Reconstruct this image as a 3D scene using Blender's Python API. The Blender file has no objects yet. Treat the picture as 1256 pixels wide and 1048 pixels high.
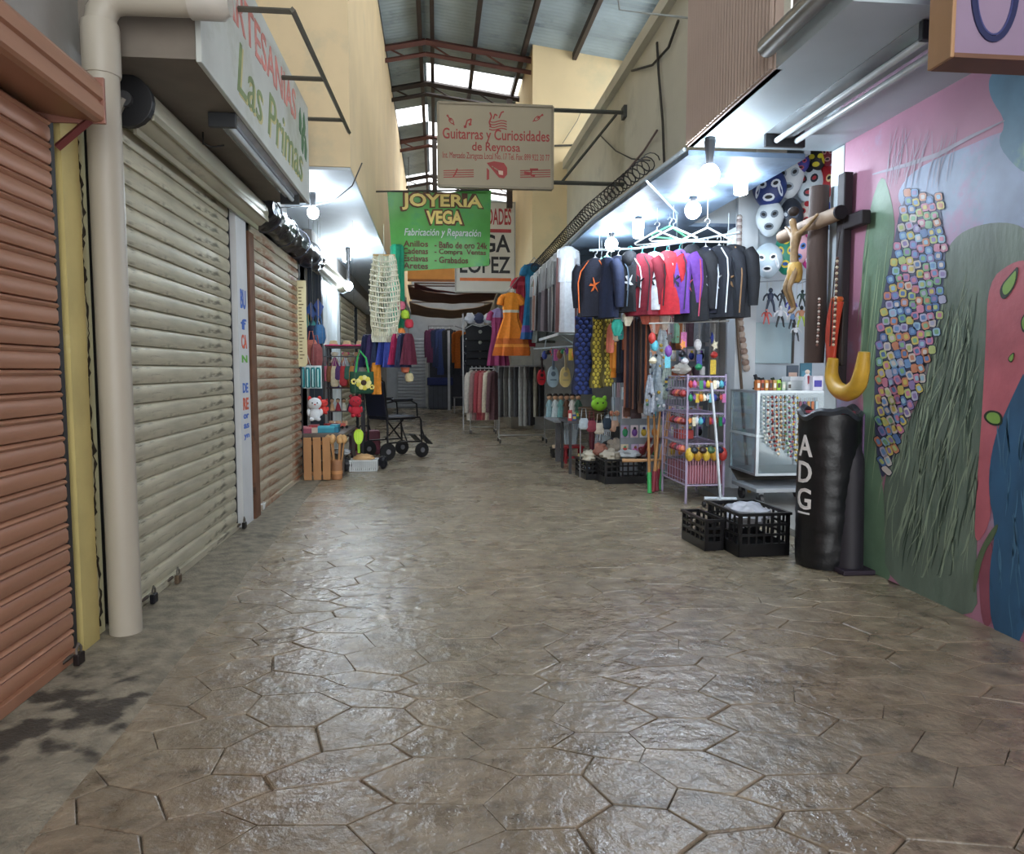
import bpy, bmesh, math, random
from mathutils import Vector, Matrix, noise
R = random.Random(11)
S = bpy.context.scene
COL = S.collection
PI = math.pi
# ---------------------------------------------------------------- camera
FPX, IW, IH, CAMZ = 896.0, 1256.0, 1048.0, 1.15
TH = math.atan(69 / FPX)
PH = math.atan(93 / FPX * math.cos(TH))
cam = bpy.data.objects.new('camera', bpy.data.cameras.new('camera'))
COL.objects.link(cam)
cam.location = (0, 0, CAMZ)
cam.rotation_euler = (PI / 2 - TH, 0, -PH)
cam.data.sensor_fit = 'HORIZONTAL'
cam.data.sensor_width = 36
cam.data.lens = 36 * FPX / IW
cam.data.clip_start = 0.05
S.camera = cam
_M = cam.rotation_euler.to_matrix()
def ray(px, py):
    return _M @ Vector(((px - IW / 2) / FPX, (IH / 2 - py) / FPX, -1))
def at(px, py, Y):            # point of the place at distance Y down the passage
    d = ray(px, py); return Vector((0, 0, CAMZ)) + d * (Y / d.y)
def onx(px, py, X):           # point of the place on the wall plane x = X
    d = ray(px, py); return Vector((0, 0, CAMZ)) + d * (X / d.x)
def ong(px, py, z=0.0):       # point of the place on the ground
    d = ray(px, py); return Vector((0, 0, CAMZ)) + d * ((z - CAMZ) / d.z)
# ---------------------------------------------------------------- world, exposure
W = bpy.data.worlds.new('World'); S.world = W; W.use_nodes = True
bg = W.node_tree.nodes['Background']
bg.inputs[0].default_value = (0.92, 0.945, 0.955, 1)
bg.inputs[1].default_value = 2.4
S.view_settings.view_transform = 'Standard'
S.view_settings.look = 'None'
S.view_settings.exposure = 1.1
S.view_settings.gamma = 1.0
S.view_settings.use_curve_mapping = False
BULB = 62.0
# ---------------------------------------------------------------- materials
def lin(h):
    if isinstance(h, str):
        c = [int(h[i:i + 2], 16) / 255 for i in (0, 2, 4)]
        return tuple(x / 12.92 if x <= .04045 else ((x + .055) / 1.055) ** 2.4 for x in c)
    return tuple(h)
MATS = {}
def _nodes(name):
    m = bpy.data.materials.new(name); m.use_nodes = True
    nt = m.node_tree
    return m, nt, nt.nodes['Principled BSDF']
def P(h, rough=.6, metal=0.0, var=.18, vs=6.0, bump=0.0, bs=40.0, stretch=None, dark=None, ds=2.0, dk=.5, coat=0.0, trans=0.0, objrand=0.0, alpha=1.0, name=None):
    """plain procedural material: colour with soft noise, optional wear colour with its own noise, fine relief"""
    key = (h, rough, metal, var, vs, bump, bs, stretch, dark, ds, dk, coat, trans, objrand, alpha)
    if key in MATS: return MATS[key]
    m, nt, b = _nodes(name or 'mat_%d' % len(MATS))
    L = nt.links.new
    tc = nt.nodes.new('ShaderNodeTexCoord'); src = tc.outputs['Object']
    if stretch:
        mp = nt.nodes.new('ShaderNodeMapping'); mp.inputs['Scale'].default_value = stretch
        L(src, mp.inputs[0]); src = mp.outputs[0]
    col = lin(h)
    n = nt.nodes.new('ShaderNodeTexNoise'); n.inputs['Scale'].default_value = vs; n.inputs['Detail'].default_value = 5
    L(src, n.inputs['Vector'])
    mr = nt.nodes.new('ShaderNodeMapRange'); mr.inputs[1].default_value = .25; mr.inputs[2].default_value = .75
    mr.inputs[3].default_value = 1 - var; mr.inputs[4].default_value = 1 + var
    L(n.outputs[0], mr.inputs[0])
    hv = nt.nodes.new('ShaderNodeHueSaturation'); hv.inputs['Color'].default_value = (*col, 1)
    val = mr.outputs[0]
    if objrand:
        oi = nt.nodes.new('ShaderNodeObjectInfo')
        m2 = nt.nodes.new('ShaderNodeMapRange'); m2.inputs[3].default_value = 1 - objrand; m2.inputs[4].default_value = 1 + objrand
        L(oi.outputs['Random'], m2.inputs[0])
        mu = nt.nodes.new('ShaderNodeMath'); mu.operation = 'MULTIPLY'; L(val, mu.inputs[0]); L(m2.outputs[0], mu.inputs[1]); val = mu.outputs[0]
    L(val, hv.inputs['Value'])
    out = hv.outputs[0]
    if dark:
        n2 = nt.nodes.new('ShaderNodeTexNoise'); n2.inputs['Scale'].default_value = ds; n2.inputs['Detail'].default_value = 8; n2.inputs['Roughness'].default_value = .65
        L(src, n2.inputs['Vector'])
        rp = nt.nodes.new('ShaderNodeMapRange'); rp.inputs[1].default_value = dk; rp.inputs[2].default_value = dk + .12
        L(n2.outputs[0], rp.inputs[0])
        mx = nt.nodes.new('ShaderNodeMix'); mx.data_type = 'RGBA'
        L(rp.outputs[0], mx.inputs[0]); L(out, mx.inputs[6]); mx.inputs[7].default_value = (*lin(dark), 1)
        out = mx.outputs[2]
    L(out, b.inputs['Base Color'])
    b.inputs['Roughness'].default_value = rough; b.inputs['Metallic'].default_value = metal
    b.inputs['Coat Weight'].default_value = coat
    b.inputs['Transmission Weight'].default_value = trans
    b.inputs['Alpha'].default_value = alpha
    if bump:
        n3 = nt.nodes.new('ShaderNodeTexNoise'); n3.inputs['Scale'].default_value = bs; n3.inputs['Detail'].default_value = 4
        L(src, n3.inputs['Vector'])
        bp = nt.nodes.new('ShaderNodeBump'); bp.inputs['Strength'].default_value = bump; bp.inputs['Distance'].default_value = .01
        L(n3.outputs[0], bp.inputs['Height']); L(bp.outputs[0], b.inputs['Normal'])
    MATS[key] = m
    return m
def VC(rough=.6, var=.12, vs=14.0, bump=0.0, bs=60.0, metal=0.0):
    """colours carried by the mesh (prints, woven stripes, paint), with a little noise"""
    key = ('vc', rough, var, vs, bump, bs, metal)
    if key in MATS: return MATS[key]
    m, nt, b = _nodes('print_%d' % len(MATS)); L = nt.links.new
    a = nt.nodes.new('ShaderNodeAttribute'); a.attribute_name = 'Col'
    tc = nt.nodes.new('ShaderNodeTexCoord')
    n = nt.nodes.new('ShaderNodeTexNoise'); n.inputs['Scale'].default_value = vs; n.inputs['Detail'].default_value = 4
    L(tc.outputs['Object'], n.inputs['Vector'])
    mr = nt.nodes.new('ShaderNodeMapRange'); mr.inputs[1].default_value = .25; mr.inputs[2].default_value = .75
    mr.inputs[3].default_value = 1 - var; mr.inputs[4].default_value = 1 + var
    L(n.outputs[0], mr.inputs[0])
    hv = nt.nodes.new('ShaderNodeHueSaturation'); L(a.outputs['Color'], hv.inputs['Color']); L(mr.outputs[0], hv.inputs['Value'])
    L(hv.outputs[0], b.inputs['Base Color']); b.inputs['Roughness'].default_value = rough; b.inputs['Metallic'].default_value = metal
    if bump:
        n3 = nt.nodes.new('ShaderNodeTexNoise'); n3.inputs['Scale'].default_value = bs
        L(tc.outputs['Object'], n3.inputs['Vector'])
        bp = nt.nodes.new('ShaderNodeBump'); bp.inputs['Strength'].default_value = bump; bp.inputs['Distance'].default_value = .01
        L(n3.outputs[0], bp.inputs['Height']); L(bp.outputs[0], b.inputs['Normal'])
    MATS[key] = m
    return m
def EM(h, s):
    key = ('em', h, s)
    if key in MATS: return MATS[key]
    m, nt, b = _nodes('glow_%d' % len(MATS))
    b.inputs['Base Color'].default_value = (*lin(h), 1); b.inputs['Emission Color'].default_value = (*lin(h), 1); b.inputs['Emission Strength'].default_value = s
    MATS[key] = m
    return m
# ---------------------------------------------------------------- mesh helpers
class MB:
    def __init__(s): s.v = []; s.f = []; s.c = []; s.cur = None
    def col(s, h): s.cur = lin(h) if h is not None else None; return s
    def add(s, vs, fs, cols=None):
        o = len(s.v); s.v += [Vector(p) for p in vs]
        for i, f in enumerate(fs):
            s.f.append(tuple(o + k for k in f)); s.c.append(lin(cols[i]) if cols else s.cur)
        return s
    def box(s, x0, x1, y0, y1, z0, z1):
        vs = [(x, y, z) for z in (z0, z1) for y in (y0, y1) for x in (x0, x1)]
        return s.add(vs, [(0, 2, 3, 1), (4, 5, 7, 6), (0, 1, 5, 4), (2, 6, 7, 3), (0, 4, 6, 2), (1, 3, 7, 5)])
    def obox(s, c, sz, m=None):
        hx, hy, hz = sz[0] / 2, sz[1] / 2, sz[2] / 2
        m = m or Matrix(); c = Vector(c)
        vs = [c + (m.to_3x3() @ Vector((x, y, z))) for z in (-hz, hz) for y in (-hy, hy) for x in (-hx, hx)]
        return s.add(vs, [(0, 2, 3, 1), (4, 5, 7, 6), (0, 1, 5, 4), (2, 6, 7, 3), (0, 4, 6, 2), (1, 3, 7, 5)])
    def loft(s, rings, cap=True, closed=True, cols=None):
        n = len(rings[0]); vs = [p for r in rings for p in r]; fs = []; cc = []
        for i in range(len(rings) - 1):
            for j in range(n if closed else n - 1):
                k = (j + 1) % n
                fs.append((i * n + j, i * n + k, (i + 1) * n + k, (i + 1) * n + j))
                cc.append(cols(i, j) if cols else None)
        if cap and closed:
            fs.append(tuple(range(n - 1, -1, -1))); fs.append(tuple((len(rings) - 1) * n + j for j in range(n)))
            if cols: cc += [cols(0, 0), cols(len(rings) - 2, 0)]
        return s.add(vs, fs, cc if cols else None)
    def tube(s, pts, r, n=8, cap=True):
        pts = [Vector(p) for p in pts]; rings = []; up = None
        for i, p in enumerate(pts):
            t = (pts[min(i + 1, len(pts) - 1)] - pts[max(i - 1, 0)]).normalized()
            if up is None: up = Vector((0, 0, 1)) if abs(t.z) < .9 else Vector((1, 0, 0))
            a = t.cross(up).normalized(); b = a.cross(t).normalized(); up = b
            rr = r[i] if isinstance(r, (list, tuple)) else r
            rings.append([p + a * (rr * math.cos(2 * PI * j / n)) + b * (rr * math.sin(2 * PI * j / n)) for j in range(n)])
        return s.loft(rings, cap)
    def lathe(s, prof, n=20, c=(0, 0, 0), axis='z', cap=True):
        c = Vector(c); rings = []
        for r, h in prof:
            ring = []
            for j in range(n):
                a = 2 * PI * j / n; u, w = r * math.cos(a), r * math.sin(a)
                ring.append(c + Vector((u, w, h) if axis == 'z' else ((h, u, w) if axis == 'x' else (w, h, u))))
            rings.append(ring)
        return s.loft(rings, cap)
    def ball(s, c, r, nu=12, nv=8, m=None):
        c = Vector(c); r = r if isinstance(r, (tuple, list)) else (r, r, r); rings = []
        for i in range(nv + 1):
            t = -PI / 2 + PI * i / nv; t = max(-PI / 2 + .02, min(PI / 2 - .02, t))
            ring = [Vector((r[0] * math.cos(t) * math.cos(2 * PI * j / nu), r[1] * math.cos(t) * math.sin(2 * PI * j / nu), r[2] * math.sin(t))) for j in range(nu)]
            rings.append([c + (m @ p if m else p) for p in ring])
        return s.loft(rings)
    def poly(s, pts, d):                      # flat outline pts (3D), thickened along d
        pts = [Vector(p) for p in pts]; n = len(pts); d = Vector(d)
        vs = pts + [p + d for p in pts]
        return s.add(vs, [tuple(range(n - 1, -1, -1)), tuple(range(n, 2 * n))] + [(i, (i + 1) % n, n + (i + 1) % n, n + i) for i in range(n)])
    def mesh(s, name, mat, smooth=False, inv=None):
        me = bpy.data.meshes.new(name)
        me.from_pydata([tuple(inv @ p) if inv else tuple(p) for p in s.v], [], s.f)
        if any(c is not None for c in s.c):
            at_ = me.color_attributes.new('Col', 'FLOAT_COLOR', 'CORNER'); i = 0; buf = []
            for f, c in zip(s.f, s.c):
                buf += [*(c or (.5, .5, .5)), 1.0] * len(f)
            at_.data.foreach_set('color', buf)
        bm = bmesh.new(); bm.from_mesh(me); bmesh.ops.recalc_face_normals(bm, faces=bm.faces); bm.to_mesh(me); bm.free()
        if smooth:
            me.polygons.foreach_set('use_smooth', [True] * len(me.polygons))
            try: me.set_sharp_from_angle(angle=math.radians(50))
            except Exception: pass
        me.materials.append(mat)
        return me
    def build(s, name, mat, parent=None, smooth=False, bevel=0, world=True, label=None):
        inv = WM[parent.name].inverted() if (parent is not None and world) else None
        o = bpy.data.objects.new(name, s.mesh(name, mat, smooth, inv)); COL.objects.link(o)
        if parent is not None: o.parent = parent; WM[o.name] = WM[parent.name] if world else WM[parent.name]
        else: WM[o.name] = Matrix()
        if bevel:
            b = o.modifiers.new('bevel', 'BEVEL'); b.width = bevel; b.segments = 2; b.limit_method = 'ANGLE'
        if label: o['label'] = label
        return o
WM = {}
def thing(name, label, cat, loc=(0, 0, 0), rz=0.0, group=None):
    o = bpy.data.objects.new(name, None); COL.objects.link(o); o.empty_display_size = .1
    o.location = loc; o.rotation_euler = (0, 0, rz)
    WM[o.name] = Matrix.Translation(Vector(loc)) @ Matrix.Rotation(rz, 4, 'Z')
    return tag(o, label, cat, group)
def tag(o, label, cat, group=None):
    o['label'] = label; o['category'] = cat
    if group: o['group'] = group
    return o
def struct(o): o['kind'] = 'structure'; return o
def stuff(o): o['kind'] = 'stuff'; return o
def dup(root, loc, rz=0.0, label=None, scale=None):
    r = root.copy(); COL.objects.link(r); r.location = loc; r.rotation_euler = (0, 0, rz)
    if label: r['label'] = label
    if scale: r.scale = scale
    for ch in root.children:
        c = ch.copy(); COL.objects.link(c); c.parent = r
        for g in ch.children:
            d = g.copy(); COL.objects.link(d); d.parent = c
    WM[r.name] = Matrix.Translation(Vector(loc)) @ Matrix.Rotation(rz, 4, 'Z')
    return r
def share(name, me, parent, loc=(0, 0, 0), rot=(0, 0, 0)):
    o = bpy.data.objects.new(name, me); COL.objects.link(o); o.parent = parent; o.location = loc; o.rotation_euler = rot
    WM[o.name] = WM[parent.name] if parent else Matrix()
    return o
def text(body, width, height, origin, ux, uz, mat, parent, name='lettering', depth=.004, bold=0.0, shear=0.0):
    """a line of writing: origin lower left, ux reading direction, uz up, stretched to width x height"""
    cu = bpy.data.curves.new(name, 'FONT'); cu.body = body; cu.size = 1; cu.offset = bold; cu.shear = shear; cu.resolution_u = 3
    tmp = bpy.data.objects.new('tmp', cu); COL.objects.link(tmp)
    dg = bpy.context.evaluated_depsgraph_get()
    me0 = bpy.data.meshes.new_from_object(tmp.evaluated_get(dg))
    bpy.data.objects.remove(tmp); bpy.data.curves.remove(cu)
    xs = [v.co.x for v in me0.vertices]; ys = [v.co.y for v in me0.vertices]
    x0, x1, y0, y1 = min(xs), max(xs), min(ys), max(ys)
    ux = Vector(ux).normalized(); uz = Vector(uz).normalized(); nn = ux.cross(uz); o = Vector(origin)
    b = MB(); n = len(me0.vertices)
    ps = [o + ux * ((v.co.x - x0) / (x1 - x0) * width) + uz * ((v.co.y - y0) / (y1 - y0) * height) + nn * depth for v in me0.vertices]
    fs = [tuple(p.vertices) for p in me0.polygons]
    cnt = {}
    for f in fs:
        for i in range(len(f)): cnt[(f[i], f[(i + 1) % len(f)])] = 1
    side = [(a, c2, c2 + n, a + n) for (a, c2) in cnt if (c2, a) not in cnt]
    b.add(ps + [p - nn * depth for p in ps], fs + [tuple(k + n for k in reversed(f)) for f in fs] + side)
    bpy.data.meshes.remove(me0)
    return b.build(name, mat, parent)
# ================================================================ THE SETTING
XL, XR = -1.45, 2.47
# ---- floor: stamped concrete flags on a dark joint bed
def floor_material():
    m, nt, b = _nodes('stamped_concrete'); L = nt.links.new
    tc = nt.nodes.new('ShaderNodeTexCoord'); oi = nt.nodes.new('ShaderNodeObjectInfo')
    def nz(sc, det=6, rg=.6, stretch=None):
        n = nt.nodes.new('ShaderNodeTexNoise'); n.inputs['Scale'].default_value = sc; n.inputs['Detail'].default_value = det; n.inputs['Roughness'].default_value = rg
        s = tc.outputs['Object']
        if stretch:
            mp = nt.nodes.new('ShaderNodeMapping'); mp.inputs['Scale'].default_value = stretch; mp.inputs['Rotation'].default_value = (0, 0, .5); L(s, mp.inputs[0]); s = mp.outputs[0]
        L(s, n.inputs['Vector']); return n.outputs[0]
    def ramp(src, a, c, pos0=.35, pos1=.65):
        r = nt.nodes.new('ShaderNodeValToRGB'); r.color_ramp.elements[0].position = pos0; r.color_ramp.elements[1].position = pos1
        r.color_ramp.elements[0].color = (*lin(a), 1); r.color_ramp.elements[1].color = (*lin(c), 1); L(src, r.inputs[0]); return r.outputs[0]
    def mixc(f, a, c, t='MIX'):
        x = nt.nodes.new('ShaderNodeMix'); x.data_type = 'RGBA'; x.blend_type = t
        if isinstance(f, float): x.inputs[0].default_value = f
        else: L(f, x.inputs[0])
        L(a, x.inputs[6]); L(c, x.inputs[7]); return x.outputs[2]
    big = ramp(nz(.55, 3), '7A6452', '847C6C', .38, .64)
    fine = ramp(nz(9, 9, .72), '3A3026', 'A49680', .3, .72)
    c = mixc(.55, big, fine)
    blot = nt.nodes.new('ShaderNodeMapRange'); blot.inputs[1].default_value = .53; blot.inputs[2].default_value = .66; L(nz(5.5, 9, .72, (1, 1.6, 1)), blot.inputs[0])
    dk = nt.nodes.new('ShaderNodeRGB'); dk.outputs[0].default_value = (*lin('332C24'), 1)
    # the brown stain of the near stretch is worn to bare grey concrete farther in
    sp = nt.nodes.new('ShaderNodeSeparateXYZ'); L(tc.outputs['Object'], sp.inputs[0])
    ad = nt.nodes.new('ShaderNodeMath'); ad.operation = 'MULTIPLY_ADD'; ad.inputs[1].default_value = 2.6; L(nz(.8, 5), ad.inputs[0]); L(sp.outputs['Y'], ad.inputs[2])
    wr_ = nt.nodes.new('ShaderNodeMapRange'); wr_.inputs[1].default_value = 3.2; wr_.inputs[2].default_value = 6.4; wr_.inputs[4].default_value = .6; L(ad.outputs[0], wr_.inputs[0])
    gy = ramp(nz(9, 7, .65), '827660', 'C6B99E', .3, .7)
    c = mixc(wr_.outputs[0], c, gy)
    f2 = nt.nodes.new('ShaderNodeMath'); f2.operation = 'MULTIPLY'; f2.inputs[1].default_value = .55; L(blot.outputs[0], f2.inputs[0])
    c = mixc(f2.outputs[0], c, dk.outputs[0])
    hv = nt.nodes.new('ShaderNodeHueSaturation'); mr = nt.nodes.new('ShaderNodeMapRange'); mr.inputs[3].default_value = .92; mr.inputs[4].default_value = 1.08
    L(oi.outputs['Random'], mr.inputs[0]); L(mr.outputs[0], hv.inputs['Value']); L(c, hv.inputs['Color'])
    L(hv.outputs[0], b.inputs['Base Color'])
    rr = nt.nodes.new('ShaderNodeMapRange'); rr.inputs[1].default_value = .35; rr.inputs[2].default_value = .7; rr.inputs[3].default_value = .15; rr.inputs[4].default_value = .46
    L(nz(2.3, 5), rr.inputs[0]); L(rr.outputs[0], b.inputs['Roughness'])
    b.inputs['Specular IOR Level'].default_value = .55
    bp = nt.nodes.new('ShaderNodeBump'); bp.inputs['Strength'].default_value = .8; bp.inputs['Distance'].default_value = .014
    L(nz(15, 5, .6), bp.inputs['Height'])
    b.inputs['Coat Weight'].default_value = .28; b.inputs['Coat Roughness'].default_value = .16; L(bp.outputs[0], b.inputs['Coat Normal']); L(bp.outputs[0], b.inputs['Normal'])
    return m
FLOORM = floor_material()
floor = MB().box(-1.6, 4.6, -3, 26, -.12, -.009).build('floor', P('5C5042', .8, var=.25, vs=9)); struct(floor)
def edge_x(y): return -.97 - .038 * (y - 1.9)       # kerb line between walkway strip and stamped floor
CC, DD = .265, .205
def corner(u, v):
    n = noise.noise_vector((u * 2.3 + 3.1, v * 2.6 - 4.7, 7.3))
    x, y = u + n.x * .15, v + n.y * .12
    ca, sa = math.cos(-.12), math.sin(-.12)
    return Vector((x * ca - y * sa, x * sa + y * ca, 0))
far = MB(); nst = 0
for i in range(-20, 24):
    for j in range(-8, 130):
        u, v = i * CC, (j + (.5 if i % 2 else 0)) * DD
        c = corner(u, v)
        if c.y < -.2 or c.y > 24.5 or c.x < edge_x(c.y) - .25 or c.x > (2.62 if c.y < 4.6 else 3.0): continue
        if abs(c.x - .104 * c.y) > .74 * c.y + .9 : continue
        P6 = [corner(u + a * CC, v + b_ * DD) for a, b_ in ((2/3, 0), (1/3, .5), (-1/3, .5), (-2/3, 0), (-1/3, -.5), (1/3, -.5))]
        ctr = sum(P6, Vector()) / 6
        tilt = noise.noise_vector((ctr.x * 2.1, ctr.y * 2.3, 1.0))
        def es(p, q):                 # how deep this joint was stamped
            m_ = (p + q) / 2; return .12 + 1.1 * max(0, min(1, .5 + 1.3 * noise.noise((m_.x * 3.3, m_.y * 3.3, 4.2))))
        sv = [(es(P6[k_ - 1], P6[k_]) + es(P6[k_], P6[(k_ + 1) % 6])) / 2 for k_ in range(6)]
        def ring(k, z, tl=0):
            out = []
            for p, w_ in zip(P6, sv):
                d = p - ctr; q = ctr + d * (1 - k * (w_ if k > .0035 else 1) / d.length); q.z = z * (w_ if z > -.007 else 1) + tl * (tilt.x * d.x + tilt.y * d.y) * .004; out.append(q)
            return out
        r0, r1, r2 = ring(.001, -.007), ring(.0045, -.0015), ring(.009, 0, 1)
        t = MB() if c.y < 4.8 else far
        if c.y < 4.8:
            t.loft([r0, r1, r2], cap=False); t.f.append(tuple(range(12, 18))); t.c.append(None)
            t.build('stone', FLOORM, floor); nst += 1
        else:
            o = len(far.v); far.loft([r0, r1, r2], cap=False); far.f.append(tuple(range(o + 12, o + 18))); far.c.append(None)
stuff(far.build('stone_field', FLOORM, floor))
# concrete walkway strip along the left shops, lumpy edge
b = MB(); rows = []
for k in range(0, 110):
    y = -1 + k * .24
    e = edge_x(y) + .03 * noise.noise((y * 1.3, 2, 0))
    rows.append([Vector((-2.3, y, .012)), Vector((-1.2, y, .012 + .004 * noise.noise((y * 2, 5, 1)))), Vector((e - .05, y, .010)), Vector((e, y, -.004)), Vector((e + .005, y, -.03))])
b.loft(rows, cap=False, closed=False)
walk = b.build('floor_walkway', P('7E7666', .75, var=.45, vs=14, bump=.8, bs=70, dark='3A332A', ds=2.2, dk=.57), smooth=True); struct(walk)
wmt = walk.data.materials[0].copy(); walk.data.materials[0] = wmt; nt = wmt.node_tree; bs_ = nt.nodes['Principled BSDF']     # old oil stain by the red shutter
src_ = bs_.inputs['Base Color'].links[0].from_socket; tcn = nt.nodes.new('ShaderNodeTexCoord')
mpn = nt.nodes.new('ShaderNodeMapping'); mpn.inputs['Location'].default_value = (1.22 * 2.6, -2.45 * 1.5, 0); mpn.inputs['Scale'].default_value = (2.6, 1.5, 1); nt.links.new(tcn.outputs['Object'], mpn.inputs[0])
ln = nt.nodes.new('ShaderNodeVectorMath'); ln.operation = 'LENGTH'; nt.links.new(mpn.outputs[0], ln.inputs[0])
nn_ = nt.nodes.new('ShaderNodeTexNoise'); nn_.inputs['Scale'].default_value = 7; nn_.inputs['Detail'].default_value = 8; nt.links.new(tcn.outputs['Object'], nn_.inputs['Vector'])
ma = nt.nodes.new('ShaderNodeMath'); ma.operation = 'MULTIPLY_ADD'; ma.inputs[1].default_value = 2.2; nt.links.new(nn_.outputs[0], ma.inputs[0]); nt.links.new(ln.outputs['Value'], ma.inputs[2])
rg_ = nt.nodes.new('ShaderNodeMapRange'); rg_.inputs[1].default_value = 1.32; rg_.inputs[2].default_value = 1.55; rg_.inputs[3].default_value = .85; rg_.inputs[4].default_value = 0; nt.links.new(ma.outputs[0], rg_.inputs[0])
mxn = nt.nodes.new('ShaderNodeMix'); mxn.data_type = 'RGBA'; nt.links.new(rg_.outputs[0], mxn.inputs[0]); nt.links.new(src_, mxn.inputs[6]); mxn.inputs[7].default_value = (*lin('2A231D'), 1); nt.links.new(mxn.outputs[2], bs_.inputs['Base Color'])

# ---- left: shop wall, pilasters, upper storey
PLASTER = P('C9BE9C', .85, var=.1, vs=3, bump=.2, bs=30, dark='A89B78', ds=1.2, dk=.62)
GREYP = P('8E8B86', .85, var=.12, vs=4, bump=.2, bs=30)
wl = MB()
wl.box(-1.75, -1.56, -3, 8.1, 0, 3.0); wl.box(-1.75, -1.5, -3, 6.55, 2.30, 5.95)
wl.box(-2.7, -2.55, 8.1, 9.3, 0, 2.75)
wl.box(-1.75, -1.5, 9.3, 25, 0, 2.9)
struct(wl.build('wall_left', GREYP))
struct(MB().box(-2.7, -1.6, 9.3, 9.42, 0, 2.9).build('wall_partition_left', P('B4B4C4', .7, var=.06)))
struct(MB().box(-2.7, -1.75, 8.0, 8.1, 0, 2.9).build('wall_partition_side', GREYP))
# upper storey overhanging the walk
up = MB(); up.box(-3.0, -.72, 6.55, 24, 2.9, 5.95)
struct(up.build('wall_upper_left', P('E2CCA4', .8, var=.08, vs=2, dark='CBBE9E', ds=.8, dk=.58)))
struct(MB().box(-2.6, -.725, 6.57, 23, 2.875, 2.9).build('ceiling_left_soffit', P('C8D2DA', .6, var=.05)))
# yellow flaking pilaster between red and grey shutters
pil = MB(); pil.box(-1.56, -1.43, 3.05, 3.19, 0, 2.3)
p1 = struct(pil.build('trim_1', P('B5A468', .75, var=.15, vs=5, dark='C9BE8A', ds=3, dk=.6)))
q = MB().box(-1.56, -1.455, 3.19, 3.30, 0, 2.3)
struct(q.build('trim_2', P('C2B990', .8, var=.12, vs=6, dark='3B3020', ds=5, dk=.62, stretch=(1, 1, .35))))
# crack line in the paint
rr = random.Random(4); cr = []; rad = []
for k in range(120):
    cr.append((-1.455 + .001, 3.25 + rr.uniform(-.008, .008) + .012 * math.sin(k * .21), .05 + k * .0185)); rad.append(max(.0015, rr.gauss(.004, .0035)))
MB().tube(cr, rad, 5).build('paint_crack', P('2C2418', .9), p1)
# white pilaster with painted letters
pw = struct(MB().box(-1.58, -1.40, 5.42, 5.70, 0, 2.3).build('trim_3', P('C8CACB', .6, var=.07, vs=5, dark='8C8A84', ds=4, dk=.66)))
def wall_mark(px0, py0, px1, py1, X, mat, parent, body=None, name='painted_letter'):
    a, c = onx(px0, py1, X), onx(px1, py0, X)
    return text(body, abs(c.y - a.y), c.z - a.z, (X, a.y, a.z), (0, 1, 0), (0, 0, 1), mat, parent, name, .002, .02)
BL, RD, GN = P('3E62B0', .6), P('C4553A', .6), P('5FA63C', .6)
for (py0, py1, bd, mm) in ((357, 380, 'BU', BL), (392, 405, 'f', BL), (411, 428, 'CA', RD), (436, 445, 'N', GN), (470, 482, 'DE', BL), (488, 503, 'RE', RD), (508, 514, 'or', BL), (520, 526, 'as', BL), (533, 540, 'yn', BL)):
    z1, z0 = onx(301, py0, -1.4).z, onx(301, py1, -1.4).z
    text(bd, .15, z1 - z0, (-1.4, 5.49, z0), (0, 1, 0), (0, 0, 1), mm, pw, 'painted_letter', .002, .03)
RUST = P('6B4A36', .8, metal=.2, var=.3, vs=8, dark='2A1E18', ds=5, dk=.6)
struct(MB().box(-1.52, -1.39, 5.74, 5.90, 0, 2.2).build('trim_4', RUST, bevel=.006))
struct(MB().box(-1.56, -1.44, 8.04, 8.10, 0, 2.3).build('trim_5', P('3A3B40', .6)))
struct(MB().box(-1.56, -1.40, 9.28, 9.40, 0, 2.45).build('trim_6', P('1C2836', .5)))
# lit white wall panels beside the open shop
wp = struct(MB().box(-1.5, -1.43, 9.42, 11.25, 0, 2.4).build('wall_white_panel', P('DDE6EA', .5, var=.04)))
for k in range(4):
    MB().box(-1.432, -1.424, 9.5 + k * .43, 9.86 + k * .43, .1, 2.3).build('panel', P('E4ECF0', .45, var=.04), wp, bevel=.003)
# ---- right: mural wall, canopy, upper walls
mural = MB(); mural.box(XR, XR + .22, -2, 4.30, 0, 2.52)
mural = struct(mural.build('wall_right', P('AC7890', .55, var=.14, vs=2.5, dark='969FBE', ds=1.1, dk=.5, bump=.15, bs=25)))
can = struct(MB().box(1.55, 4.2, 2.68, 4.46, 2.52, 2.62).build('ceiling_canopy', P('AEBBC2', .5, var=.08, vs=3)))
struct(MB().box(2.9, 4.2, -2, 4.3, 2.62, 5.5).build('wall_right_upper_near', GREYP))
struct(MB().box(1.62, 1.66, 2.68, 3.3, 2.62, 4.9).build('wall_fascia_near', P('8C8680', .7, var=.15)))
rib = struct(MB().box(1.54, 1.58, 3.3, 4.46, 2.52, 4.9).build('wall_ribbed_panel', P('A89488', .7, var=.2, vs=3, stretch=(1, 6, .3))))
rib_me = MB().lathe([(.016, 0), (.016, 2.36)], 6).mesh('rib', P('B5A296', .65, var=.2, vs=4, stretch=(1, 1, .2)))
for k in range(30): share('rib', rib_me, rib, (1.542, 3.33 + k * .0385, 2.53))
wr = MB(); wr.box(2.0, 2.2, 4.5, 11.2, 2.5, 4.2); wr.box(1.93, 2.2, 4.5, 11.2, 4.2, 4.32)
struct(wr.build('wall_right_upper', P('C2BFB0', .85, var=.1, vs=2, dark='A6A598', ds=.9, dk=.55, bump=.15, bs=20)))
blk = MB(); blk.box(1.47, 3.4, 11.2, 14.4, 2.5, 6.02)
struct(blk.build('wall_right_block', P('DCC8A0', .85, var=.07, vs=1.5, dark='C9BE9C', ds=.6, dk=.55)))
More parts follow.
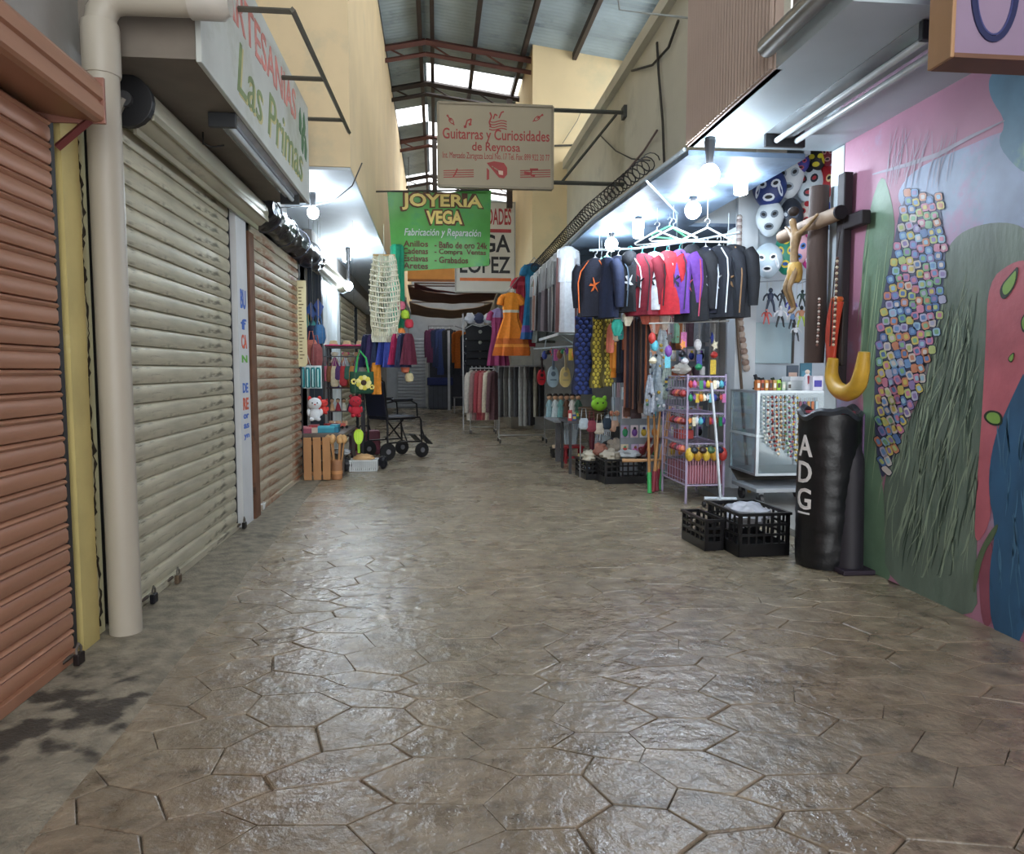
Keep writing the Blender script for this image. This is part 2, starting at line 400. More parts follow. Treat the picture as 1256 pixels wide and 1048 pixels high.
struct(MB().box(1.475, 3.4, 14.4, 24, 0, 4.6).build('wall_right_far', P('9A968C', .8)))
struct(MB().box(2.3, 4.2, 4.40, 6.72, 3.1, 3.14).build('ceiling_shop_right', P('B8C2CA', .6, var=.06)))
struct(MB().box(2.3, 2.95, 6.6, 6.64, 2.5, 3.1).build('wall_lintel_end', P('9AA2A8', .6, var=.1)))
struct(MB().box(2.3, 2.34, 4.47, 6.6, 2.5, 3.1).build('wall_lintel_right', P('9AA2A8', .6, var=.1)))
sl_ = MB(); sl_.poly([(1.55, 4.46, 2.47), (2.3, 4.46, 2.47), (2.3, 6.6, 2.47), (1.43, 6.6, 2.47)], (0, 0, .03)); sl_.poly([(1.43, 6.6, 2.47), (4.2, 6.6, 2.47), (4.2, 14.3, 2.47), (1.40, 14.3, 2.47)], (0, 0, .03))
struct(sl_.build('ceiling_stall_right', P('5E7084', .6, var=.25, vs=2, dark='2C3A50', ds=1.3, dk=.48)))
struct(MB().box(1.9, 4.1, 14.2, 14.4, 0, 2.5).build('wall_stall_end', P('8E8A84', .7)))
struct(MB().box(4.1, 4.2, 4.3, 14.4, 0, 3.1).build('wall_stall_back', P('A8AEB4', .7)))
PART = struct(MB().box(2.95, 4.1, 6.62, 6.72, 0, 3.1).build('wall_partition_right', P('C6D2DA', .6, var=.06, vs=3)))
struct(MB().box(2.755, 2.95, 6.55, 6.80, 0, 3.1).build('wall_pilaster_right', P('D2D9DE', .6, var=.06, vs=4)))
struct(MB().box(2.46, 4.1, 4.46, 6.6, 0, .05).build('floor_shop_right', P('8D8C88', .5, var=.15)))
struct(MB().box(2.47, 2.68, 4.31, 4.45, 0, 2.515).build('wall_end_post', P('C9D4DA', .5)))
# ---- end of the passage
EY = 22.6
en = MB(); en.box(-1.6, -.20, EY, EY + .15, 0, 2.6); en.box(-.20, 1.2, EY, EY + .15, 2.35, 2.6); en.box(.95, 1.6, EY, EY + .15, 0, 2.6); en.box(-1.6, 1.6, EY, EY + .15, 2.6, 6.3)
struct(en.build('wall_end', P('9FA5AC', .6, var=.1)))
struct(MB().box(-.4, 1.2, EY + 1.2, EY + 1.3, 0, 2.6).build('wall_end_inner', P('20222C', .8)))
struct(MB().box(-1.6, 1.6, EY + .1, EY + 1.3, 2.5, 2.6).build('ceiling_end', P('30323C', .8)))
# ---- roof: corrugated sheets on purlins and trusses
RX0, RXC, RX1, RZE, RZR = -1.2, -.12, 4.2, 6.0, 6.22
def rz_at(x): return RZR - (RZR - RZE) * ((RXC - x) / (RXC - RX0) if x < RXC else (x - RXC) / 2.2 * 1.3)
roof = bpy.data.objects.new('ceiling', None); COL.objects.link(roof); struct(roof); WM['ceiling'] = Matrix()
SHW = .95
def sheet(xa, xb):
    m = MB(); n = 100
    rings = [[Vector((xa, SHW * k / n, rz_at(xa) + .013 * math.sin(2 * PI * k / 10))), Vector((xb, SHW * k / n, rz_at(xb) + .013 * math.sin(2 * PI * k / 10)))] for k in range(n + 1)]
    return m.loft(rings, cap=False, closed=False)
TIN = P('98A6AC', .5, metal=.15, var=.25, vs=1.5, dark='6E7C84', ds=1.2, dk=.55)
def sky_sheet():
    m, nt, b = _nodes('skylight_and_fill_sheet')
    tr = nt.nodes.new('ShaderNodeBsdfTransparent'); tl = nt.nodes.new('ShaderNodeBsdfTranslucent'); mx = nt.nodes.new('ShaderNodeMixShader')
    mx.inputs[0].default_value = .3
    nt.links.new(tr.outputs[0], mx.inputs[1]); nt.links.new(tl.outputs[0], mx.inputs[2]); nt.links.new(mx.outputs[0], nt.nodes['Material Output'].inputs[0])
    return m
SKYM = sky_sheet()
mats = [(sheet(-3.2, RXC), 'l'), (sheet(RXC, RX1), 'r')]
tinm = {k: s_.mesh('roof_sheet', TIN, True) for s_, k in mats}
skym = {k: s_.mesh('skylight_and_fill_sheet', SKYM, True) for s_, k in mats}
for i in range(-5, 30):
    for k in 'lr':
        y = i * SHW + .2
        sk = (k == 'r' and i in (13, -2, 5, 16, 17, 18, 19, 20, 21)) or (k == 'l' and i in (15, 20, -3, 2, 23))  # some skylights are real; the rest are unseen ones added to brighten the passage
        share('skylight_and_fill_sheet' if sk else 'roof_sheet', (skym if sk else tinm)[k], roof, (0, y, 0))
STEEL = P('3A3230', .6, metal=.3, var=.2); REDST = P('5C3A34', .6, metal=.2, var=.2)
for x in (-.75, -.2, -.02, .62, 1.35, 2.1, 2.9):
    MB().box(x - .03, x + .03, -4.5, 26, rz_at(x) - .13, rz_at(x) - .03).build('purlin', STEEL, roof)
for kk, y in enumerate((5.0, 8.2, 11.4, 13.0, 15.9, 19.0, 22.0)):
    t = MB()
    for (xa, xb) in ((-3.0, RXC), (RXC, 4.0)):
        for dz, th in ((-.16, .05), (-.34, .035)):
            za, zb = rz_at(xa) + dz, rz_at(xb) + dz
            t.tube([(xa, y, za), (xb, y, zb)], th, 4)
        n = 5
        for i in range(n):
            x0 = xa + (xb - xa) * i / n; x1 = xa + (xb - xa) * (i + .5) / n
            t.tube([(x0, y, rz_at(x0) - .16), (x1, y, rz_at(x1) - .34)], .014, 4)
    t.build('truss', REDST if kk % 2 == 0 else STEEL, roof)
for (x, y) in ((1.30, 13.0), (.0, 15.9)):
    MB().box(x - .05, x + .05, y - .05, y + .05, 4.0, rz_at(x) - .2).build('post', STEEL, roof)
# ================================================================ SHUTTERS AND LEFT SIDE
def shutter(label, y0, y1, prof, pitch, n, mat, x=XL, z0=.05, barmat=None, group=None, guide=None):
    t = thing('roller_shutter', label, 'shutter', (x, (y0 + y1) / 2, 0), 0)
    me = MB().loft([[Vector((px, (y0 - y1) / 2, pz)) for px, pz in prof], [Vector((px, (y1 - y0) / 2, pz)) for px, pz in prof]]).mesh('slat', mat, True)
    for k in range(n):
        share('slat', me, t, (R.uniform(-.0015, .0015), 0, z0 + k * pitch), (0, R.uniform(-.01, .01), 0))
    MB().box(x - .03, x + .03, y0, y1, .012, z0 + .005).build('bottom_bar', barmat or mat, t, bevel=.003)
    for yy in (y0 - .035, y1 + .005):
        MB().box(x - .04, x + .012, yy, yy + .03, .012, z0 + n * pitch).build('guide_rail', guide or P('16161A', .6), t)  # near-black channel: the shadow gap at the slat ends is put into its colour
    return t
RP = [(-.012, 0), (.010, .004), (.016, .018), (.015, .05), (.008, .062), (.016, .066), (.020, .073), (.014, .081), (-.012, .085)]
GP = [(-.012, 0), (.008, .003), (.014, .02), (.016, .048), (.012, .078), (.003, .090), (-.012, .094)]
REDM = P('A0735A', .42, metal=.15, var=.14, vs=2.5, stretch=(1, .6, 5), dark='865F50', ds=1.5, dk=.6, objrand=.06)
GREYM = P('B8B29C', .5, metal=.25, var=.26, vs=3.5, stretch=(1, .8, 6), dark='625E50', ds=3, dk=.555, objrand=.07)
RUSTM = P('B4A994', .55, metal=.25, var=.25, vs=3, stretch=(1, .8, 5), dark='8A5230', ds=1.4, dk=.52, objrand=.07)
shutter('closed red-brown roller shutter nearest on the left', -.6, 2.98, RP, .085, 24, REDM)
sA = shutter('closed weathered grey roller shutter right of the drainpipe', 3.42, 5.37, GP, .094, 24, GREYM)
sB = shutter('closed grey roller shutter with rust stains beside the brown post', 5.95, 7.98, GP, .094, 24, RUSTM)
sC = shutter('closed pale striped roller shutter just beyond the white lit panels', 11.4, 13.3, GP, .094, 24, GREYM)
sD = shutter('farthest closed grey roller shutter in the left row', 13.8, 15.5, GP, .094, 24, GREYM)
# red hood over the near shutter
t = thing('shutter_hood', 'red-brown box hood above the nearest left shutter', 'hood', (-1.35, 1.2, 2.15))
prof = [(-1.5, 2.12), (-1.27, 2.085), (-1.25, 2.09), (-1.24, 2.10), (-1.24, 2.145), (-1.252, 2.15), (-1.252, 2.163), (-1.24, 2.17), (-1.24, 2.215), (-1.26, 2.24), (-1.5, 2.25)]
MB().loft([[Vector((a, y, c)) for a, c in prof] for y in (-.6, 2.985)]).build('cover', REDM, t)
MB().box(-1.5, -1.237, 2.985, 3.0, 2.082, 2.252).build('end_plate', P('83584A', .5), t, bevel=.003)
MB().tube([(-1.415, 2.99, 1.99), (-1.29, 2.985, 2.095)], .016, 4).build('brace', P('5A2320', .5), t)
# grey hood, round, open black end
def hood(label, y0, y1, z, r, mat, lump=0.0, name='shutter_hood', n=18, seg=24):
    t = thing(name, label, 'hood', (-1.40, (y0 + y1) / 2, z - r))
    m = MB(); rings = []
    for k in range(seg + 1):
        y = y0 + (y1 - y0) * k / seg; ring = []
        for j in range(n):
            a = 2 * PI * j / n
            rr = r * (1 + lump * noise.noise((math.cos(a) * 2, math.sin(a) * 2, y * 5)) + lump * .5 * noise.noise((math.cos(a) * 5, math.sin(a) * 5, y * 14)))
            ring.append(Vector((-1.40 + rr * math.cos(a), y, z + rr * math.sin(a))))
        rings.append(ring)
    m.loft(rings).build('cover', mat, t, smooth=True)
    return t
HM = P('A8A38F', .4, metal=.4, var=.2, vs=3, stretch=(1, .5, 3), dark='504A40', ds=2.4, dk=.62)
hA = hood('round grey metal roll housing above the weathered grey shutter', 3.64, 6.0, 2.382, .105, HM)
MB().lathe([(.118, 3.60), (.118, 3.64)], 20, (-1.40, 0, 2.382), 'y').build('end_plate', P('101014', .5), hA, bevel=.003)
MB().tube([(-1.40, 3.585, 2.382), (-1.47, 3.585, 2.25)], .018, 6).build('bracket', P('8A8578', .5), hA)
MB().lathe([(.035, 3.575), (.035, 3.60)], 12, (-1.40, 0, 2.382), 'y').build('axle', P('4A4A4C', .4), hA)
for k, (dz, dx) in enumerate(((-.115, .02), (-.05, .10))):
    MB().box(-1.41 + dx, -1.395 + dx, 3.65, 5.99, 2.382 + dz - .02, 2.382 + dz + .012).build('lip', HM, hA)
hB = hood('roll housing wrapped in black plastic above the rusty shutter', 6.08, 8.85, 2.43, .125, P('15161C', .3, var=.3, vs=9, bump=.5, bs=30), .28, n=22, seg=60)
for k in range(4):
    y = 6.3 + k * .68
    MB().tube([(-1.40 + .145 * math.cos(a), y + .02 * math.sin(a * 2), 2.43 + .145 * math.sin(a)) for a in [i * PI / 8 for i in range(17)]], .006, 5).build('strap', P('3A3D48', .5), hB)
hood('grey roll housing above the white panels', 8.95, 11.3, 2.42, .10, HM)
hood('pale round roll housing over the far left shutters', 11.35, 15.5, 2.42, .11, P('B8BEC4', .4, metal=.3))
# drain pipe
t = thing('drain_pipe', 'grey plastic drainpipe standing between red and grey shutters', 'pipe', (-1.35, 3.27, 0))
PVC = P('A39C8E', .45, var=.12, vs=2, stretch=(1, 1, .4), dark='8C7F66', ds=1.5, dk=.6)
MB().tube([(-1.355, 3.27, .012), (-1.358, 3.27, 1.2), (-1.36, 3.27, 2.52)], .066, 18).build('downpipe', PVC, t, smooth=True)
MB().lathe([(.071, 2.36), (.073, 2.37), (.073, 2.55), (.07, 2.57)], 18, (-1.36, 3.27, 0)).build('coupling', PVC, t, smooth=True)
MB().tube([(-1.36, 3.27, 2.55), (-1.352, 3.27, 2.61), (-1.32, 3.27, 2.655), (-1.27, 3.27, 2.67), (-.93, 3.27, 2.675)], .06, 16).build('elbow', PVC, t, smooth=True)
MB().lathe([(.07, -1.0), (.07, -.87), (.05, -.84)], 16, (0, 3.27, 2.675), 'x').build('end_cap', P('AFAAA0', .45), t, smooth=True)
# sign box of the craft shop
t = thing('sign_box', 'long boxed shop sign with faded red and green hand lettering', 'sign', (-1.28, 4.7, 2.5))
MB().box(-1.5, -1.025, 3.40, 6.13, 2.495, 3.22).build('body', P('6E665C', .8, var=.12), t)
MB().box(-1.025, -1.0, 3.40, 6.13, 2.485, 3.24).build('front_panel', P('B9BDB8', .55, var=.12, vs=2.5, dark='A3A79A', ds=1.2, dk=.55), t, bevel=.004)
LRED, LGRN, LYEL = P('C47C74', .6, var=.3, vs=12, dark='B9BDB8', ds=9, dk=.56), P('728456', .6, var=.3, vs=12, dark='A9AF9C', ds=9, dk=.56), P('B8AE78', .6)
text('ARTESANIAS', 1.85, .21, (-1.0, 3.75, 2.90), (0, 1, .03), (0, 0, 1), LRED, t, 'lettering', .003, .01)
text('Las Primas', 1.85, .27, (-1.0, 3.98, 2.58), (0, 1, 0), (0, 0, 1), LGRN, t, 'lettering', .003, 0, .25)
text('Las Primas', 1.85, .27, (-1.0, 4.01, 2.57), (0, 1, 0), (0, 0, 1), LYEL, t, 'lettering', .0015, 0, .25)
m = MB()
for (y, z) in ((5.78, 3.02), (5.86, 2.9), (5.94, 3.04), (5.99, 2.88)):
    m.poly([(-1.0, y - .06, z - .08), (-1.0, y, z - .1), (-1.0, y + .05, z), (-1.0, y, z + .1), (-1.0, y - .05, z + .04)], (.003, 0, 0))
m.build('painted_leaf', P('3E6A48', .6), t)
t = thing('steel_frame', 'empty steel bracket frame sticking out from the craft sign', 'frame', (-.9, 5, 3.1))
ST = P('5A564C', .6, metal=.4, var=.2)
MB().tube([(-.72, 4.0, 3.0), (-.72, 6.5, 3.17)], .016, 4).build('outer_bar', ST, t)
for y, z in ((4.02, 3.0), (5.1, 3.075), (6.1, 3.143)):
    MB().tube([(-.995, y, z), (-.72, y, z)], .016, 4).build('cross_bar', ST, t)
# fluorescent fitting under the box
def tube_light(label, x0, x1, y0, y1, z, ntube, tubex):
    t = thing('tube_light', label, 'light', ((x0 + x1) / 2, (y0 + y1) / 2, z))
    c = (x0 + x1) / 2
    MB().box(c - .035, c + .035, y0 + .02, y1 - .02, z - .028, z).build('housing', P('8E9296', .4, metal=.3), t, bevel=.003)
    for s in (-1, 1):
        MB().poly([(c + s * .035, y0 + .02, z - .012), (c + s * (x1 - x0) / 2, y0 + .02, z - .002), (c + s * (x1 - x0) / 2, y0 + .02, z), (c + s * .035, y0 + .02, z)], (0, y1 - y0 - .04, 0)).build('reflector', P('B4BABE', .25, metal=.6), t)
    for k in tubex:
        MB().lathe([(.016, y0 + .04), (.016, y1 - .04)], 10, (c + k, 0, z - .045), 'y').build('tube', P('C8D0D4', .25), t, smooth=True)
    for y in (y0, y1 - .03):
        MB().box(x0, x1, y, y + .03, z - .075, z).build('end_cap', P('23262A', .5), t, bevel=.004)
    return t
tube_light('unlit tube light under the craft sign box', -1.17, -1.03, 4.05, 5.85, 2.493, 1, (0.02,))
tube_light('long unlit double tube light below the right canopy', 1.90, 2.14, 2.78, 4.18, 2.518, 2, (-.06, .06))
# loose wires under the box
wire = tag(MB().tube([(-1.30, 4.4, 2.497), (-1.30, 4.4, 2.43), (-1.26, 4.42, 2.42), (-1.20, 4.45, 2.44)], .005, 5).build('loose_wire', P('1A1816', .6)), 'short loose wire poking from below the craft sign box', 'wire')
# ================================================================ RIGHT NEAR: hanging sign, canopy rail
t = thing('hanging_sign', 'mauve box sign with wooden edge hanging at the upper right corner', 'sign', (2.08, 2.46, 2.18))
MB().box(1.755, XR - .004, 2.41, 2.51, 2.225, 3.0).build('body', P('86748A', .5, var=.06), t)
MB().box(1.74, 1.755, 2.395, 2.515, 2.21, 3.0).build('side_frame', P('A5805C', .55, var=.2, vs=4, stretch=(1, 1, .3)), t, bevel=.003)
MB().box(1.755, XR - .004, 2.395, 2.515, 2.21, 2.225).build('bottom_frame', P('6A4A38', .55), t)
for nm, a, bb, th in (('letter', .088, .172, .02), ('letter_outline', .070, .150, .006)):
    m = MB(); rings = []
    for k in range(40):
        an = 2 * PI * k / 40; ca, sa = math.cos(an), math.sin(an)
        cx, cz = at(1220, -12, 2.41).x, at(1220, -12, 2.41).z
        rings.append([Vector((cx + (a - d) * ca, 2.41 - q_, cz + (bb - d) * sa)) for d, q_ in ((0, 0), (0, .006), (th, .006), (th, 0))])
    rings.append(rings[0]); m.loft(rings, cap=False).build(nm, P('20264C' if nm == 'letter' else '3A4070', .4), t)
rail = tag(MB().tube([(1.49, 2.3, 2.60), (1.49, 3.27, 2.60)], .045, 14).build('metal_pipe', P('8E8E8C', .3, metal=.6), smooth=True), 'short galvanized pipe along the edge of the right canopy', 'pipe')
# ================================================================ SIGNS ACROSS THE PASSAGE
SY = 7.7
a0, a1 = at(538, 228, SY), at(678, 131, SY)
t = thing('shop_sign', 'tan metal sign of a guitar and souvenir shop with red lettering', 'sign', ((a0.x + a1.x) / 2, SY, a0.z))
TAN = P('8E846E', .55, var=.08, vs=2)
MB().box(a0.x, a1.x, SY, SY + .05, a0.z, a1.z).build('board', TAN, t, bevel=.004)
fr = P('7E7562', .5)
for (x0, x1, z0, z1) in ((a0.x - .012, a0.x + .012, a0.z, a1.z), (a1.x - .012, a1.x + .012, a0.z, a1.z), (a0.x, a1.x, a0.z - .012, a0.z + .012), (a0.x, a1.x, a1.z - .012, a1.z + .012)):
    MB().box(x0, x1, SY - .012, SY + .055, z0, z1).build('frame_bar', fr, t)
SR = P('8C2C28', .55, var=.1)
def line(body, px0, px1, py0, py1, Y, mat, parent, bold=.02, depth=.003, shear=0):
    p, q_ = at(px0, py1, Y), at(px1, py0, Y)
    return text(body, q_.x - p.x, q_.z - p.z, (p.x, Y, p.z), (1, 0, 0), (0, 0, 1), mat, parent, 'lettering', depth, bold, shear)
line('Guitarras y Curiosidades', 543, 674, 161, 174, SY, SR, t, .012)
line('de Reynosa', 579, 638, 176, 188, SY, SR, t, .012)
line('Int. Mercado Zaragoza Local No. 17 Tel. Fax: 899 922 30 77', 543, 674, 190, 196, SY, SR, t, 0)
def px_shape(pts, Y, mat, parent, nm='emblem', d=.003):
    return MB().poly([at(x, y, Y) for x, y in pts], (0, -d, 0)).build(nm, mat, parent)
def px_stroke(pts, Y, wpx, mat, parent, nm='emblem'):
    m = MB(); w = wpx / FPX * Y / 2
    for (x0, y0), (x1, y1) in zip(pts, pts[1:]):
        p, q_ = at(x0, y0, Y), at(x1, y1, Y); d = (q_ - p).normalized(); nn = Vector((-d.z, 0, d.x)) * w
        m.poly([p + nn, q_ + nn, q_ - nn, p - nn], (0, -.003, 0))
    return m.build(nm, mat, parent)
def guitar_mark(cx, cy, ang, s):
    ca, sa = math.cos(ang), math.sin(ang)
    T = lambda u, v: (cx + s * (u * ca - v * sa), cy + s * (u * sa + v * ca))
    out = [(0, 0)]
    body = []
    for k in range(24):
        a = 2 * PI * k / 24; r = 4.2 + 1.0 * math.cos(2 * a) - .7 * math.cos(a); body.append(T(r * math.cos(a), r * .85 * math.sin(a)))
    inner = [(cx + (x - cx) * .62, cy + (y - cy) * .62) for x, y in body]
    for i in range(24):
        px_shape([body[i], body[(i + 1) % 24], inner[(i + 1) % 24], inner[i]], SY, SR, t) if False else None
    m = MB(); P_ = [at(x, y, SY) for x, y in body]; Q_ = [at(x, y, SY) for x, y in inner]
    off = Vector((0, -.003, 0))
    m.loft([[P_[i], P_[i] + off, Q_[i] + off, Q_[i]] for i in list(range(24)) + [0]], cap=False).build('emblem', SR, t)
    px_stroke([T(-1, 0), T(-9.5, 0)], SY, 1.6 * s, SR, t); px_stroke([T(-9, 0), T(-11.5, 0)], SY, 2.6 * s, SR, t); px_stroke([T(4, 0), T(6.5, .0)], SY, 1.2, SR, t)
guitar_mark(554, 149, .95, .85); guitar_mark(658, 146, 2.55, .85)
px_stroke([(571, 155), (573, 148), (578, 146), (577, 152)], SY, 1.6, SR, t)
px_stroke([(569, 156), (572, 155)], SY, 3, SR, t); px_stroke([(575, 153), (578, 152)], SY, 3, SR, t)
for k in range(4):
    px_stroke([(600 + i * 3.6, 149 + k * 3.2 + 1.2 * math.sin(i * 1.1)) for i in range(7)], SY, 1.1, SR, t)
px_stroke([(602, 156), (600, 150), (603, 143), (601, 138)], SY, 1.8, SR, t)
px_stroke([(605, 146), (607, 140), (610, 142)], SY, 1.6, SR, t); px_stroke([(612, 145), (615, 138), (618, 137)], SY, 1.6, SR, t)
for sx in (544, 638):
    for k in range(4): px_stroke([(sx, 209.5 + k * 2.7), (sx + 37, 208.7 + k * 2.7)], SY, .9, SR, t)
px_stroke([(556, 217), (559, 212), (561, 207)], SY, 1.6, SR, t)
px_stroke([(643, 212), (650, 213)], SY, 3.2, SR, t); px_stroke([(650, 208), (660, 208)], SY, 2.5, SR, t); px_stroke([(652, 208), (651, 215), (656, 216)], SY, 2, SR, t)
px_shape([(597, 200), (606, 198), (618, 200), (622, 206), (622, 214), (618, 219), (612, 218), (607, 212), (602, 206)], SY, SR, t)
px_shape([(597, 206), (600, 209), (600, 220), (597, 221)], SY, SR, t)
px_stroke([(603, 204), (617, 213)], SY, 1.4, TAN, t); px_shape([(611, 209), (617, 210), (617, 215), (612, 214)], SY - .003, P('B79A86', .5), t)
# arms that carry it
t = thing('sign_bracket', 'dark steel bracket arms holding the guitar shop sign', 'bracket', (1.95, SY, 3.1))
p0, p1 = at(678, 135, SY + .03), at(680, 224, SY + .03)
for p in (p0, p1): MB().tube([(a1.x + .015, SY + .03, p.z), (1.99, SY + .03, p.z)], .022, 4).build('arm', P('4A4C46', .6, metal=.3), t)
MB().tube([(1.33, SY + .03, p1.z + .015), (1.9, SY + .03, p0.z - .02)], .014, 4).build('brace', P('4A4C46', .6, metal=.3), t)
MB().box(1.965, 1.998, SY - .03, SY + .09, p0.z - .06, p0.z + .06).build('wall_plate', P('3C3E3A', .6), t)
# green jewellery banner
JY = 9.3
c = [at(475, 236, JY), at(603, 233, JY), at(600, 326, JY), at(482, 334, JY)]
t = thing('jewelry_banner', 'creased green vinyl jewellery shop banner with yellow lettering', 'banner', (0, JY, c[3].z))
def bsurf(u, v, off=0.0):
    p = c[0] * (1 - u) * (1 - v) + c[1] * u * (1 - v) + c[2] * u * v + c[3] * (1 - u) * v
    p = p.copy(); p.y = JY - off + .008 * math.sin(u * 19 + 2 * v) * (.3 + .7 * u) + .03 * math.sin(v * 5 + u * 3)
    if u > .7: p.y += .25 * (u - .7) * math.sin(v * 3 + 1)
    p.z += .02 * math.sin(u * 9) * (1 - v) ** 3
    return p
n1, n2 = 48, 24
m = MB(); G = [[bsurf(i / n1, j / n2) for i in range(n1 + 1)] for j in range(n2 + 1)]
m.loft([[p for p in r] + [p + Vector((0, .005, 0)) for p in reversed(r)] for r in G])
m.build('sheet', P('4F9A48', .38, var=.2, vs=3, dark='3C8A5A', ds=1.5, dk=.52), t, smooth=True)
def on_banner(o):      # lettering lies on the creased sheet
    for v in o.data.vertices:
        w = WM[t.name] @ v.co
        # invert the sheet's bilinear frame
        vv = (c[0].z - w.z) / (c[0].z - c[3].z); x0 = c[0].x + (c[3].x - c[0].x) * vv; x1 = c[1].x + (c[2].x - c[1].x) * vv
        uu = (w.x - x0) / (x1 - x0); q_ = bsurf(max(0, min(1, uu)), max(0, min(1, vv)), 0)
        v.co.y = q_.y - (JY - w.y) - .009 - WM[t.name].translation.y
    return o
YEL, BRN, WHT = P('DCC97A', .5), P('5A3A28', .6), P('B8C0C4', .6)
def bline(body, *a, **k): return on_banner(line(body, a[0], a[1], a[2], a[3], JY, a[4], t, k.get('bold', .03), k.get('depth', .003), k.get('shear', 0)))
bline('JOYERIA', 490, 594, 237, 259, BRN, bold=.09, depth=.002); bline('JOYERIA', 493, 592, 239, 257, YEL, bold=.03, depth=.004)
bline('VEGA', 520, 570, 257, 277, BRN, bold=.09, depth=.002); bline('VEGA', 523, 567, 259, 275, YEL, bold=.04, depth=.004)
bline('Fabricación y Reparación', 496, 590, 282, 292, WHT, bold=.01, shear=.2)
for k, w in enumerate(('Anillos', 'Cadenas', 'Esclavas', 'Aretes')): bline('- ' + w, 489, 525, 296 + k * 9, 303 + k * 9, BRN, bold=.02)
for k, w in enumerate(('Baño de oro 24k', 'Compra  Ventas', 'Grabados')): bline('- ' + w, 533, (598, 596, 574)[k], 298 + k * 9, 305 + k * 9, BRN, bold=.02)
t2 = tag(MB().tube([(-.728, JY + .01, at(465, 235, JY).z), (.68, JY + .01, at(603, 234, JY).z + .01)], .011, 6).build('banner_rod', P('3A3A38', .5)), 'thin steel rod the green banner hangs from', 'rod')
# white souvenir sign behind
LY = 13.4
a0, a1 = at(558, 359, LY), at(632, 248, LY)
a1.x = 1.45
t = thing('shop_sign', 'white board sign with red and black letters behind the green banner', 'sign', ((a0.x + a1.x) / 2, LY, a0.z))
MB().box(a0.x, a1.x, LY, LY + .06, a0.z, a1.z).build('board', P('C6C4BC', .5, var=.05), t, bevel=.005)
for (x0, x1, z0, z1) in ((a0.x, a0.x + .025, a0.z, a1.z), (a1.x - .025, a1.x, a0.z, a1.z), (a0.x + .025, a1.x - .025, a0.z, a0.z + .025), (a0.x + .025, a1.x - .025, a1.z - .025, a1.z)):
    MB().box(x0, x1, LY - .02, LY, z0, z1).build('frame_bar', P('9A9A96', .5), t)
DR, BK, OR = P('A03038', .5), P('14161C', .5), P('C8672C', .5)
line('CURIOSIDADES', 562, 627, 256, 275, LY, DR, t, .02)
line('VEGA', 562, 626, 288, 309, LY, BK, t, .02); line('LOPEZ', 564, 626, 315, 335, LY, BK, t, .02)
for (x0, x1, y0, mm) in ((563, 627, 283, DR), (564, 627, 343, OR)):
    p, q_ = at(x0, y0 + 1.5, LY), at(x1, y0 - 1.5, LY); MB().box(p.x, q_.x, LY - .004, LY, p.z, q_.z).build('stripe', mm, t)
# ================================================================ LAMPS
def bulb(p, r, label, kind=0, strength=1.0, top=None):
    t = thing('light_bulb', label, 'bulb', p, 0, 'bare bulbs lighting the stalls')
    z = top if top is not None else p[2] + r * 2.6
    MB().lathe([(.03, z), (.034, z - .02), (.022, p[2] + r + .035), (.02, p[2] + r * .8)], 12, (p[0], p[1], 0)).build('socket', P('2A2A2C', .5), t)
    if kind == 0: m = MB().ball(p, (r, r, r * 1.1), 16, 10)
    else: m = MB().lathe([(r * .3, p[2] - r * 1.6), (r * .8, p[2] - r * 1.4), (r * .85, p[2] + r), (r * .4, p[2] + r * 1.3)], 14, (p[0], p[1], 0))
    m.build('globe', EM('E4F2FF', BULB * strength), t, smooth=True)
    return t
bulb(at(384, 261, 7.4), .055, 'glowing bare bulb on the left soffit just past the craft sign', 0, 1.9, top=2.875)
bulb(at(438, 302, 10.0), .06, 'glowing bulb on the left soffit above the hammock, right of its pair', 0, 1.9, top=2.875)
bulb(at(425, 317, 11.2), .06, 'glowing bulb on the left soffit, left of its pair', 0, 1.9, top=2.875)
bulb((-1.22, 10.6, at(419, 351, 10.6).z), .06, 'low glowing bulb in front of the white panels on the left', 0, 1.6, top=2.875)
bulb(at(870, 215, 4.28), .06, 'largest glowing globe bulb at the near end of the right stall', 0, 1.4, top=2.52)
bulb(at(909, 224, 4.95), .055, 'glowing bulb before the wrestling masks on the right', 1, 1.4, top=2.47)
bulb(at(850, 258, 5.5), .06, 'glowing globe bulb low above the jackets', 0, 1.4, top=2.47)
bulb(at(783, 280, 6.25), .055, 'elongated glowing bulb above the middle of the jackets', 1, 1.4, top=2.47)
bulb(at(750, 300, 7.0), .06, 'farthest glowing bulb at the left end of the jackets', 0, 1.4, top=2.47)
# ================================================================ CABLES AND WIRE COIL
def cable(pts, r, label, h='2A2826', nm='cable'):
    return tag(MB().tube([Vector(p) for p in pts], r, 5).build(nm, P(h, .6), smooth=True), label, 'cable')
coil = []
for k in range(0, 700):
    a = k * .55; y = 5.0 + k * .0088
    coil.append(((1.50 - .06 * (y - 5) if y < 6.6 else 1.404) - .02 + .055 * math.cos(a), y, 2.59 + .055 * math.sin(a)))
tag(MB().tube(coil, .005, 4).build('wire_coil', P('2C2A2A', .5, metal=.4)), 'dark coiled wire running along the right canopy edge', 'wire')
tag(MB().tube([(1.54, 4.5, 2.515), (1.42, 6.6, 2.515), (1.39, 13, 2.515)], .014, 6).build('edge_tube', P('C9D6E0', .35, metal=.3)), 'pale tube along the edge of the right stall ceiling', 'tube')
X0 = 1.985
def wc(pp): return [onx(px, py, X0 - .01) for px, py in pp]
cable(wc([(815, 205), (813, 150), (808, 90), (806, 52)]), .012, 'thick cable climbing the right upper wall')
cable(wc([(775, 87), (800, 80), (820, 58), (832, 25)]), .012, 'drooping cable stub high on the right upper wall')
cable(wc([(735, 165), (755, 185), (775, 195), (797, 197)]), .007, 'thin sagging wire on the right upper wall below the bracket')
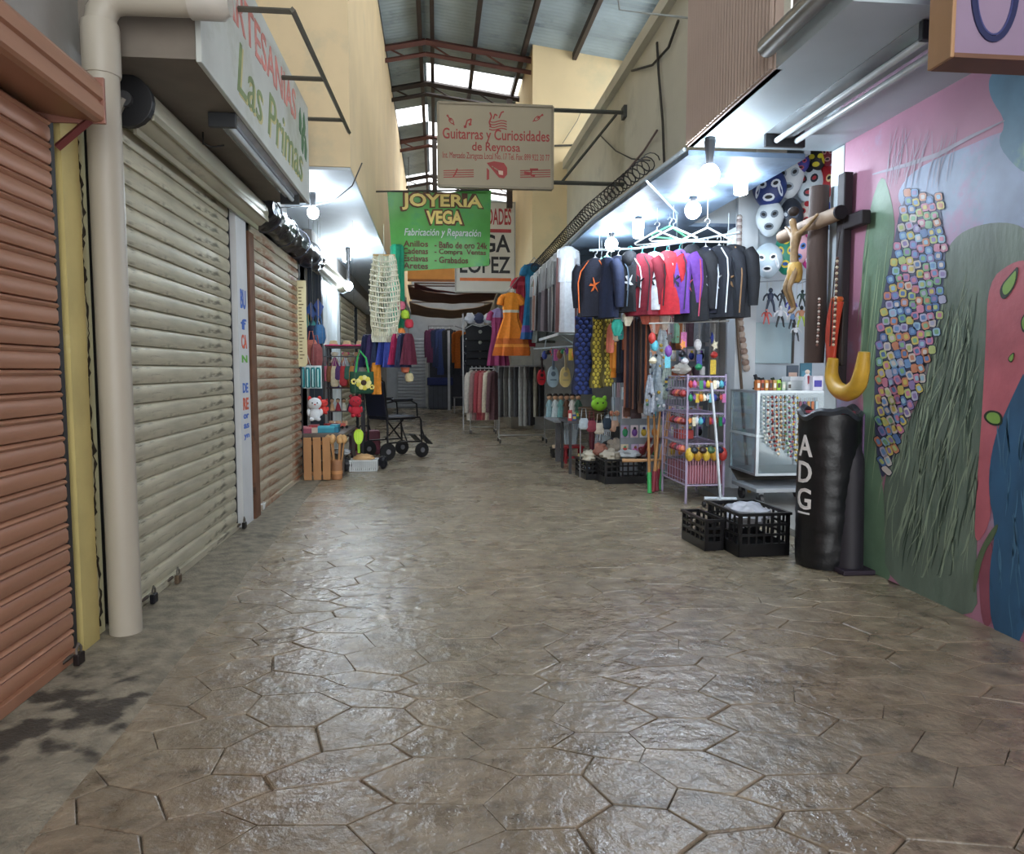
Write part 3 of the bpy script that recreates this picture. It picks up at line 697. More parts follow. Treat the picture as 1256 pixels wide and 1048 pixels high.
cable(wc([(806, 160), (790, 185), (765, 215), (742, 245)]), .011, 'grey conduit slanting down the right upper wall', '6A5A58')
cable([at(680, 179, 11.15), at(715, 178, 11.15), at(724, 186, 11.15), at(726, 230, 11.15), at(727, 285, 11.15)], .016, 'dark conduit bent down the cream block', '45453F')
cable([at(690, 176, 11.15), at(708, 148, 11.15), at(712, 138, 11.15)], .006, 'thin wire rising on the cream block', '7A7468')
cable([at(310, 245, 6.6), at(340, 255, 6.8), at(385, 252, 7.4), at(410, 246, 7.2), at(432, 228, 6.6), at(444, 200, 6.45)], .006, 'thin lamp wire looping below the left soffit', '5A5A58')
cable([(1.1, 5.2, 4.9), at(760, 12, 6.5), at(800, 17, 6), at(845, 22, 5.2)], .008, 'pale cable crossing below the roof at right', '9AA0A0')
# ================================================================ MURAL PAINTED ON THE RIGHT WALL
def mlay(k): return XR - .0012 * k
def mp(px, py, k=1): return onx(px, py, mlay(k))
def mpoly(pts, h, k, nm='painted_shape', mat=None, smooth=2):
    for _ in range(smooth):          # round the outline
        q_ = []
        for a, b_ in zip(pts, pts[1:] + pts[:1]):
            q_ += [(a[0] * .75 + b_[0] * .25, a[1] * .75 + b_[1] * .25), (a[0] * .25 + b_[0] * .75, a[1] * .25 + b_[1] * .75)]
        pts = q_
    return MB().poly([mp(x, y, k) for x, y in pts], (.001, 0, 0)).build(nm, mat or P(h, .5, var=.22, vs=5, dark=None, bump=.15, bs=40), mural)
def mstroke(b, pts, w, k, taper=True):
    P_ = [mp(x, y, k) for x, y in pts]; n = len(P_)
    L_, R_ = [], []
    for i, p in enumerate(P_):
        d = (P_[min(i + 1, n - 1)] - P_[max(i - 1, 0)]).normalized(); nn = Vector((0, -d.z, d.y))
        ww = w * (math.sin(PI * (i + .5) / n) if taper else 1) / FPX * p.y / 2
        L_.append(p + nn * ww); R_.append(p - nn * ww)
    b.loft([[l, r] for l, r in zip(L_, R_)], cap=False, closed=False)
mr_ = random.Random(3)
mpoly([(1056, 640), (1060, 520), (1056, 430), (1057, 300), (1080, 205), (1094, 245), (1099, 290), (1080, 380), (1072, 480), (1078, 570), (1100, 720), (1058, 715)], '6E8C74', 1)
mpoly([(1098, 238), (1122, 206), (1190, 178), (1230, 160), (1264, 160), (1264, 330), (1215, 300), (1160, 320), (1150, 290), (1110, 260)], '8FA0BE', 1, mat=P('8C9DBC', .5, var=.2, vs=6, dark='A98CB0', ds=2.5, dk=.52))
mpoly([(1212, 95), (1225, 84), (1264, 84), (1264, 215), (1245, 205), (1222, 175), (1235, 150), (1214, 120)], '5C86A0', 2, mat=P('547E98', .5, var=.25, vs=6, dark='7FA28A', ds=3, dk=.55))
HUSK = P('66756A', .5, var=.3, vs=7, stretch=(1, 1, .35), dark='42554A', ds=3.5, dk=.56, bump=.25, bs=30)
mpoly([(1152, 330), (1168, 292), (1200, 275), (1240, 272), (1264, 285), (1264, 330), (1218, 342), (1214, 420), (1207, 520), (1203, 600), (1196, 690), (1200, 770), (1085, 715), (1086, 650), (1082, 590), (1105, 540), (1135, 470), (1150, 400)], '', 2, mat=HUSK)
mpoly([(1212, 345), (1240, 322), (1264, 318), (1264, 455), (1232, 520), (1213, 600), (1216, 640), (1194, 675), (1198, 600), (1205, 500), (1209, 420)], 'B4606C', 3)
mpoly([(1200, 690), (1214, 650), (1220, 700), (1216, 772), (1203, 765)], '8C4C5C', 3)
mpoly([(1264, 440), (1240, 490), (1218, 540), (1211, 600), (1222, 650), (1212, 705), (1217, 785), (1264, 800)], '2E5474', 4, mat=P('2F587C', .5, var=.3, vs=6, stretch=(1, 1, .4), dark='16304A', ds=4, dk=.56))
mpoly([(1195, 690), (1212, 655), (1225, 640), (1222, 655), (1205, 680), (1193, 740)], '55684C', 5)
b = MB()                                       # pale strands on the husk
for k in range(170):
    t0 = mr_.random(); x = 1095 + 108 * mr_.random(); y = 330 + 340 * mr_.random()
    if x < 1150 - (y - 330) * .28: continue
    L_ = mr_.uniform(30, 90); dx = mr_.uniform(-22, -4); ph = mr_.uniform(0, 6)
    mstroke(b, [(min(1210, x + dx * (i / 9) + 1.6 * math.sin(ph + i * .6)), min(708, y + L_ * i / 9)) for i in range(10)], mr_.choice((1.0, 1.4, 2.2, 3.6)), 3)
b.build('painted_strand', P('8A9A86', .5, var=.3), mural)
b = MB()
for k in range(90):
    x = 1100 + 105 * mr_.random(); y = 340 + 330 * mr_.random()
    if x < 1150 - (y - 330) * .28: continue
    mstroke(b, [(min(1208, x - 12 * i / 7 + 1.5 * math.sin(k + i * .6)), min(706, y + 60 * i / 7)) for i in range(8)], 2.2, 3)
b.build('painted_dark_strand', P('34463C', .5), mural)  # second, darker green of the painted husk strands
b = MB()
for k in range(24):
    x = 1222 + 36 * mr_.random(); y = 500 + 230 * mr_.random()
    mstroke(b, [(x + 2 * math.sin(k + i * .5), y + 55 * i / 8) for i in range(9)], mr_.uniform(1.5, 4), 5)
b.build('painted_strand', P('4A7494', .5, var=.3), mural)
b = MB()
for k in range(16):
    x = 1060 + 30 * mr_.random(); y = 260 + 250 * mr_.random()
    mstroke(b, [(x - 10 * i / 8, y + 90 * i / 8) for i in range(9)], 1.6, 2)
b.build('painted_strand', P('A2B896', .5), mural)
b = MB()                                       # bare twig and grasses above the cob
mstroke(b, [(1070, 214), (1110, 203), (1150, 190), (1190, 168), (1232, 148)], 6, 3)
for k in range(26):
    x = 1085 + 80 * mr_.random(); y = 215 + 25 * mr_.random()
    mstroke(b, [(x, y), (x + 4, y - 25), (x + mr_.uniform(0, 22), y - 60)], 1.3, 3)
b.build('painted_twig', P('9C93A6', .5), mural)
b = MB()
cob = [(235, 1108, 1150), (300, 1096, 1160), (340, 1088, 1158), (400, 1076, 1150), (470, 1072, 1130), (540, 1073, 1102), (585, 1080, 1086)]
def cobx(y):
    for (y0, a0_, b0), (y1, a1_, b1) in zip(cob, cob[1:]):
        if y0 <= y <= y1:
            f = (y - y0) / (y1 - y0); return a0_ + (a1_ - a0_) * f, b0 + (b1 - b0) * f
    return 0, 0
KC = ['6E94C4', 'C4809C', 'C8B866', '7CAA84', 'C8C0BC', '8C7CB0', 'C48468', '94B8D0', 'B0BE7C', '5C7CB0', 'A8A8C4']
mpoly([(a, y_) for y_, a, b_ in cob] + [(b_, y_) for y_, a, b_ in reversed(cob)], '4C5272', 3)
OUT = MB(); y = 238.0; row = 0
while y < 578:
    xa, xb = cobx(y); el = 1 if y < 400 else 1 + (y - 400) / 180
    x = xa + (row % 2) * 4
    while x < xb - 4:
        cx_, cy_ = x + 4.8 + mr_.uniform(-1, 1), y + (x - xa) * .14 + 3 * math.sin(x * .16 + y * .01) + mr_.uniform(-1, 1)
        c0, c1 = mr_.choice(KC), mr_.choice(KC); ro = mr_.uniform(-.35, .1) - (el - 1) * .5
        for (s, h, kk) in ((1.06, '2E3450', 4), (.9, c0, 5), (.5, c1, 6)):
            OUT.col(h); pts = []
            for q_ in range(8):
                a = 2 * PI * q_ / 8 + PI / 8; cu, sv = math.cos(a), math.sin(a)
                u = 5.2 * s * math.copysign(abs(cu) ** .55, cu) / el ** .4; v = 5.6 * s * math.copysign(abs(sv) ** .55, sv) * el ** .5
                pts.append(mp(cx_ + u * math.cos(ro) - v * math.sin(ro), cy_ + v * math.cos(ro) + u * math.sin(ro), kk))
            OUT.add(pts, [tuple(range(8))])
        x += 9.6 / el ** .5
    y += 10.2 * el ** .4; row += 1
OUT.build('painted_kernels', VC(.5, .1), mural)
for pts in ([(1228, 352), (1240, 338), (1247, 330), (1244, 350), (1232, 365)], [(1236, 440), (1244, 432), (1241, 445)], [(1208, 512), (1214, 505), (1226, 508), (1227, 520), (1216, 520)], [(1252, 395), (1258, 385), (1262, 392), (1256, 408)]):
    cxx = sum(p[0] for p in pts) / len(pts); cyy = sum(p[1] for p in pts) / len(pts)
    mpoly([(cxx + (x - cxx) * 1.35, cyy + (y - cyy) * 1.35) for x, y in pts], '1E2A1E', 5); mpoly(pts, '7CA24C', 6)

# ================================================================ GENERIC GOODS
def fold_ring(z, cx, cy, rx, ry, amp, nf, ph, n=22):
    return [Vector((cx + rx * math.cos(2 * PI * j / n) * (1 + amp * .5 * math.sin(nf * 2 * PI * j / n + ph)), cy + ry * math.sin(2 * PI * j / n) * (1 + amp * math.sin(nf * 2 * PI * j / n + ph)), z)) for j in range(n)]
def cloth(parent, name, secs, mat, amp=.25, nf=7, cols=None, sub=3, ph=None, n=22):
    """hanging cloth body lofted through sections (z, cx, cy, rx, ry)"""
    ph = R.uniform(0, 6) if ph is None else ph; rings = []; S_ = []
    for a, c_ in zip(secs, secs[1:]):
        for k in range(sub): S_.append([a[i] + (c_[i] - a[i]) * k / sub for i in range(5)])
    S_.append(list(secs[-1])); N = len(S_)
    for i, q_ in enumerate(S_): rings.append(fold_ring(*q_, amp * (.3 + .7 * i / N), nf, ph + i * .15, n))
    f = (lambda i, j: cols(i / (N - 1), j / n)) if cols else None
    return MB().loft(rings, cols=f).build(name, mat if not cols else VC(.8, .12, 30, .3, 80), parent, smooth=True, world=False)
def hanger(parent, w, h='D8DEE2', drop=.07):
    m = MB(); hook = [(.0, 0, -drop)] + [(.02 * math.sin(a) , 0, -.022 + .02 * math.cos(a)) for a in [PI * k / 6 for k in range(6, -4, -1)]]
    m.tube(hook, .0028, 5)
    m.tube([(0, 0, -drop), (w * .48, 0, -drop - w * .22), (-w * .48, 0, -drop - w * .22), (0, 0, -drop)], .005, 5)
    return m.build('hanger', P(h, .4), parent, world=False)
FAB = lambda h: P(h, .8, var=.2, vs=25, bump=.35, bs=70)
def jacket(label, pos, rz, L, w, h, accent=None, sleeves=True, hang='D8DEE2', hood_=False, stripe=None, group=None, nm='hanging_jacket', cat='jacket', plastic=False):
    t = thing(nm, label, cat, pos, rz, group)
    hanger(t, w, hang); m = FAB(h) if not plastic else P(h, .25, var=.2, vs=25, bump=.4, bs=60)
    cols = None
    if stripe: cols = lambda u, v: stripe[int(u * len(stripe) * .999)]
    cloth(t, 'body', [(-.08, 0, 0, w * .10, .035), (-.105, 0, 0, w * .30, .045), (-.15, 0, 0, w * .46, .055), (-.30, 0, 0, w * .44, .07), (-L * .7, 0, 0, w * .43, .075), (-L, 0, 0, w * .46, .07)], m, .22, 6, cols)
    if sleeves:
        for s in (-1, 1):
            MB().tube([(s * w * .40, 0, -.14), (s * w * .50, .01, -.2), (s * w * .54, .02, -L * .55), (s * w * .52, .03, -L * .86)], [.05, .058, .052, .04], 10).build('sleeve', m if not stripe else FAB(stripe[0]), t, smooth=True, world=False)
    if accent:
        k0 = R.uniform(0, 6); pts = []
        for q in range(14):
            a = 2 * PI * q / 14; r = (.6 + .5 * math.sin(q * 2.3 + k0)) * w * .16; pts.append((r * math.cos(a) + w * .05, -.078, -L * .55 + r * 1.3 * math.sin(a)))
        MB().poly(pts, (0, .02, 0)).build('print', FAB(accent), t, world=False)
        for s in (-1, 1): MB().tube([(s * w * .14, -.04, -.105), (s * w * .34, -.062, -.2), (s * w * .40, -.076, -L * .5), (s * w * .36, -.08, -L * .95)], .006, 5).build('piping', FAB(accent), t, world=False)
    if hood_: MB().ball((0, -.01, -.12), (w * .22, .07, .08), 12, 8).build('hood', m, t, smooth=True, world=False)
    return t
def dress(label, pos, rz, L, w, h, hem=None, group=None, nm='hanging_dress', cat='dress', bands=(), nf=8, flare=.55, hang='D8DEE2', d=.07):
    t = thing(nm, label, cat, pos, rz, group); hanger(t, w * .7, hang)
    bs = list(bands)
    def cols(u, v):
        for (a, b_, hh) in bs:
            if a <= u < b_: return hh
        return h
    cloth(t, 'body', [(-.08, 0, 0, w * .10, .03), (-.11, 0, 0, w * .30, .035), (-.22, 0, 0, w * .30, d * .7), (-L * .45, 0, 0, w * .26, d * .8), (-L * .75, 0, 0, w * flare * .85, d * 1.1), (-L, 0, 0, w * flare, d * 1.3)], FAB(h), .35, nf, cols if bs else None, 6)
    for s in (-1, 1):
        MB().tube([(s * w * .26, 0, -.13), (s * w * .36, 0, -.18), (s * w * .40, 0, -.26)], [.04, .05, .055], 8).build('sleeve', FAB(h), t, smooth=True, world=False)
    return t
def drape(label, pos, rz, L, w, h, nm, cat, group=None, bands=None, d=.05, nf=9, bottom=1.0, amp=.35, top=.7, fringe=None):
    """a length of cloth folded over a line"""
    t = thing(nm, label, cat, pos, rz, group)
    cols = (lambda u, v: bands[int(v * len(bands) * .999)]) if bands else None
    cloth(t, 'cloth', [(0, 0, 0, w * top * .5, d * .5), (-.03, 0, 0, w * .5, d), (-L * .5, 0, 0, w * .5, d), (-L, 0, 0, w * .5 * bottom, d * bottom)], FAB(h), amp, nf, cols, 5, n=30)
    if fringe:
        m = MB()
        for k in range(14):
            x = (-.48 + .96 * k / 13) * w * bottom; m.tube([(x, 0, -L + .02), (x * 1.02, .01, -L - .04), (x, 0, -L - .09)], .006, 4)
        m.build('fringe', P(fringe, .8), t, world=False)
    return t
def crate(label, pos, rz, sx, sy, sz, h='131316', nm='plastic_crate', cat='crate', rows=3, nx=6, ny=5):
    t = thing(nm, label, cat, pos, rz); m = P(h, .35, var=.1)
    MB().box(-sx / 2 + .01, sx / 2 - .01, -sy / 2 + .01, sy / 2 - .01, .002, .02).build('base', m, t, world=False)
    for nm_, a, b_, c_, d_ in (('side', -sx / 2, -sx / 2 + .012, -sy / 2, sy / 2), ('side', sx / 2 - .012, sx / 2, -sy / 2, sy / 2), ('side', -sx / 2 + .012, sx / 2 - .012, -sy / 2, -sy / 2 + .012), ('side', -sx / 2 + .012, sx / 2 - .012, sy / 2 - .012, sy / 2)):
        q_ = MB(); alongx = (b_ - a) > (d_ - c_); n = nx if alongx else ny
        for z0, z1 in [(.002, sz * .3)] + [(sz * (.3 + .7 * (k + 1) / rows) - .016, sz * (.3 + .7 * (k + 1) / rows)) for k in range(rows)]: q_.box(a, b_, c_, d_, z0, z1)
        for k in range(n + 1):
            if alongx: x = a + (b_ - a - .014) * k / n; q_.box(x, x + .014, c_ + .001, d_ - .001, .003, sz - .001)
            else: y = c_ + (d_ - c_ - .014) * k / n; q_.box(a + .001, b_ - .001, y, y + .014, .003, sz - .001)
        q_.build(nm_, m, t, world=False)
    rim = MB()
    for a, b_, c_, d_ in ((-sx / 2 - .008, sx / 2 + .008, -sy / 2 - .008, -sy / 2 + .014), (-sx / 2 - .008, sx / 2 + .008, sy / 2 - .014, sy / 2 + .008), (-sx / 2 - .008, -sx / 2 + .014, -sy / 2, sy / 2), (sx / 2 - .014, sx / 2 + .008, -sy / 2, sy / 2)): rim.box(a, b_, c_, d_, sz - .012, sz + .004)
    rim.build('rim', m, t, world=False)
    return t
def lump(name, label, cat, pos, r, h, group=None, rough=.5, crumple=.25, parts=(), seed=0, rz=0):
    """crumpled bag or plush body"""
    t = thing(name, label, cat, (pos[0], pos[1], pos[2] - r[2]), rz, group)
    m = MB(); nu, nv = 18, 12; rings = []
    for i in range(nv + 1):
        th = max(-PI / 2 + .03, min(PI / 2 - .03, -PI / 2 + PI * i / nv)); ring = []
        for j in range(nu):
            a = 2 * PI * j / nu; d = Vector((math.cos(th) * math.cos(a), math.cos(th) * math.sin(a), math.sin(th)))
            k = 1 + crumple * noise.noise(d * 2.2 + Vector((seed, 0, 0)))
            p = Vector((d.x * r[0] * k, d.y * r[1] * k, r[2] + d.z * r[2] * (1 if d.z < 0 else k))); ring.append(p)
        rings.append(ring)
    m.loft(rings).build('body', P(h, rough, var=.15, vs=12, bump=.3, bs=50), t, smooth=True, world=False)
    for (nm, c_, rr, hh) in parts: MB().ball((c_[0], c_[1], c_[2]), rr, 10, 7).build(nm, P(hh, .5), t, smooth=True, world=False)
    return t
def box_item(name, label, cat, pos, s, h, group=None, top=None, rz=0, stripe=None):
    t = thing(name, label, cat, pos, rz, group)
    MB().box(-s[0] / 2, s[0] / 2, -s[1] / 2, s[1] / 2, 0, s[2]).build('body', P(h, .5, var=.12, vs=12), t, bevel=.003, world=False)
    if top: MB().box(-s[0] / 2 - .002, s[0] / 2 + .002, -s[1] / 2 - .002, s[1] / 2 + .002, s[2] * .72, s[2] * 1.02).build('lid', P(top, .5), t, bevel=.002, world=False)
    if stripe: MB().box(-s[0] * .35, s[0] * .35, -s[1] / 2 - .003, -s[1] / 2, s[2] * .25, s[2] * .7).build('label_patch', P(stripe, .5), t, world=False)
    return t
# ================================================================ RIGHT SIDE, NEAR: BAG, CRATES, CROSSES
BX, BY, BR = (at(972, 705, 4.06).x + at(1050, 705, 4.06).x) / 2, 4.06, .172
BXY = Vector((BX, BY))
t = thing('punching_bag', 'black vinyl punching bag with white letters standing by the mural', 'punching bag', (BX, BY, 0))
m = MB(); rings = []
for i in range(41):
    z = .004 + .90 * i / 40; ring = []
    for j in range(48):
        a = 2 * PI * j / 48
        w = .006 * noise.noise((math.cos(a) * 1.5, math.sin(a) * 1.5, z * 22)) * (1 + 1.5 * max(0, z - .6)) + .004 * noise.noise((math.cos(a) * 4, math.sin(a) * 4, z * 7))
        r = BR * (1 - .06 * (1 - min(1, i / 2.0))) + w
        ring.append(Vector((BX + r * math.cos(a), BY + r * math.sin(a), z)))
    rings.append(ring)
m.loft(rings).build('body', P('0E0F14', .38, var=.2, bump=.15, bs=60), t, smooth=True)
m = MB(); rings = []
for k in range(49):
    a = 2 * PI * k / 48; zz = .90 + .018 * math.sin(3 * a + 1) + .01 * math.sin(7 * a)
    rings.append([Vector((BX + (BR + d) * math.cos(a), BY + (BR + d) * math.sin(a), zz + e)) for d, e in ((-.03, -.004), (.004, -.012), (.012, .012), (-.004, .028), (-.03, .016))])
m.loft(rings, cap=False).build('top_rim', P('30343C', .35, var=.3, vs=12), t, smooth=True)
MB().lathe([(.14, .895), (.135, .915), (.02, .905)], 24, (BX, BY, 0)).build('top_lining', P('A03848', .5), t)
def wrapz(o, ang0, r):
    for v in o.data.vertices:
        w = v.co.copy(); a = ang0 + w.x / r; rr = r - w.y
        v.co = Vector((rr * math.cos(a), rr * math.sin(a), w.z))
    return o
front = math.atan2(-BY, -BX)
WL = P('D6D2D2', .5)
tt = Matrix()
for ch, z0, hh in (('A', .655, .125), ('D', .50, .125), ('G', .345, .125)):
    o = text(ch, .105, hh, (-.052, 0, z0), (1, 0, 0), (0, 0, 1), WL, None, 'letter', .004, .012)
    o.parent = t; wrapz(o, front - .80, BR + .003); WM[o.name] = WM[t.name]
o = MB().box(-.045, .045, -.003, .001, .318, .328).build('letter_underline', WL); o.parent = t
bm = bmesh.new(); bm.from_mesh(o.data); bmesh.ops.subdivide_edges(bm, edges=bm.edges, cuts=3, use_grid_fill=True); bm.to_mesh(o.data); bm.free(); wrapz(o, front - .80, BR + .003)
MB().tube([(BX + .165, BY - .075, .02), (BX + .172, BY - .07, .5), (BX + .166, BY - .075, .9)], .006, 6).build('seam', P('6A5078', .6), t)
# dark rounded roll leaning on the mural
t = thing('dark_roll', 'dark upright roll leaning on the mural beside the punching bag', 'mat', (2.36, 4.02, 0))
m = MB(); rings = []
for i in range(15):
    f = i / 14; z = .03 + .72 * f; r = .088 * (1 - .5 * max(0, f - .85) / .15 * .6)
    rings.append([Vector((2.355 + .02 * f + r * math.cos(a), 3.95 + .06 * f + 1.3 * r * math.sin(a), z)) for a in [2 * PI * k / 24 for k in range(24)]])
m.loft(rings).build('body', P('221F28', .6, var=.2), t, smooth=True)
MB().box(2.26, 2.45, 3.80, 4.12, .002, .03).build('foot_flap', P('2C2230', .6), t, bevel=.006)
# crates
c1 = crate('larger black plastic crate touching the punching bag', (2.0, 4.50, 0), .05, .34, .46, .27, nx=6, ny=7)
c2 = crate('lower black plastic crate behind the larger one by the bag', (1.745, 4.62, 0), .08, .13, .36, .20, nx=2, ny=5)
lump('plastic_bag', 'crumpled clear-white plastic bag inside the larger black crate', 'bag', (2.0, 4.50, .225), (.13, .17, .07), 'B7BAC4', None, .25, .5, seed=3)
lump('grey_cloth_bundle', 'small grey cloth bundle behind the punching bag', 'cloth', (2.06, 4.83, .10), (.06, .07, .10), '8C8A96', None, .7, .5, seed=5)
# log crosses at the mural's end
t = thing('crucifix', 'wooden log crucifix with carved figure hanging at the end of the mural', 'crucifix', (2.39, 4.42, 1.22))
LOG = P('4A3A34', .75, var=.3, vs=7, stretch=(1, 1, .2), bump=.5, bs=25)
def ilog(pts, r, nm, mat, par, n=14):
    return MB().tube(pts, r, n).build(nm, mat, par, smooth=True)
ilog([(2.40, 4.46, 1.20), (2.402, 4.46, 1.5), (2.398, 4.46, 1.9), (2.40, 4.46, 2.30)], [.06, .066, .062, .06], 'upright', LOG, t)
ilog([(2.36, 4.14, 2.075), (2.36, 4.45, 2.07), (2.36, 4.86, 2.06)], [.042, .046, .044], 'cross_arm', P('8A7460', .7, var=.25, vs=7), t)
MB().lathe([(.041, 4.128), (.043, 4.142)], 16, (2.36, 0, 2.075), 'y').build('end_grain', P('17131A', .8), t)
def skin_figure(name, joints, edges, rad, mat, parent, scale=1.0):
    me = bpy.data.meshes.new(name); inv = WM[parent.name].inverted()
    me.from_pydata([tuple(inv @ Vector(j)) for j in joints], edges, [])
    o = bpy.data.objects.new(name, me); COL.objects.link(o); o.parent = parent
    md = o.modifiers.new('skin', 'SKIN'); md.use_smooth_shade = True
    if not me.skin_vertices: me.attributes
    for i, r in enumerate(rad): me.skin_vertices[0].data[i].radius = (r, r)
    me.skin_vertices[0].data[0].use_root = True
    sb = o.modifiers.new('sub', 'SUBSURF'); sb.levels = 1; sb.render_levels = 1
    me.materials.append(mat); WM[o.name] = WM[parent.name]
    return o
def carved(name, parent, ox, oy, oz, s, mat):
    # body hangs on the cross, facing the passage (-x); arms along y, knees bent
    J = [(0, 0, 0), (-.01, 0, .10), (0, 0, .19), (-.01, 0, .23), (-.02, 0, .265), (-.03, 0, .30),
         (.0, -.055, .205), (.02, -.12, .24), (.03, -.2, .285), (.0, .055, .205), (.02, .12, .24), (.03, .2, .285),
         (-.01, -.03, -.02), (-.05, -.03, -.12), (.0, -.015, -.24), (-.03, -.012, -.27), (-.01, .03, -.02), (-.05, .028, -.12), (.0, .012, -.24), (-.03, .012, -.27)]
    E = [(0, 1), (1, 2), (2, 3), (3, 4), (4, 5), (2, 6), (6, 7), (7, 8), (2, 9), (9, 10), (10, 11), (0, 12), (12, 13), (13, 14), (14, 15), (0, 16), (16, 17), (17, 18), (18, 19)]
    rr = [.027, .025, .032, .012, .025, .022, .016, .012, .009, .016, .012, .009, .021, .016, .011, .009, .021, .016, .011, .009]
    return skin_figure(name, [(ox + x * s, oy + y * s, oz + z * s) for x, y, z in J], E, [r * s for r in rr], mat, parent)
carved('figure', t, 2.275, 4.50, 1.80, 1.05, P('8E7350', .55, var=.4, vs=18, bump=.4, bs=60))
cl = MB(); cl.lathe([(.03, 1.71), (.044, 1.73), (.048, 1.78), (.040, 1.83), (.026, 1.84)], 14, (2.275, 4.50, 0)); cl.build('loincloth', P('C09A50', .6, var=.3, vs=20, bump=.6, bs=40), t, smooth=True)
MB().ball((2.255, 4.50, 2.155), (.036, .036, .03), 10, 7).build('hair', P('2A1E18', .7), t, smooth=True)
t = thing('wooden_cross', 'plain dark wooden cross hanging nearer the mural edge', 'cross', (2.43, 4.22, 1.1))
DK = P('241C22', .7, var=.3, vs=8, stretch=(1, 1, .2))
MB().box(2.40, 2.455, 4.17, 4.25, 1.06, 2.32).build('upright', DK, t, bevel=.008)
MB().box(2.40, 2.455, 3.98, 4.17, 1.98, 2.06).build('cross_arm', DK, t, bevel=.008)
tag(MB().tube([onx(1030, 285, 2.32), onx(1024, 330, 2.32), onx(1020, 380, 2.33), onx(1018, 425, 2.34)], .004, 5).build('rosary_cord', P('2A2222', .6)), 'thin dark cord of the beads hanging on the crucifix', 'cord')
def beads(label, pts, r, h, n, nm='bead_string', h2=None, group=None):
    t = thing(nm, label, 'beads', pts[-1], 0, group); pts = [Vector(p) for p in pts]
    seg = [(b_ - a).length for a, b_ in zip(pts, pts[1:])]; T = sum(seg)
    def P_(s):
        for a, b_, l in zip(pts, pts[1:], seg):
            if s <= l: return a + (b_ - a) * (s / l)
            s -= l
        return pts[-1]
    me = {}
    for i in range(n):
        hh = h if (not h2 or i % 2) else h2
        if hh not in me: me[hh] = MB().ball((0, 0, 0), r, 8, 6).mesh('bead', P(hh, .4), True)
        p = WM[t.name].inverted() @ P_(T * (i + .5) / n); share('bead', me[hh], t, p)
    m = MB().tube([P_(T * i / 8) for i in range(9)], r * .2, 5); m.build('string', P('4A3C30', .7), t)
    return t
beads('long string of small pale beads beside the crucifix trunk', [onx(1027, 315, 2.30), onx(1025, 370, 2.30), onx(1022, 425, 2.31)], .009, 'C8B8A0', 30, h2='5A3A30')
beads('shorter dark bead string left of the pale bead string', [onx(1005, 365, 2.30), onx(1004, 400, 2.30), onx(1002, 425, 2.31)], .008, '7A5A50', 16, h2='D0C8C0')
# red leather sheath and yellow yoke below
t = thing('leather_sheath', 'red-orange leather sheath hanging under the crosses', 'sheath', (2.36, 4.20, 1.2))
m = MB(); rings = []
for k in range(13):
    f = k / 12; z = 1.56 - .38 * f; cy = 4.14 + .06 * f + .02 * math.sin(f * 4)
    w = .045 * (1 - .55 * f) + .012 * math.sin(f * PI)
    rings.append([Vector((2.36 + .022 * math.cos(a), cy + w * math.sin(a) * 1.4, z + .01 * math.sin(a))) for a in [2 * PI * j / 14 for j in range(14)]])
m.loft(rings).build('body', P('B8402C', .4, var=.2, vs=10), t, smooth=True)
MB().lathe([(.03, 1.555), (.036, 1.57), (.03, 1.585)], 14, (2.36, 4.14, 0)).build('top_band', P('C9622E', .45), t)
MB().box(2.375, 2.395, 4.10, 4.17, 1.18, 1.56).build('strap', P('241A1A', .6), t, bevel=.004)
t = thing('yellow_yoke', 'curved yellow leather yoke hanging above the punching bag', 'yoke', (2.33, 4.3, 1.0))
m = MB(); rings = []
pp = [(1022, 440), (1019, 462), (1026, 478), (1040, 484), (1053, 474), (1058, 452), (1060, 432)]
cen = []
for i in range(len(pp)):
    cen.append(onx(*pp[i], 2.33))
sm = []
for i in range(len(cen) - 1):
    for k in range(5): sm.append(cen[i].lerp(cen[i + 1], k / 5))
sm.append(cen[-1])
for _ in range(4): sm = [sm[0]] + [(sm[i - 1] + sm[i] * 2 + sm[i + 1]) / 4 for i in range(1, len(sm) - 1)] + [sm[-1]]
MB().tube(sm, [.030 + .018 * math.sin(PI * i / (len(sm) - 1)) for i in range(len(sm))], 12).build('band', P('C49A34', .45, var=.2, vs=12), t, smooth=True)
MB().tube([p + Vector((-.024, 0, .006)) for p in sm[3:-3]], .005, 6).build('stitching', P('7A4A20', .6), t)

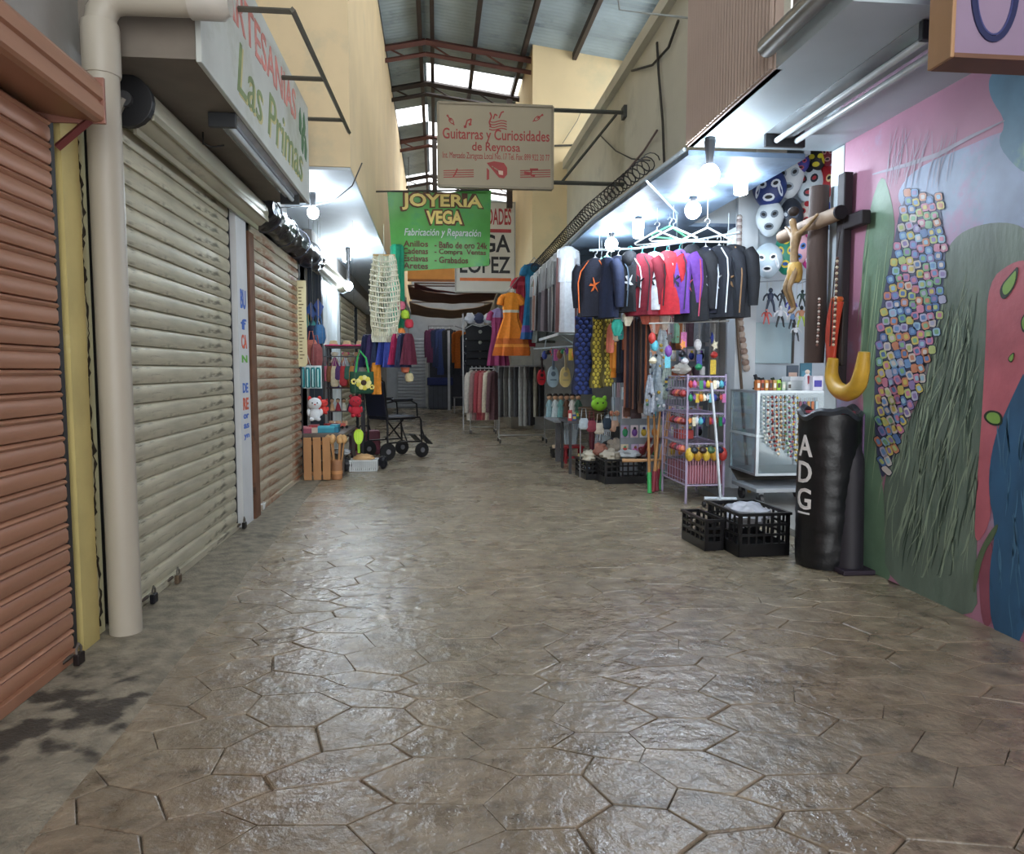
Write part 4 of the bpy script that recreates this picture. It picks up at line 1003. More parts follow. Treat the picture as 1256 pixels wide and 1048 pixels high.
# ================================================================ SHOP WITH MASKS (between the mural and the white pilaster)
MY = 6.36
def wmask(px, py, w, h_, base, trim, eye, label, ang=-.5, style=0, Y=MY):
    p = at(px, py, Y); W_, H_ = w / FPX * Y / 2, h_ / FPX * Y / 2
    t = thing('wrestling_mask', label, 'mask', (p.x, p.y, p.z), ang, 'wrestling masks on the partition')
    m = MB(); nu, nv = 18, 14; rings = []
    for i in range(nv + 1):
        th = max(-PI / 2 + .03, min(PI / 2 - .03, -PI / 2 + PI * i / nv)); ring = []
        for j in range(nu):
            a = 2 * PI * j / nu; d = Vector((math.cos(th) * math.cos(a), math.cos(th) * math.sin(a), math.sin(th)))
            jaw = 1 - .22 * max(0, -d.z); f = .8 if d.y < 0 else .35
            nose = .18 * math.exp(-((d.x / .14) ** 2 + ((d.z + .12) / .16) ** 2)) if d.y < 0 else 0
            ring.append(Vector((d.x * W_ * jaw, (d.y * f - nose) * W_, d.z * H_)))
        rings.append(ring)
    m.loft(rings).build('shell', P(base, .45, var=.1, vs=10), t, smooth=True, world=False)
    def patch(nm, cx, cz, sx, sz, hh, rot=0, lift=.010, k=10):
        pts = []
        for q_ in range(k):
            a = 2 * PI * q_ / k; u = cx + sx * math.cos(a) * math.cos(rot) - sz * math.sin(a) * math.sin(rot); v = cz + sx * math.cos(a) * math.sin(rot) + sz * math.sin(a) * math.cos(rot)
            r2 = 1 - (u / (1 - .22 * max(0, -v))) ** 2 - v * v; y = -.8 * math.sqrt(max(.02, r2))
            y -= .18 * math.exp(-((u / .14) ** 2 + ((v + .12) / .16) ** 2))
            pts.append((u * W_, y * W_ - lift, v * H_))
        MB().poly(pts, (0, .012, 0)).build(nm, P(hh, .45), t, world=False)
    for s in (-1, 1):
        patch('eye_trim', s * .38, .12, .27, .2, trim, s * .35, .006); patch('eye', s * .38, .12, .15, .09, eye, s * .35, .012)
    patch('mouth_trim', 0, -.52, .34, .18, trim, 0, .006); patch('mouth', 0, -.52, .22, .08, eye, 0, .012)
    if style == 1: patch('forehead_mark', 0, .62, .3, .22, trim)
    if style == 2:
        for s in (-1, 1): patch('cheek_mark', s * .62, -.15, .12, .34, trim, s * .3)
    m = MB()
    for k in range(4): m.box(-.012, .012, W_ * .33, W_ * .37, H_ * (-.5 + k * .3), H_ * (-.5 + k * .3) + .01)
    m.build('lacing', P('DADADA', .6), t, world=False)
    return t
wmask(944, 232, 42, 50, '22346E', 'D5DCE6', '14161C', 'blue wrestling mask with white curved trim, topmost at left', style=2)
wmask(968, 218, 36, 52, 'D2DADF', '9AA6B2', '16181E', 'plain white wrestling mask behind the blue one')
wmask(992, 225, 34, 52, 'C9D6DE', '1E2430', 'A83038', 'white and black wrestling mask with red eyes', style=1)
wmask(1011, 224, 28, 46, 'B82C34', 'E0CC9A', '141418', 'red wrestling mask with cream face in the top row', style=2)
wmask(944, 268, 34, 46, 'C4CED4', '68737E', '12141A', 'pale grey wrestling mask with dark eye trim in the middle row')
wmask(970, 268, 30, 50, '2A2F3A', '4C5666', 'C8D0D8', 'dark charcoal wrestling mask in the middle row')
wmask(1004, 258, 32, 30, '2848A0', 'C03038', '12141A', 'small blue wrestling mask with red trim')
wmask(990, 262, 24, 34, 'B8AFA8', 'A02830', '14141A', 'grey wrestling mask with red markings by the cross arm', style=1)
wmask(942, 320, 36, 44, 'BFD0DC', 'F0F4F8', '1E2630', 'light blue wrestling mask with white ring pattern', style=2)
wmask(964, 312, 30, 52, '1C7A62', 'C8B23A', '1A4C90', 'green wrestling mask with yellow forehead', style=1)
wmask(980, 306, 26, 40, 'D8A8B4', '4C7AC0', '16161C', 'pale pink wrestling mask beside the green one')
wmask(993, 308, 26, 48, 'C83A86', 'E8D8E4', '22183A', 'hot pink wrestling mask in the lowest row', style=2)
wmask(1001, 196, 26, 30, '1C1C1E', 'D2C832', 'D2C832', 'black wrestling mask with yellow outlines near the ceiling', style=2, Y=6.3)
wmask(1015, 190, 20, 28, '7A2030', 'B88A8A', '141418', 'maroon wrestling mask high beside the end post', Y=6.25)
wmask(983, 201, 20, 24, '3C3A90', 'B04868', '141418', 'small purple wrestling mask near the ceiling', Y=6.3)
# small hanging figures
def toy(px, py, hpx, cols_, label, Y=6.25, rz=0.0, arms=.5):
    s = hpx / FPX * Y; p = at(px, py, Y)
    t = thing('toy_wrestler', label, 'toy', (p.x, p.y, p.z), rz, 'hanging toy wrestler figures')
    sk, top, leg, cap = cols_
    m = MB(); m.loft([fold_ring(z * s, 0, 0, rx * s, ry * s, 0, 3, 0, 10) for z, rx, ry in ((-.02, .09, .06), (.10, .12, .075), (.2, .13, .08), (.26, .06, .05))]).build('torso', P(top, .5), t, smooth=True, world=False)
    MB().ball((0, 0, .35 * s), (.08 * s, .08 * s, .095 * s), 10, 8).build('head', P(cap, .5), t, smooth=True, world=False)
    for sg in (-1, 1):
        MB().tube([(sg * .12 * s, 0, .22 * s), (sg * .24 * s, -.02 * s, (.22 - arms * .2) * s), (sg * .30 * s, -.05 * s, (.22 - arms * .5) * s)], [.045 * s, .036 * s, .028 * s], 7).build('arm', P(sk, .5), t, smooth=True, world=False)
        MB().tube([(sg * .06 * s, 0, .0), (sg * .12 * s, -.02 * s, -.2 * s), (sg * .16 * s, 0, -.42 * s), (sg * .17 * s, -.05 * s, -.45 * s)], [.055 * s, .045 * s, .034 * s, .03 * s], 7).build('leg', P(leg, .5), t, smooth=True, world=False)
    MB().tube([(0, 0, .43 * s), (0, 0, at(px, 344, Y).z - p.z)], .002, 4).build('string', P('B8B8B0', .6), t, world=False)
    return t
toy(945, 368, 34, ('26303E', '1E2A44', '2A3448', '20283A'), 'navy toy wrestler, leftmost on the strings')
toy(940, 388, 22, ('C85A50', 'B84840', 'C8605A', 'D08070'), 'red toy wrestler hanging lowest at left')
toy(957, 388, 30, ('D8D8DC', 'C8CCD4', '1C2026', 'E0E0E4'), 'white toy wrestler in black trousers')
toy(960, 366, 26, ('1C222A', '22282F', '282E36', '14181E'), 'black toy wrestler in the middle of the strings')
toy(970, 376, 26, ('3A3AA0', '4444A8', '2A3088', '5050B4'), 'purple-blue toy wrestler on the strings')
toy(972, 392, 26, ('D0C8C4', '5A7AA0', '20242C', 'C8C0BC'), 'toy wrestler in blue top and black trousers')
toy(983, 388, 30, ('B88A6A', 'B88060', 'A8C040', '262626'), 'toy wrestler in lime trousers')
toy(984, 366, 24, ('2A4A40', '1E3A34', '24302E', '1A2426'), 'dark green toy wrestler right of the strings')
toy(995, 398, 26, ('5A50A8', '4A4498', '34306A', '6A60B4'), 'violet toy wrestler beside the bead string')
toy(976, 408, 24, ('C8D0D4', 'D8DCE0', '3A3E44', 'D0D4D8'), 'white toy wrestler low before the mirror edge')
# rail with strings for the figures
tag(MB().tube([at(930, 346, 6.25), at(1005, 342, 6.25)], .006, 6).tube([at(932, 346, 6.25), at(932, 346, 6.25) + Vector((0, .365, 0))], .005, 6).tube([at(1003, 342, 6.25), at(1003, 342, 6.25) + Vector((0, .365, 0))], .005, 6).build('display_rail', P('9AA4AC', .4, metal=.5)), 'thin rail above the hanging toy wrestlers', 'rail')
# mirror panel on the partition
t = thing('wall_mirror', 'pale framed panel leaning on the partition under the toy wrestlers', 'panel', (at(953, 445, 6.55).x, 6.58, 1.2))
p, q_ = at(926, 446, 6.58), at(972, 396, 6.58); MB().box(p.x, q_.x, 6.58, 6.615, p.z, q_.z).build('pane', P('9FB8C0', .25, var=.03), t, bevel=.003)
MB().box(q_.x, q_.x + .02, 6.57, 6.618, p.z, q_.z).build('frame_bar', P('3A3630', .5), t)
# glass showcase with necklaces, on a trolley
SX0, SX1, SY0, SY1, SZ0, SZ1 = 2.61, 3.20, 5.72, 6.24, .30, .98
t = thing('glass_showcase', 'metal-framed glass showcase draped with necklaces in the mask shop', 'showcase', ((SX0 + SX1) / 2, (SY0 + SY1) / 2, SZ0))
AL = P('9AA2A8', .35, metal=.6); GL = P('C8D8DC', .06, trans=.9, var=0)
for x in (SX0, SX1):
    for y in (SY0, SY1): MB().box(x - .012, x + .012, y - .012, y + .012, SZ0, SZ1).build('post', AL, t)
for z in (SZ0, .62, SZ1): MB().box(SX0 - .014, SX1 + .014, SY0 - .014, SY1 + .014, z - .012, z + .008).build('shelf', AL if z != .62 else P('B8C4C8', .3), t)
MB().box(SX0 + .012, SX1 - .012, SY0 - .004, SY0 + .001, SZ0 + .008, SZ1 - .012).build('front_pane', GL, t)
MB().box(SX0 - .004, SX0 + .001, SY0 + .012, SY1 - .012, SZ0 + .008, SZ1 - .012).build('side_pane', GL, t)
t = thing('hand_trolley', 'low grey platform trolley under the showcase', 'trolley', (2.9, 5.85, .05))
MB().box(2.56, 3.20, 5.60, 6.10, .165, .20).build('platform', P('8C9298', .5, var=.15), t, bevel=.006)
MB().poly([(2.60, 6.06, .20), (3.16, 6.06, .20), (3.16, 6.2, .27), (2.60, 6.2, .27)], (0, .02, .02)).build('back_lip', P('4A4640', .6), t)
for x in (2.62, 3.12):
    for y in (5.66, 6.02):
        w = MB().lathe([(.05, -.014), (.052, 0), (.05, .014)], 16, (x, y, .101), 'x').build('wheel', P('26262A', .5), t, smooth=True)
        MB().box(x - .02, x + .02, y - .02, y + .02, .12, .165).build('wheel_fork', P('6A6E72', .4, metal=.5), w)
NK = [('necklace of white shell beads at the left of the showcase', 'D8D8D4', 'A8B8B0'), ('necklace of dark red and pale beads on the showcase', '7A2A2A', 'C8B8A8'), ('necklace of red coral beads on the showcase', 'A83C34', '3A1818'), ('necklace of amber and cream beads on the showcase', 'C8A468', 'E0D8C0'),
      ('necklace of brown wooden beads on the showcase', '6A4632', '8A6A4A'), ('necklace of white and green beads on the showcase', 'CCD4C4', '5A8A5A'), ('necklace of violet and red beads on the showcase', '5A3A6A', 'B05A5A'), ('necklace of yellow beads nearest the punching bag', 'C8B040', '7A6A30')]
for k, (lb, a, b_) in enumerate(NK):
    px = 937 + k * 5.2; y = 5.69
    top = at(px, 485, y); bot = at(px + 2 + (k % 3), 545 + 3 * (k % 4) + 2 * k, y); top2 = at(px + 4.5, 485, y)
    mid1 = at(px - .5, 520, y); mid2 = at(px + 6, 520, y)
    beads(lb, [top, mid1, bot, mid2, top2], .0105, a, 26, 'bead_necklace', b_, 'necklaces on the showcase')
for k in range(5):
    px = 982 + k * 5; p = at(px, 488, 5.7)
    t = thing('key_pendant', ('maroon', 'violet', 'amber', 'orange', 'pale blue')[k] + ' wooden pendant hanging at the right of the showcase', 'pendant', (p.x, 5.7, p.z - .12))
    MB().box(p.x - .012, p.x + .012, 5.694, 5.704, p.z - .12, p.z - .03).build('body', P(('7A3A48', '6A4A7A', 'B8843A', 'B86A3A', 'A8C0C8')[k], .5), t, bevel=.004)
    MB().tube([(p.x, 5.699, p.z - .03), (p.x, 5.699, p.z)], .003, 4).build('loop', P('6A6A62', .5), t)
# things on top of the showcase
ZT = SZ1 + .008
TOP = [(929, 'B86A30', 'orange spice box, leftmost on the showcase'), (934, 'A84A28', 'red-brown spice box on the showcase'), (939, 'C88A3A', 'amber spice box on the showcase'), (944, '8A4A28', 'brown spice box on the showcase'), (949, 'B89050', 'tan spice box on the showcase'), (954, 'A8D838', 'lime green box on the showcase'), (960, 'B8C8B0', 'pale green box on the showcase'), (967, 'C8CCC8', 'white box with dark label on the showcase')]
for k, (px, h, lb) in enumerate(TOP):
    p = at(px, 470, 5.85); box_item('small_box', lb, 'box', (p.x, 5.85, ZT), (.03, .05, .085 if k < 6 else .07), h, stripe='3A2A20' if k % 2 else 'E0D8C8')
p = at(975, 470, 6.0); box_item('storage_tub', 'white lidded tub on the showcase', 'tub', (p.x, 6.0, ZT), (.16, .16, .11), 'CFD4D2', top='E4E8EA')
p = at(990, 470, 5.8)
t = thing('white_figurine', 'white ceramic saint figurine on the showcase', 'figurine', (p.x, 5.8, ZT))
MB().lathe([(.036, 0), (.04, .02), (.03, .09), (.026, .12), (.012, .135)], 14, (0, 0, 0)).build('robe', P('DCDCE0', .4), t, smooth=True, world=False)
MB().ball((0, 0, .152), .02, 10, 8).build('head', P('D8C4B4', .5), t, smooth=True, world=False)
MB().box(-.012, .0, -.034, -.02, .03, .12).build('sash', P('A83A48', .5), t, world=False)
p = at(1001, 470, 5.75); box_item('small_box', 'white box with violet band on the showcase', 'box', (p.x, 5.75, ZT), (.09, .06, .12), 'D4D4DE', stripe='3A32A0')
for k, (px, w, hh) in enumerate(((930, .07, .13), (938, .05, .10), (952, .08, .10), (962, .07, .09))):
    p = at(px, 458, 6.15)
    t = thing('dark_figurine', ('tall black horse figurine', 'small black dog figurine', 'dark green bush-shaped figurine', 'black crouching figurine')[k] + ' behind the boxes on the showcase', 'figurine', (p.x, 6.15, ZT), .4)
    hc = ('14161C', '1A1C20', '24382E', '16161E')[k]
    MB().box(-w / 2, w / 2, -.03, .03, 0, .012).build('plinth', P('2A2420', .5), t, bevel=.002, world=False)
    for sx in (-1, 1):
        for sy in (-1, 1): MB().tube([(sx * w * .32, sy * .015, .01), (sx * w * .34, sy * .015, hh * .55)], .008, 6).build('leg', P(hc, .4), t, world=False)
    MB().ball((0, 0, hh * .62), (w * .5, .024, hh * .2), 12, 8).build('body', P(hc, .4), t, smooth=True, world=False)
    MB().tube([(-w * .36, 0, hh * .7), (-w * .5, 0, hh * .95), (-w * .75, 0, hh * .92)], [.016, .014, .008], 8).build('neck', P(hc, .4), t, smooth=True, world=False)
for k, (px, h) in enumerate(((967, '3A4A5A'), (983, '2C6A80'))):
    p = at(px, 446, 6.3); box_item('framed_picture', ('grey picture block', 'blue picture block')[k] + ' standing at the back of the showcase', 'picture', (p.x, 6.22, ZT), (.10, .03, .21 + .02 * k), h, stripe='C8A898' if k == 0 else '4A90A8', rz=-.2)
# garlic-like string and pole at the pilaster
beads('braided string of pale garlic bulbs hanging on the white pilaster', [at(905, 330, 6.5), at(908, 400, 6.5), at(916, 455, 6.49)], .036, 'B4A498', 18, 'garlic_string', '8A7468')
beads('upper string of brownish shells hanging on the white pilaster', [at(907, 265, 6.5), at(906, 320, 6.5)], .028, '8A7C78', 14, 'shell_string', 'B0A8A4')
t = thing('wooden_pole', 'long dark wooden pole leaning on the white pilaster', 'pole', (2.66, 6.38, 0))
MB().tube([at(919, 606, 6.3) * 1, at(903, 385, 6.42)], .014, 8).build('shaft', P('5A4A3C', .6, var=.3, vs=6), t, smooth=True)
p = at(919, 608, 6.3); MB().tube([p + Vector((0, 0, -.02)), p + Vector((-.005, 0, .10))], .018, 8).build('grip', P('A88A4A', .6), t)
# folded steel gate
t = thing('folding_gate', 'folded grey steel gate leaves beside the white pilaster', 'gate', (2.68, 6.85, 0))
for k in range(4):
    x = 2.60 + k * .04
    MB().poly([(x, 6.78 + .05 * (k % 2), 0.004), (x + .038, 6.83 - .05 * (k % 2), 0.004), (x + .040, 6.85 - .05 * (k % 2), 0.004), (x + .002, 6.80 + .05 * (k % 2), 0.004)], (0, 0, 2.2)).build('leaf', P('8C8A88', .5, metal=.3, var=.15, vs=3), t)
MB().box(2.765, 2.80, 6.81, 6.88, .004, 2.3).build('dark_gap_strip', P('121014', .6), t)  # near-black strip colours in the shade of the gap beside the pilaster
# ================================================================ RIGHT STALL: JACKETS ON THE RAIL
JR0, JR1 = Vector((1.42, 6.75, 2.26)), Vector((2.52, 5.95, 2.30))
t = thing('garment_rail', 'white bent rail that carries the hanging jackets', 'rail', JR1)
MB().tube([JR0, (1.8, 6.55, 2.25), (2.2, 6.25, 2.27), JR1], .011, 8).build('bar', P('C8D4DA', .3, metal=.4), t, smooth=True)
for p in ((1.5, 6.7), (2.45, 6.02)): MB().tube([(p[0], p[1], 2.27), (p[0], p[1], 2.468)], .004, 5).build('suspension_wire', P('A8B4BA', .4), t)
JK = [('1C2030', None, 'D86A30', 'black jacket with orange print, leftmost on the rail'), ('1A2440', None, None, 'plain navy jacket, second from the left on the rail'), ('20263A', '4A5A6A', None, 'dark blue jacket with grey piping, third on the rail'),
      ('16181E', 'C8C8CC', None, 'black jacket with white skull-like print'), ('7A1A2C', '1A1A20', None, 'dark crimson jacket left of the white one'), ('C8CCD4', '14161C', None, 'white jacket with black front print'),
      ('B82430', None, None, 'bright red jacket in the middle of the rail'), ('6A3C98', '2A2A40', None, 'purple jacket just right of the red one'), ('1A1C22', 'B04860', None, 'black jacket with rose piping right of the purple one'),
      ('14182A', 'C4CAD4', None, 'black jacket with white shoulder stripe at the right'), ('161A24', 'D0D6DC', None, 'large black jacket with white seams, second from the right'), ('12151C', '8A6A4A', None, 'black jacket with brown print, rightmost on the rail')]
N = len(JK)
for k, (h, ac, ac2, lb) in enumerate(JK):
    f = (k + .5) / N; p = JR0.lerp(JR1, f); p.z = 2.262 + .02 * f + (.0 if k else 0)
    jacket(lb, (p.x, p.y, p.z), -1.0 + R.uniform(-.35, .5), .60 + R.uniform(-.03, .06) + (.06 if k > 7 else 0), .36 + R.uniform(-.02, .04), h, ac or ac2, True, ('4FB4B0' if 2 < k < 9 else 'D8DEE2'), k in (3, 8), group='jackets on the stall rail')
# empty white hangers and turquoise ones above
def spare(label, pos, rz, h):
    t = thing('coat_hanger', label, 'hanger', pos, rz, 'empty hangers under the stall ceiling')
    w = .38; m = MB(); m.tube([(0, 0, -.07)] + [(.02 * math.sin(a), 0, -.022 + .02 * math.cos(a)) for a in [PI * k / 6 for k in range(6, -4, -1)]], .004, 6); m.build('hook', P('B8BCC0', .3, metal=.6), t, world=False)
    MB().tube([(0, 0, -.07), (w / 2, 0, -.16), (w / 2 - .02, 0, -.175), (-w / 2 + .02, 0, -.175), (-w / 2, 0, -.16), (0, 0, -.07)], .008, 6).build('frame', P(h, .4), t, smooth=True, world=False)
    MB().tube([(0, 0, -.003), (0, 0, 2.47 - pos[2])], .002, 4).build('cord', P('B8C0C4', .5), t, world=False)
for k, (px, py, Y, h, c_) in enumerate(((806, 272, 5.9, 'E0E8EA', 'white'), (826, 268, 5.8, 'D8E4EA', 'pale blue'), (868, 268, 5.5, 'E4ECEE', 'off-white'), (822, 250, 6.1, '6AC890', 'mint green'), (745, 305, 7.2, '58C8A0', 'turquoise'), (738, 315, 7.4, '48B870', 'bright green'))):
    p = at(px, py, Y); p.z = min(p.z, 2.44)
    spare(c_ + ' empty plastic hanger above the jackets', p, .3 * (k - 2), h)
tag(MB().tube([(1.44, 5.0, 2.45), (2.0, 6.0, 2.449), (2.4, 7.2, 2.45)], .008, 6).build('ceiling_rail', P('B8C8D0', .3, metal=.4)), 'thin pale rail under the right stall ceiling holding spare hangers', 'rail')
# ================================================================ SCARVES, PONCHOS, BAGS BELOW
def scaled_scarf(label, px, py0, py1, Y, w, a, b_, nm, rz=0):
    p, q_ = at(px, py0, Y), at(px, py1, Y); L = p.z - q_.z
    t = thing(nm, label, 'scarf', p, rz)
    rows = 18; m = MB(); m.loft([fold_ring(-L * i / 24, .012 * math.sin(i * .5), 0, w * .5 * (.9 + .012 * i), .035, .2, 5, 1, 20) for i in range(25)]); m.build('cloth', FAB(b_), t, smooth=True, world=False)
    sc = MB()
    for r_ in range(rows):
        for k in range(3):
            x = (-.36 + .36 * k + (.18 if r_ % 2 else 0)) * w; z = -L * (r_ + .5) / rows
            if abs(x) < w * .46: sc.ball((x, -.034, z), (w * .15, .012, L / rows * .55), 8, 5)
    sc.build('knit_scale', FAB(a), t, smooth=True, world=False)
    return t
scaled_scarf('navy blue knitted scarf with scale pattern at the stall edge', 715, 388, 484, 7.15, .17, '22346E', '131A3A', 'knit_scarf')
scaled_scarf('mustard yellow knitted scarf with scale pattern', 733, 390, 476, 7.05, .11, 'B0A03C', '5A5222', 'knit_scarf')
scaled_scarf('second mustard knitted scarf, its end swinging right', 745, 392, 474, 7.0, .11, 'A8983A', '524A20', 'knit_scarf', .4)
PON = [(755, 420, 452, 'C8822C', 'short orange woven pouch among the ponchos', ['C8822C', 'D08A34', 'B87424']), (764, 395, 458, '1C1E30', 'black poncho with fine stripes', ['1C1E30', '2A2438', '14161E']), (773, 385, 500, '5A3A30', 'brown striped poncho with long tail', ['5A3A30', '2A1E20', '7A4A3A', '241C28']),
       (782, 388, 502, '3A2A2C', 'dark brown striped poncho beside the brown one', ['3A2A2C', '241A20', '6A4434', '1C1820']), (790, 392, 495, '4A3428', 'rust and black striped poncho', ['8A4E30', '2A1E1E', '4A3428', '1C1820'])]
for k, (px, py0, py1, h, lb, bands) in enumerate(PON):
    Y = 6.95 - .07 * k; p, q_ = at(px, py0, Y), at(px, py1, Y)
    drape(lb, p, .2 * (k - 2), p.z - q_.z, .105, h, 'striped_poncho', 'poncho', 'ponchos below the jackets', bands * 3, .04, fringe=h)
for k, (px, py0, py1, h, lb) in enumerate(((757, 392, 412, '2E9A88', 'teal small pennant cloth'), (770, 383, 400, 'E4DCC8', 'cream small cloth cap'), (803, 385, 410, 'D08A70', 'salmon small cloth pouch'), (815, 378, 405, 'D8C8B8', 'pale pointed cloth pouch'), (792, 378, 398, 'C86A58', 'coral small cloth pouch'))):
    Y = 6.6; p, q_ = at(px, py0, Y), at(px, py1, Y)
    drape(lb + ' hanging directly below the jackets', p, 0, p.z - q_.z, .10, h, 'cloth_pouch', 'pouch', None, None, .03, 4, .5)
# clear plastic bags with bracelets hanging in a bunch
for k, (px, py0, py1, w, h) in enumerate(((800, 415, 470, .13, 'A8B4BC'), (812, 400, 455, .12, 'B8C4CC'), (806, 445, 505, .14, '8C9AA4'), (818, 440, 490, .11, '9AA8A0'), (796, 460, 510, .10, 'A0A8B4'))):
    Y = 6.75 - .03 * k; p, q_ = at(px, py0, Y), at(px, py1, Y); L = p.z - q_.z
    t = thing('plastic_bag', ('clear bag of trinkets hung highest at the left', 'clear bag of trinkets hung highest at the right', 'large clear bag of trinkets in the middle', 'greenish clear bag of trinkets at the right', 'lowest clear bag of trinkets at the left')[k] + ' beside the ponchos', 'bag', q_, 0, 'bags of trinkets beside the ponchos')
    cloth(t, 'bag', [(L, 0, 0, .012, .012), (L * .85, 0, 0, w * .3, .03), (L * .5, 0, 0, w * .5, .05), (0.02, 0, 0, w * .5, .05), (0, 0, 0, w * .3, .03)], P(h, .2, var=.4, vs=30, bump=.8, bs=40), .4, 7)
    for q in range(7): MB().ball((R.uniform(-.4, .4) * w, -.05, R.uniform(.05, .65) * L), R.uniform(.010, .018), 8, 6).build('trinket', P(R.choice(['D8D8DC', '3A4A6A', '7A3A3A', '4A7A5A', 'C8A84A', '2A2A34']), .3), t, smooth=True, world=False)
# ================================================================ WIRE RACK WITH KEYCHAINS
KX0, KX1, KY0, KY1 = 2.14, 2.475, 6.07, 6.73
t = thing('wire_rack', 'lilac wire display rack loaded with trinkets', 'rack', ((KX0 + KX1) / 2, (KY0 + KY1) / 2, 0))
LIL = P('A89CB8', .4, metal=.2)
for x in (KX0, KX1):
    for y in (KY0, KY1): MB().tube([(x, y, .002), (x, y, 1.12)], .011, 8).build('post', LIL, t)
LEV = (.16, .52, .78, .98, 1.10)
for z in LEV:
    m = MB(); m.tube([(KX0, KY0, z), (KX1, KY0, z), (KX1, KY1, z), (KX0, KY1, z), (KX0, KY0, z)], .007, 6)
    for k in range(1, 8): x = KX0 + (KX1 - KX0) * k / 8; m.tube([(x, KY0, z), (x, KY1, z)], .003, 4)
    m.build('wire_shelf', LIL, t)
m = MB()
for k in range(1, 9): y = KY0 + (KY1 - KY0) * k / 9; m.tube([(KX0, y, .16), (KX0, y, 1.10)], .003, 4)
for k in range(12): z = .2 + .08 * k; m.tube([(KX0, KY0, z), (KX0, KY1, z)], .003, 4)
m.build('side_grid', LIL, t)
for k in range(2):
    x = KX0 + .09 + .165 * k
    b = thing('trinket_bin', ('pink lattice bin at the left of the rack bottom', 'pink lattice bin at the right of the rack bottom')[k], 'bin', (x, 6.5, .168))
    for j in range(7): MB().box(x - .075 + j * .024, x - .067 + j * .024, 6.09, 6.098, .168, .40).build('slat', P('B08090', .5), b)
    MB().box(x - .078, x + .078, 6.099, 6.62, .170, .33).build('body', P('8A4A58', .5, var=.3, vs=30), b)
    MB().box(x - .08, x + .08, 6.085, 6.102, .39, .405).build('rim', P('C09AA8', .5), b)
PALN = ['red', 'yellow', 'navy', 'green', 'white', 'pink', 'orange', 'black', 'purple', 'turquoise', 'brown', 'cream']
ORD = ['first', 'second', 'third', 'fourth', 'fifth', 'sixth', 'seventh', 'eighth', 'ninth', 'tenth', 'eleventh']
KIND = ['ball', 'drop', 'star', 'block']
PAL = ['B83A34', 'D8B83A', '2A3A8A', '2A8A5A', 'D8D8DC', 'C86AA8', 'E08A3A', '1C1C24', '7A4AA0', '5AB4C8', '8A5A3A', 'E4DCC0']
pend = {}
def keychain(x, y, z, h, lb, grp, kind, s=1.0):
    t = thing('keychain', lb, 'keychain', (x, y, z), R.uniform(-.5, .5), grp)
    if ('r', 0) not in pend: pend[('r', 0)] = MB().tube([(.010 * math.cos(a), 0, .010 * math.sin(a)) for a in [2 * PI * i / 10 for i in range(11)]], .0016, 4).mesh('ring', P('B8B8BC', .3, metal=.8))
    key = (kind, h, s)
    if key not in pend:
        if kind == 0: m = MB().ball((0, 0, -.036 * s), (.017 * s, .014 * s, .026 * s), 10, 7)
        elif kind == 1: m = MB().lathe([(.004, -.012), (.014 * s, -.03), (.018 * s, -.05), (.012 * s, -.07), (.003, -.075)], 10)
        elif kind == 2: m = MB().poly([(.016 * s * math.cos(a) * (1 if i % 2 else .5), -.005, -.04 + .026 * s * math.sin(a) * (1 if i % 2 else .5)) for i, a in enumerate([2 * PI * i / 10 for i in range(10)])], (0, .010, 0))
        else: m = MB().box(-.012 * s, .012 * s, -.006, .006, -.07 * s, -.012)
        pend[key] = m.mesh('charm', P(h, .4, var=.25, vs=60), kind < 2)
    share('ring', pend[('r', 0)], t); share('charm', pend[key], t)
    return t
for r_, z in enumerate((1.085, .97, .77)):
    for k in range(11):
        x = KX0 + .02 + (KX1 - KX0 - .04) * k / 10
        keychain(x, KY0 - .018 - .012 * (k % 2), z - .005, PAL[(k * 5 + r_ * 3) % 12], '%s %s keychain, %s from the left in the %s row of the lilac rack' % (PALN[(k * 5 + r_ * 3) % 12], KIND[(k + r_) % 4], ORD[k], ('top', 'middle', 'lower')[r_]), ('keychains on the rack top row', 'keychains on the rack middle row', 'keychains on the rack lower row')[r_], (k + r_) % 4, 1.25)
for k in range(9):
    x = KX0 + .02 + (KX1 - KX0 - .04) * k / 8
    keychain(x, KY0 - .02 - .01 * (k % 2), .515, ['C8A83A', '26282C', 'B88A2A', '3A2A24', 'D0B040', '4A6A4A', 'C89A3A', '1C2440', 'B83A34'][k], ('gold', 'charcoal', 'amber', 'dark brown', 'yellow', 'sage', 'ochre', 'midnight blue', 'red')[k] + ' larger plush keychain below the lowest rail of the lilac rack', 'plush keychains on the rack', k % 2, 2.3)
for r_ in range(3):
    for k in range(5):
        keychain(KX0 - .016, KY0 + .05 + .07 * k, 1.0 - .24 * r_, ['A83A3A', '7A2A2A', 'C86A4A', 'B04A5A', '5A2A3A'][(k + r_) % 5], 'red trinket on the side grid of the lilac rack, %s row, %s from the front' % (('upper', 'middle', 'lower')[r_], ORD[k]), 'red trinkets on the rack side', 1, 2.0)
box_item('trinket_box', 'red open box on the middle shelf of the lilac rack', 'box', (2.26, 6.5, .53), (.14, .14, .08), 'B03A34', rz=0)
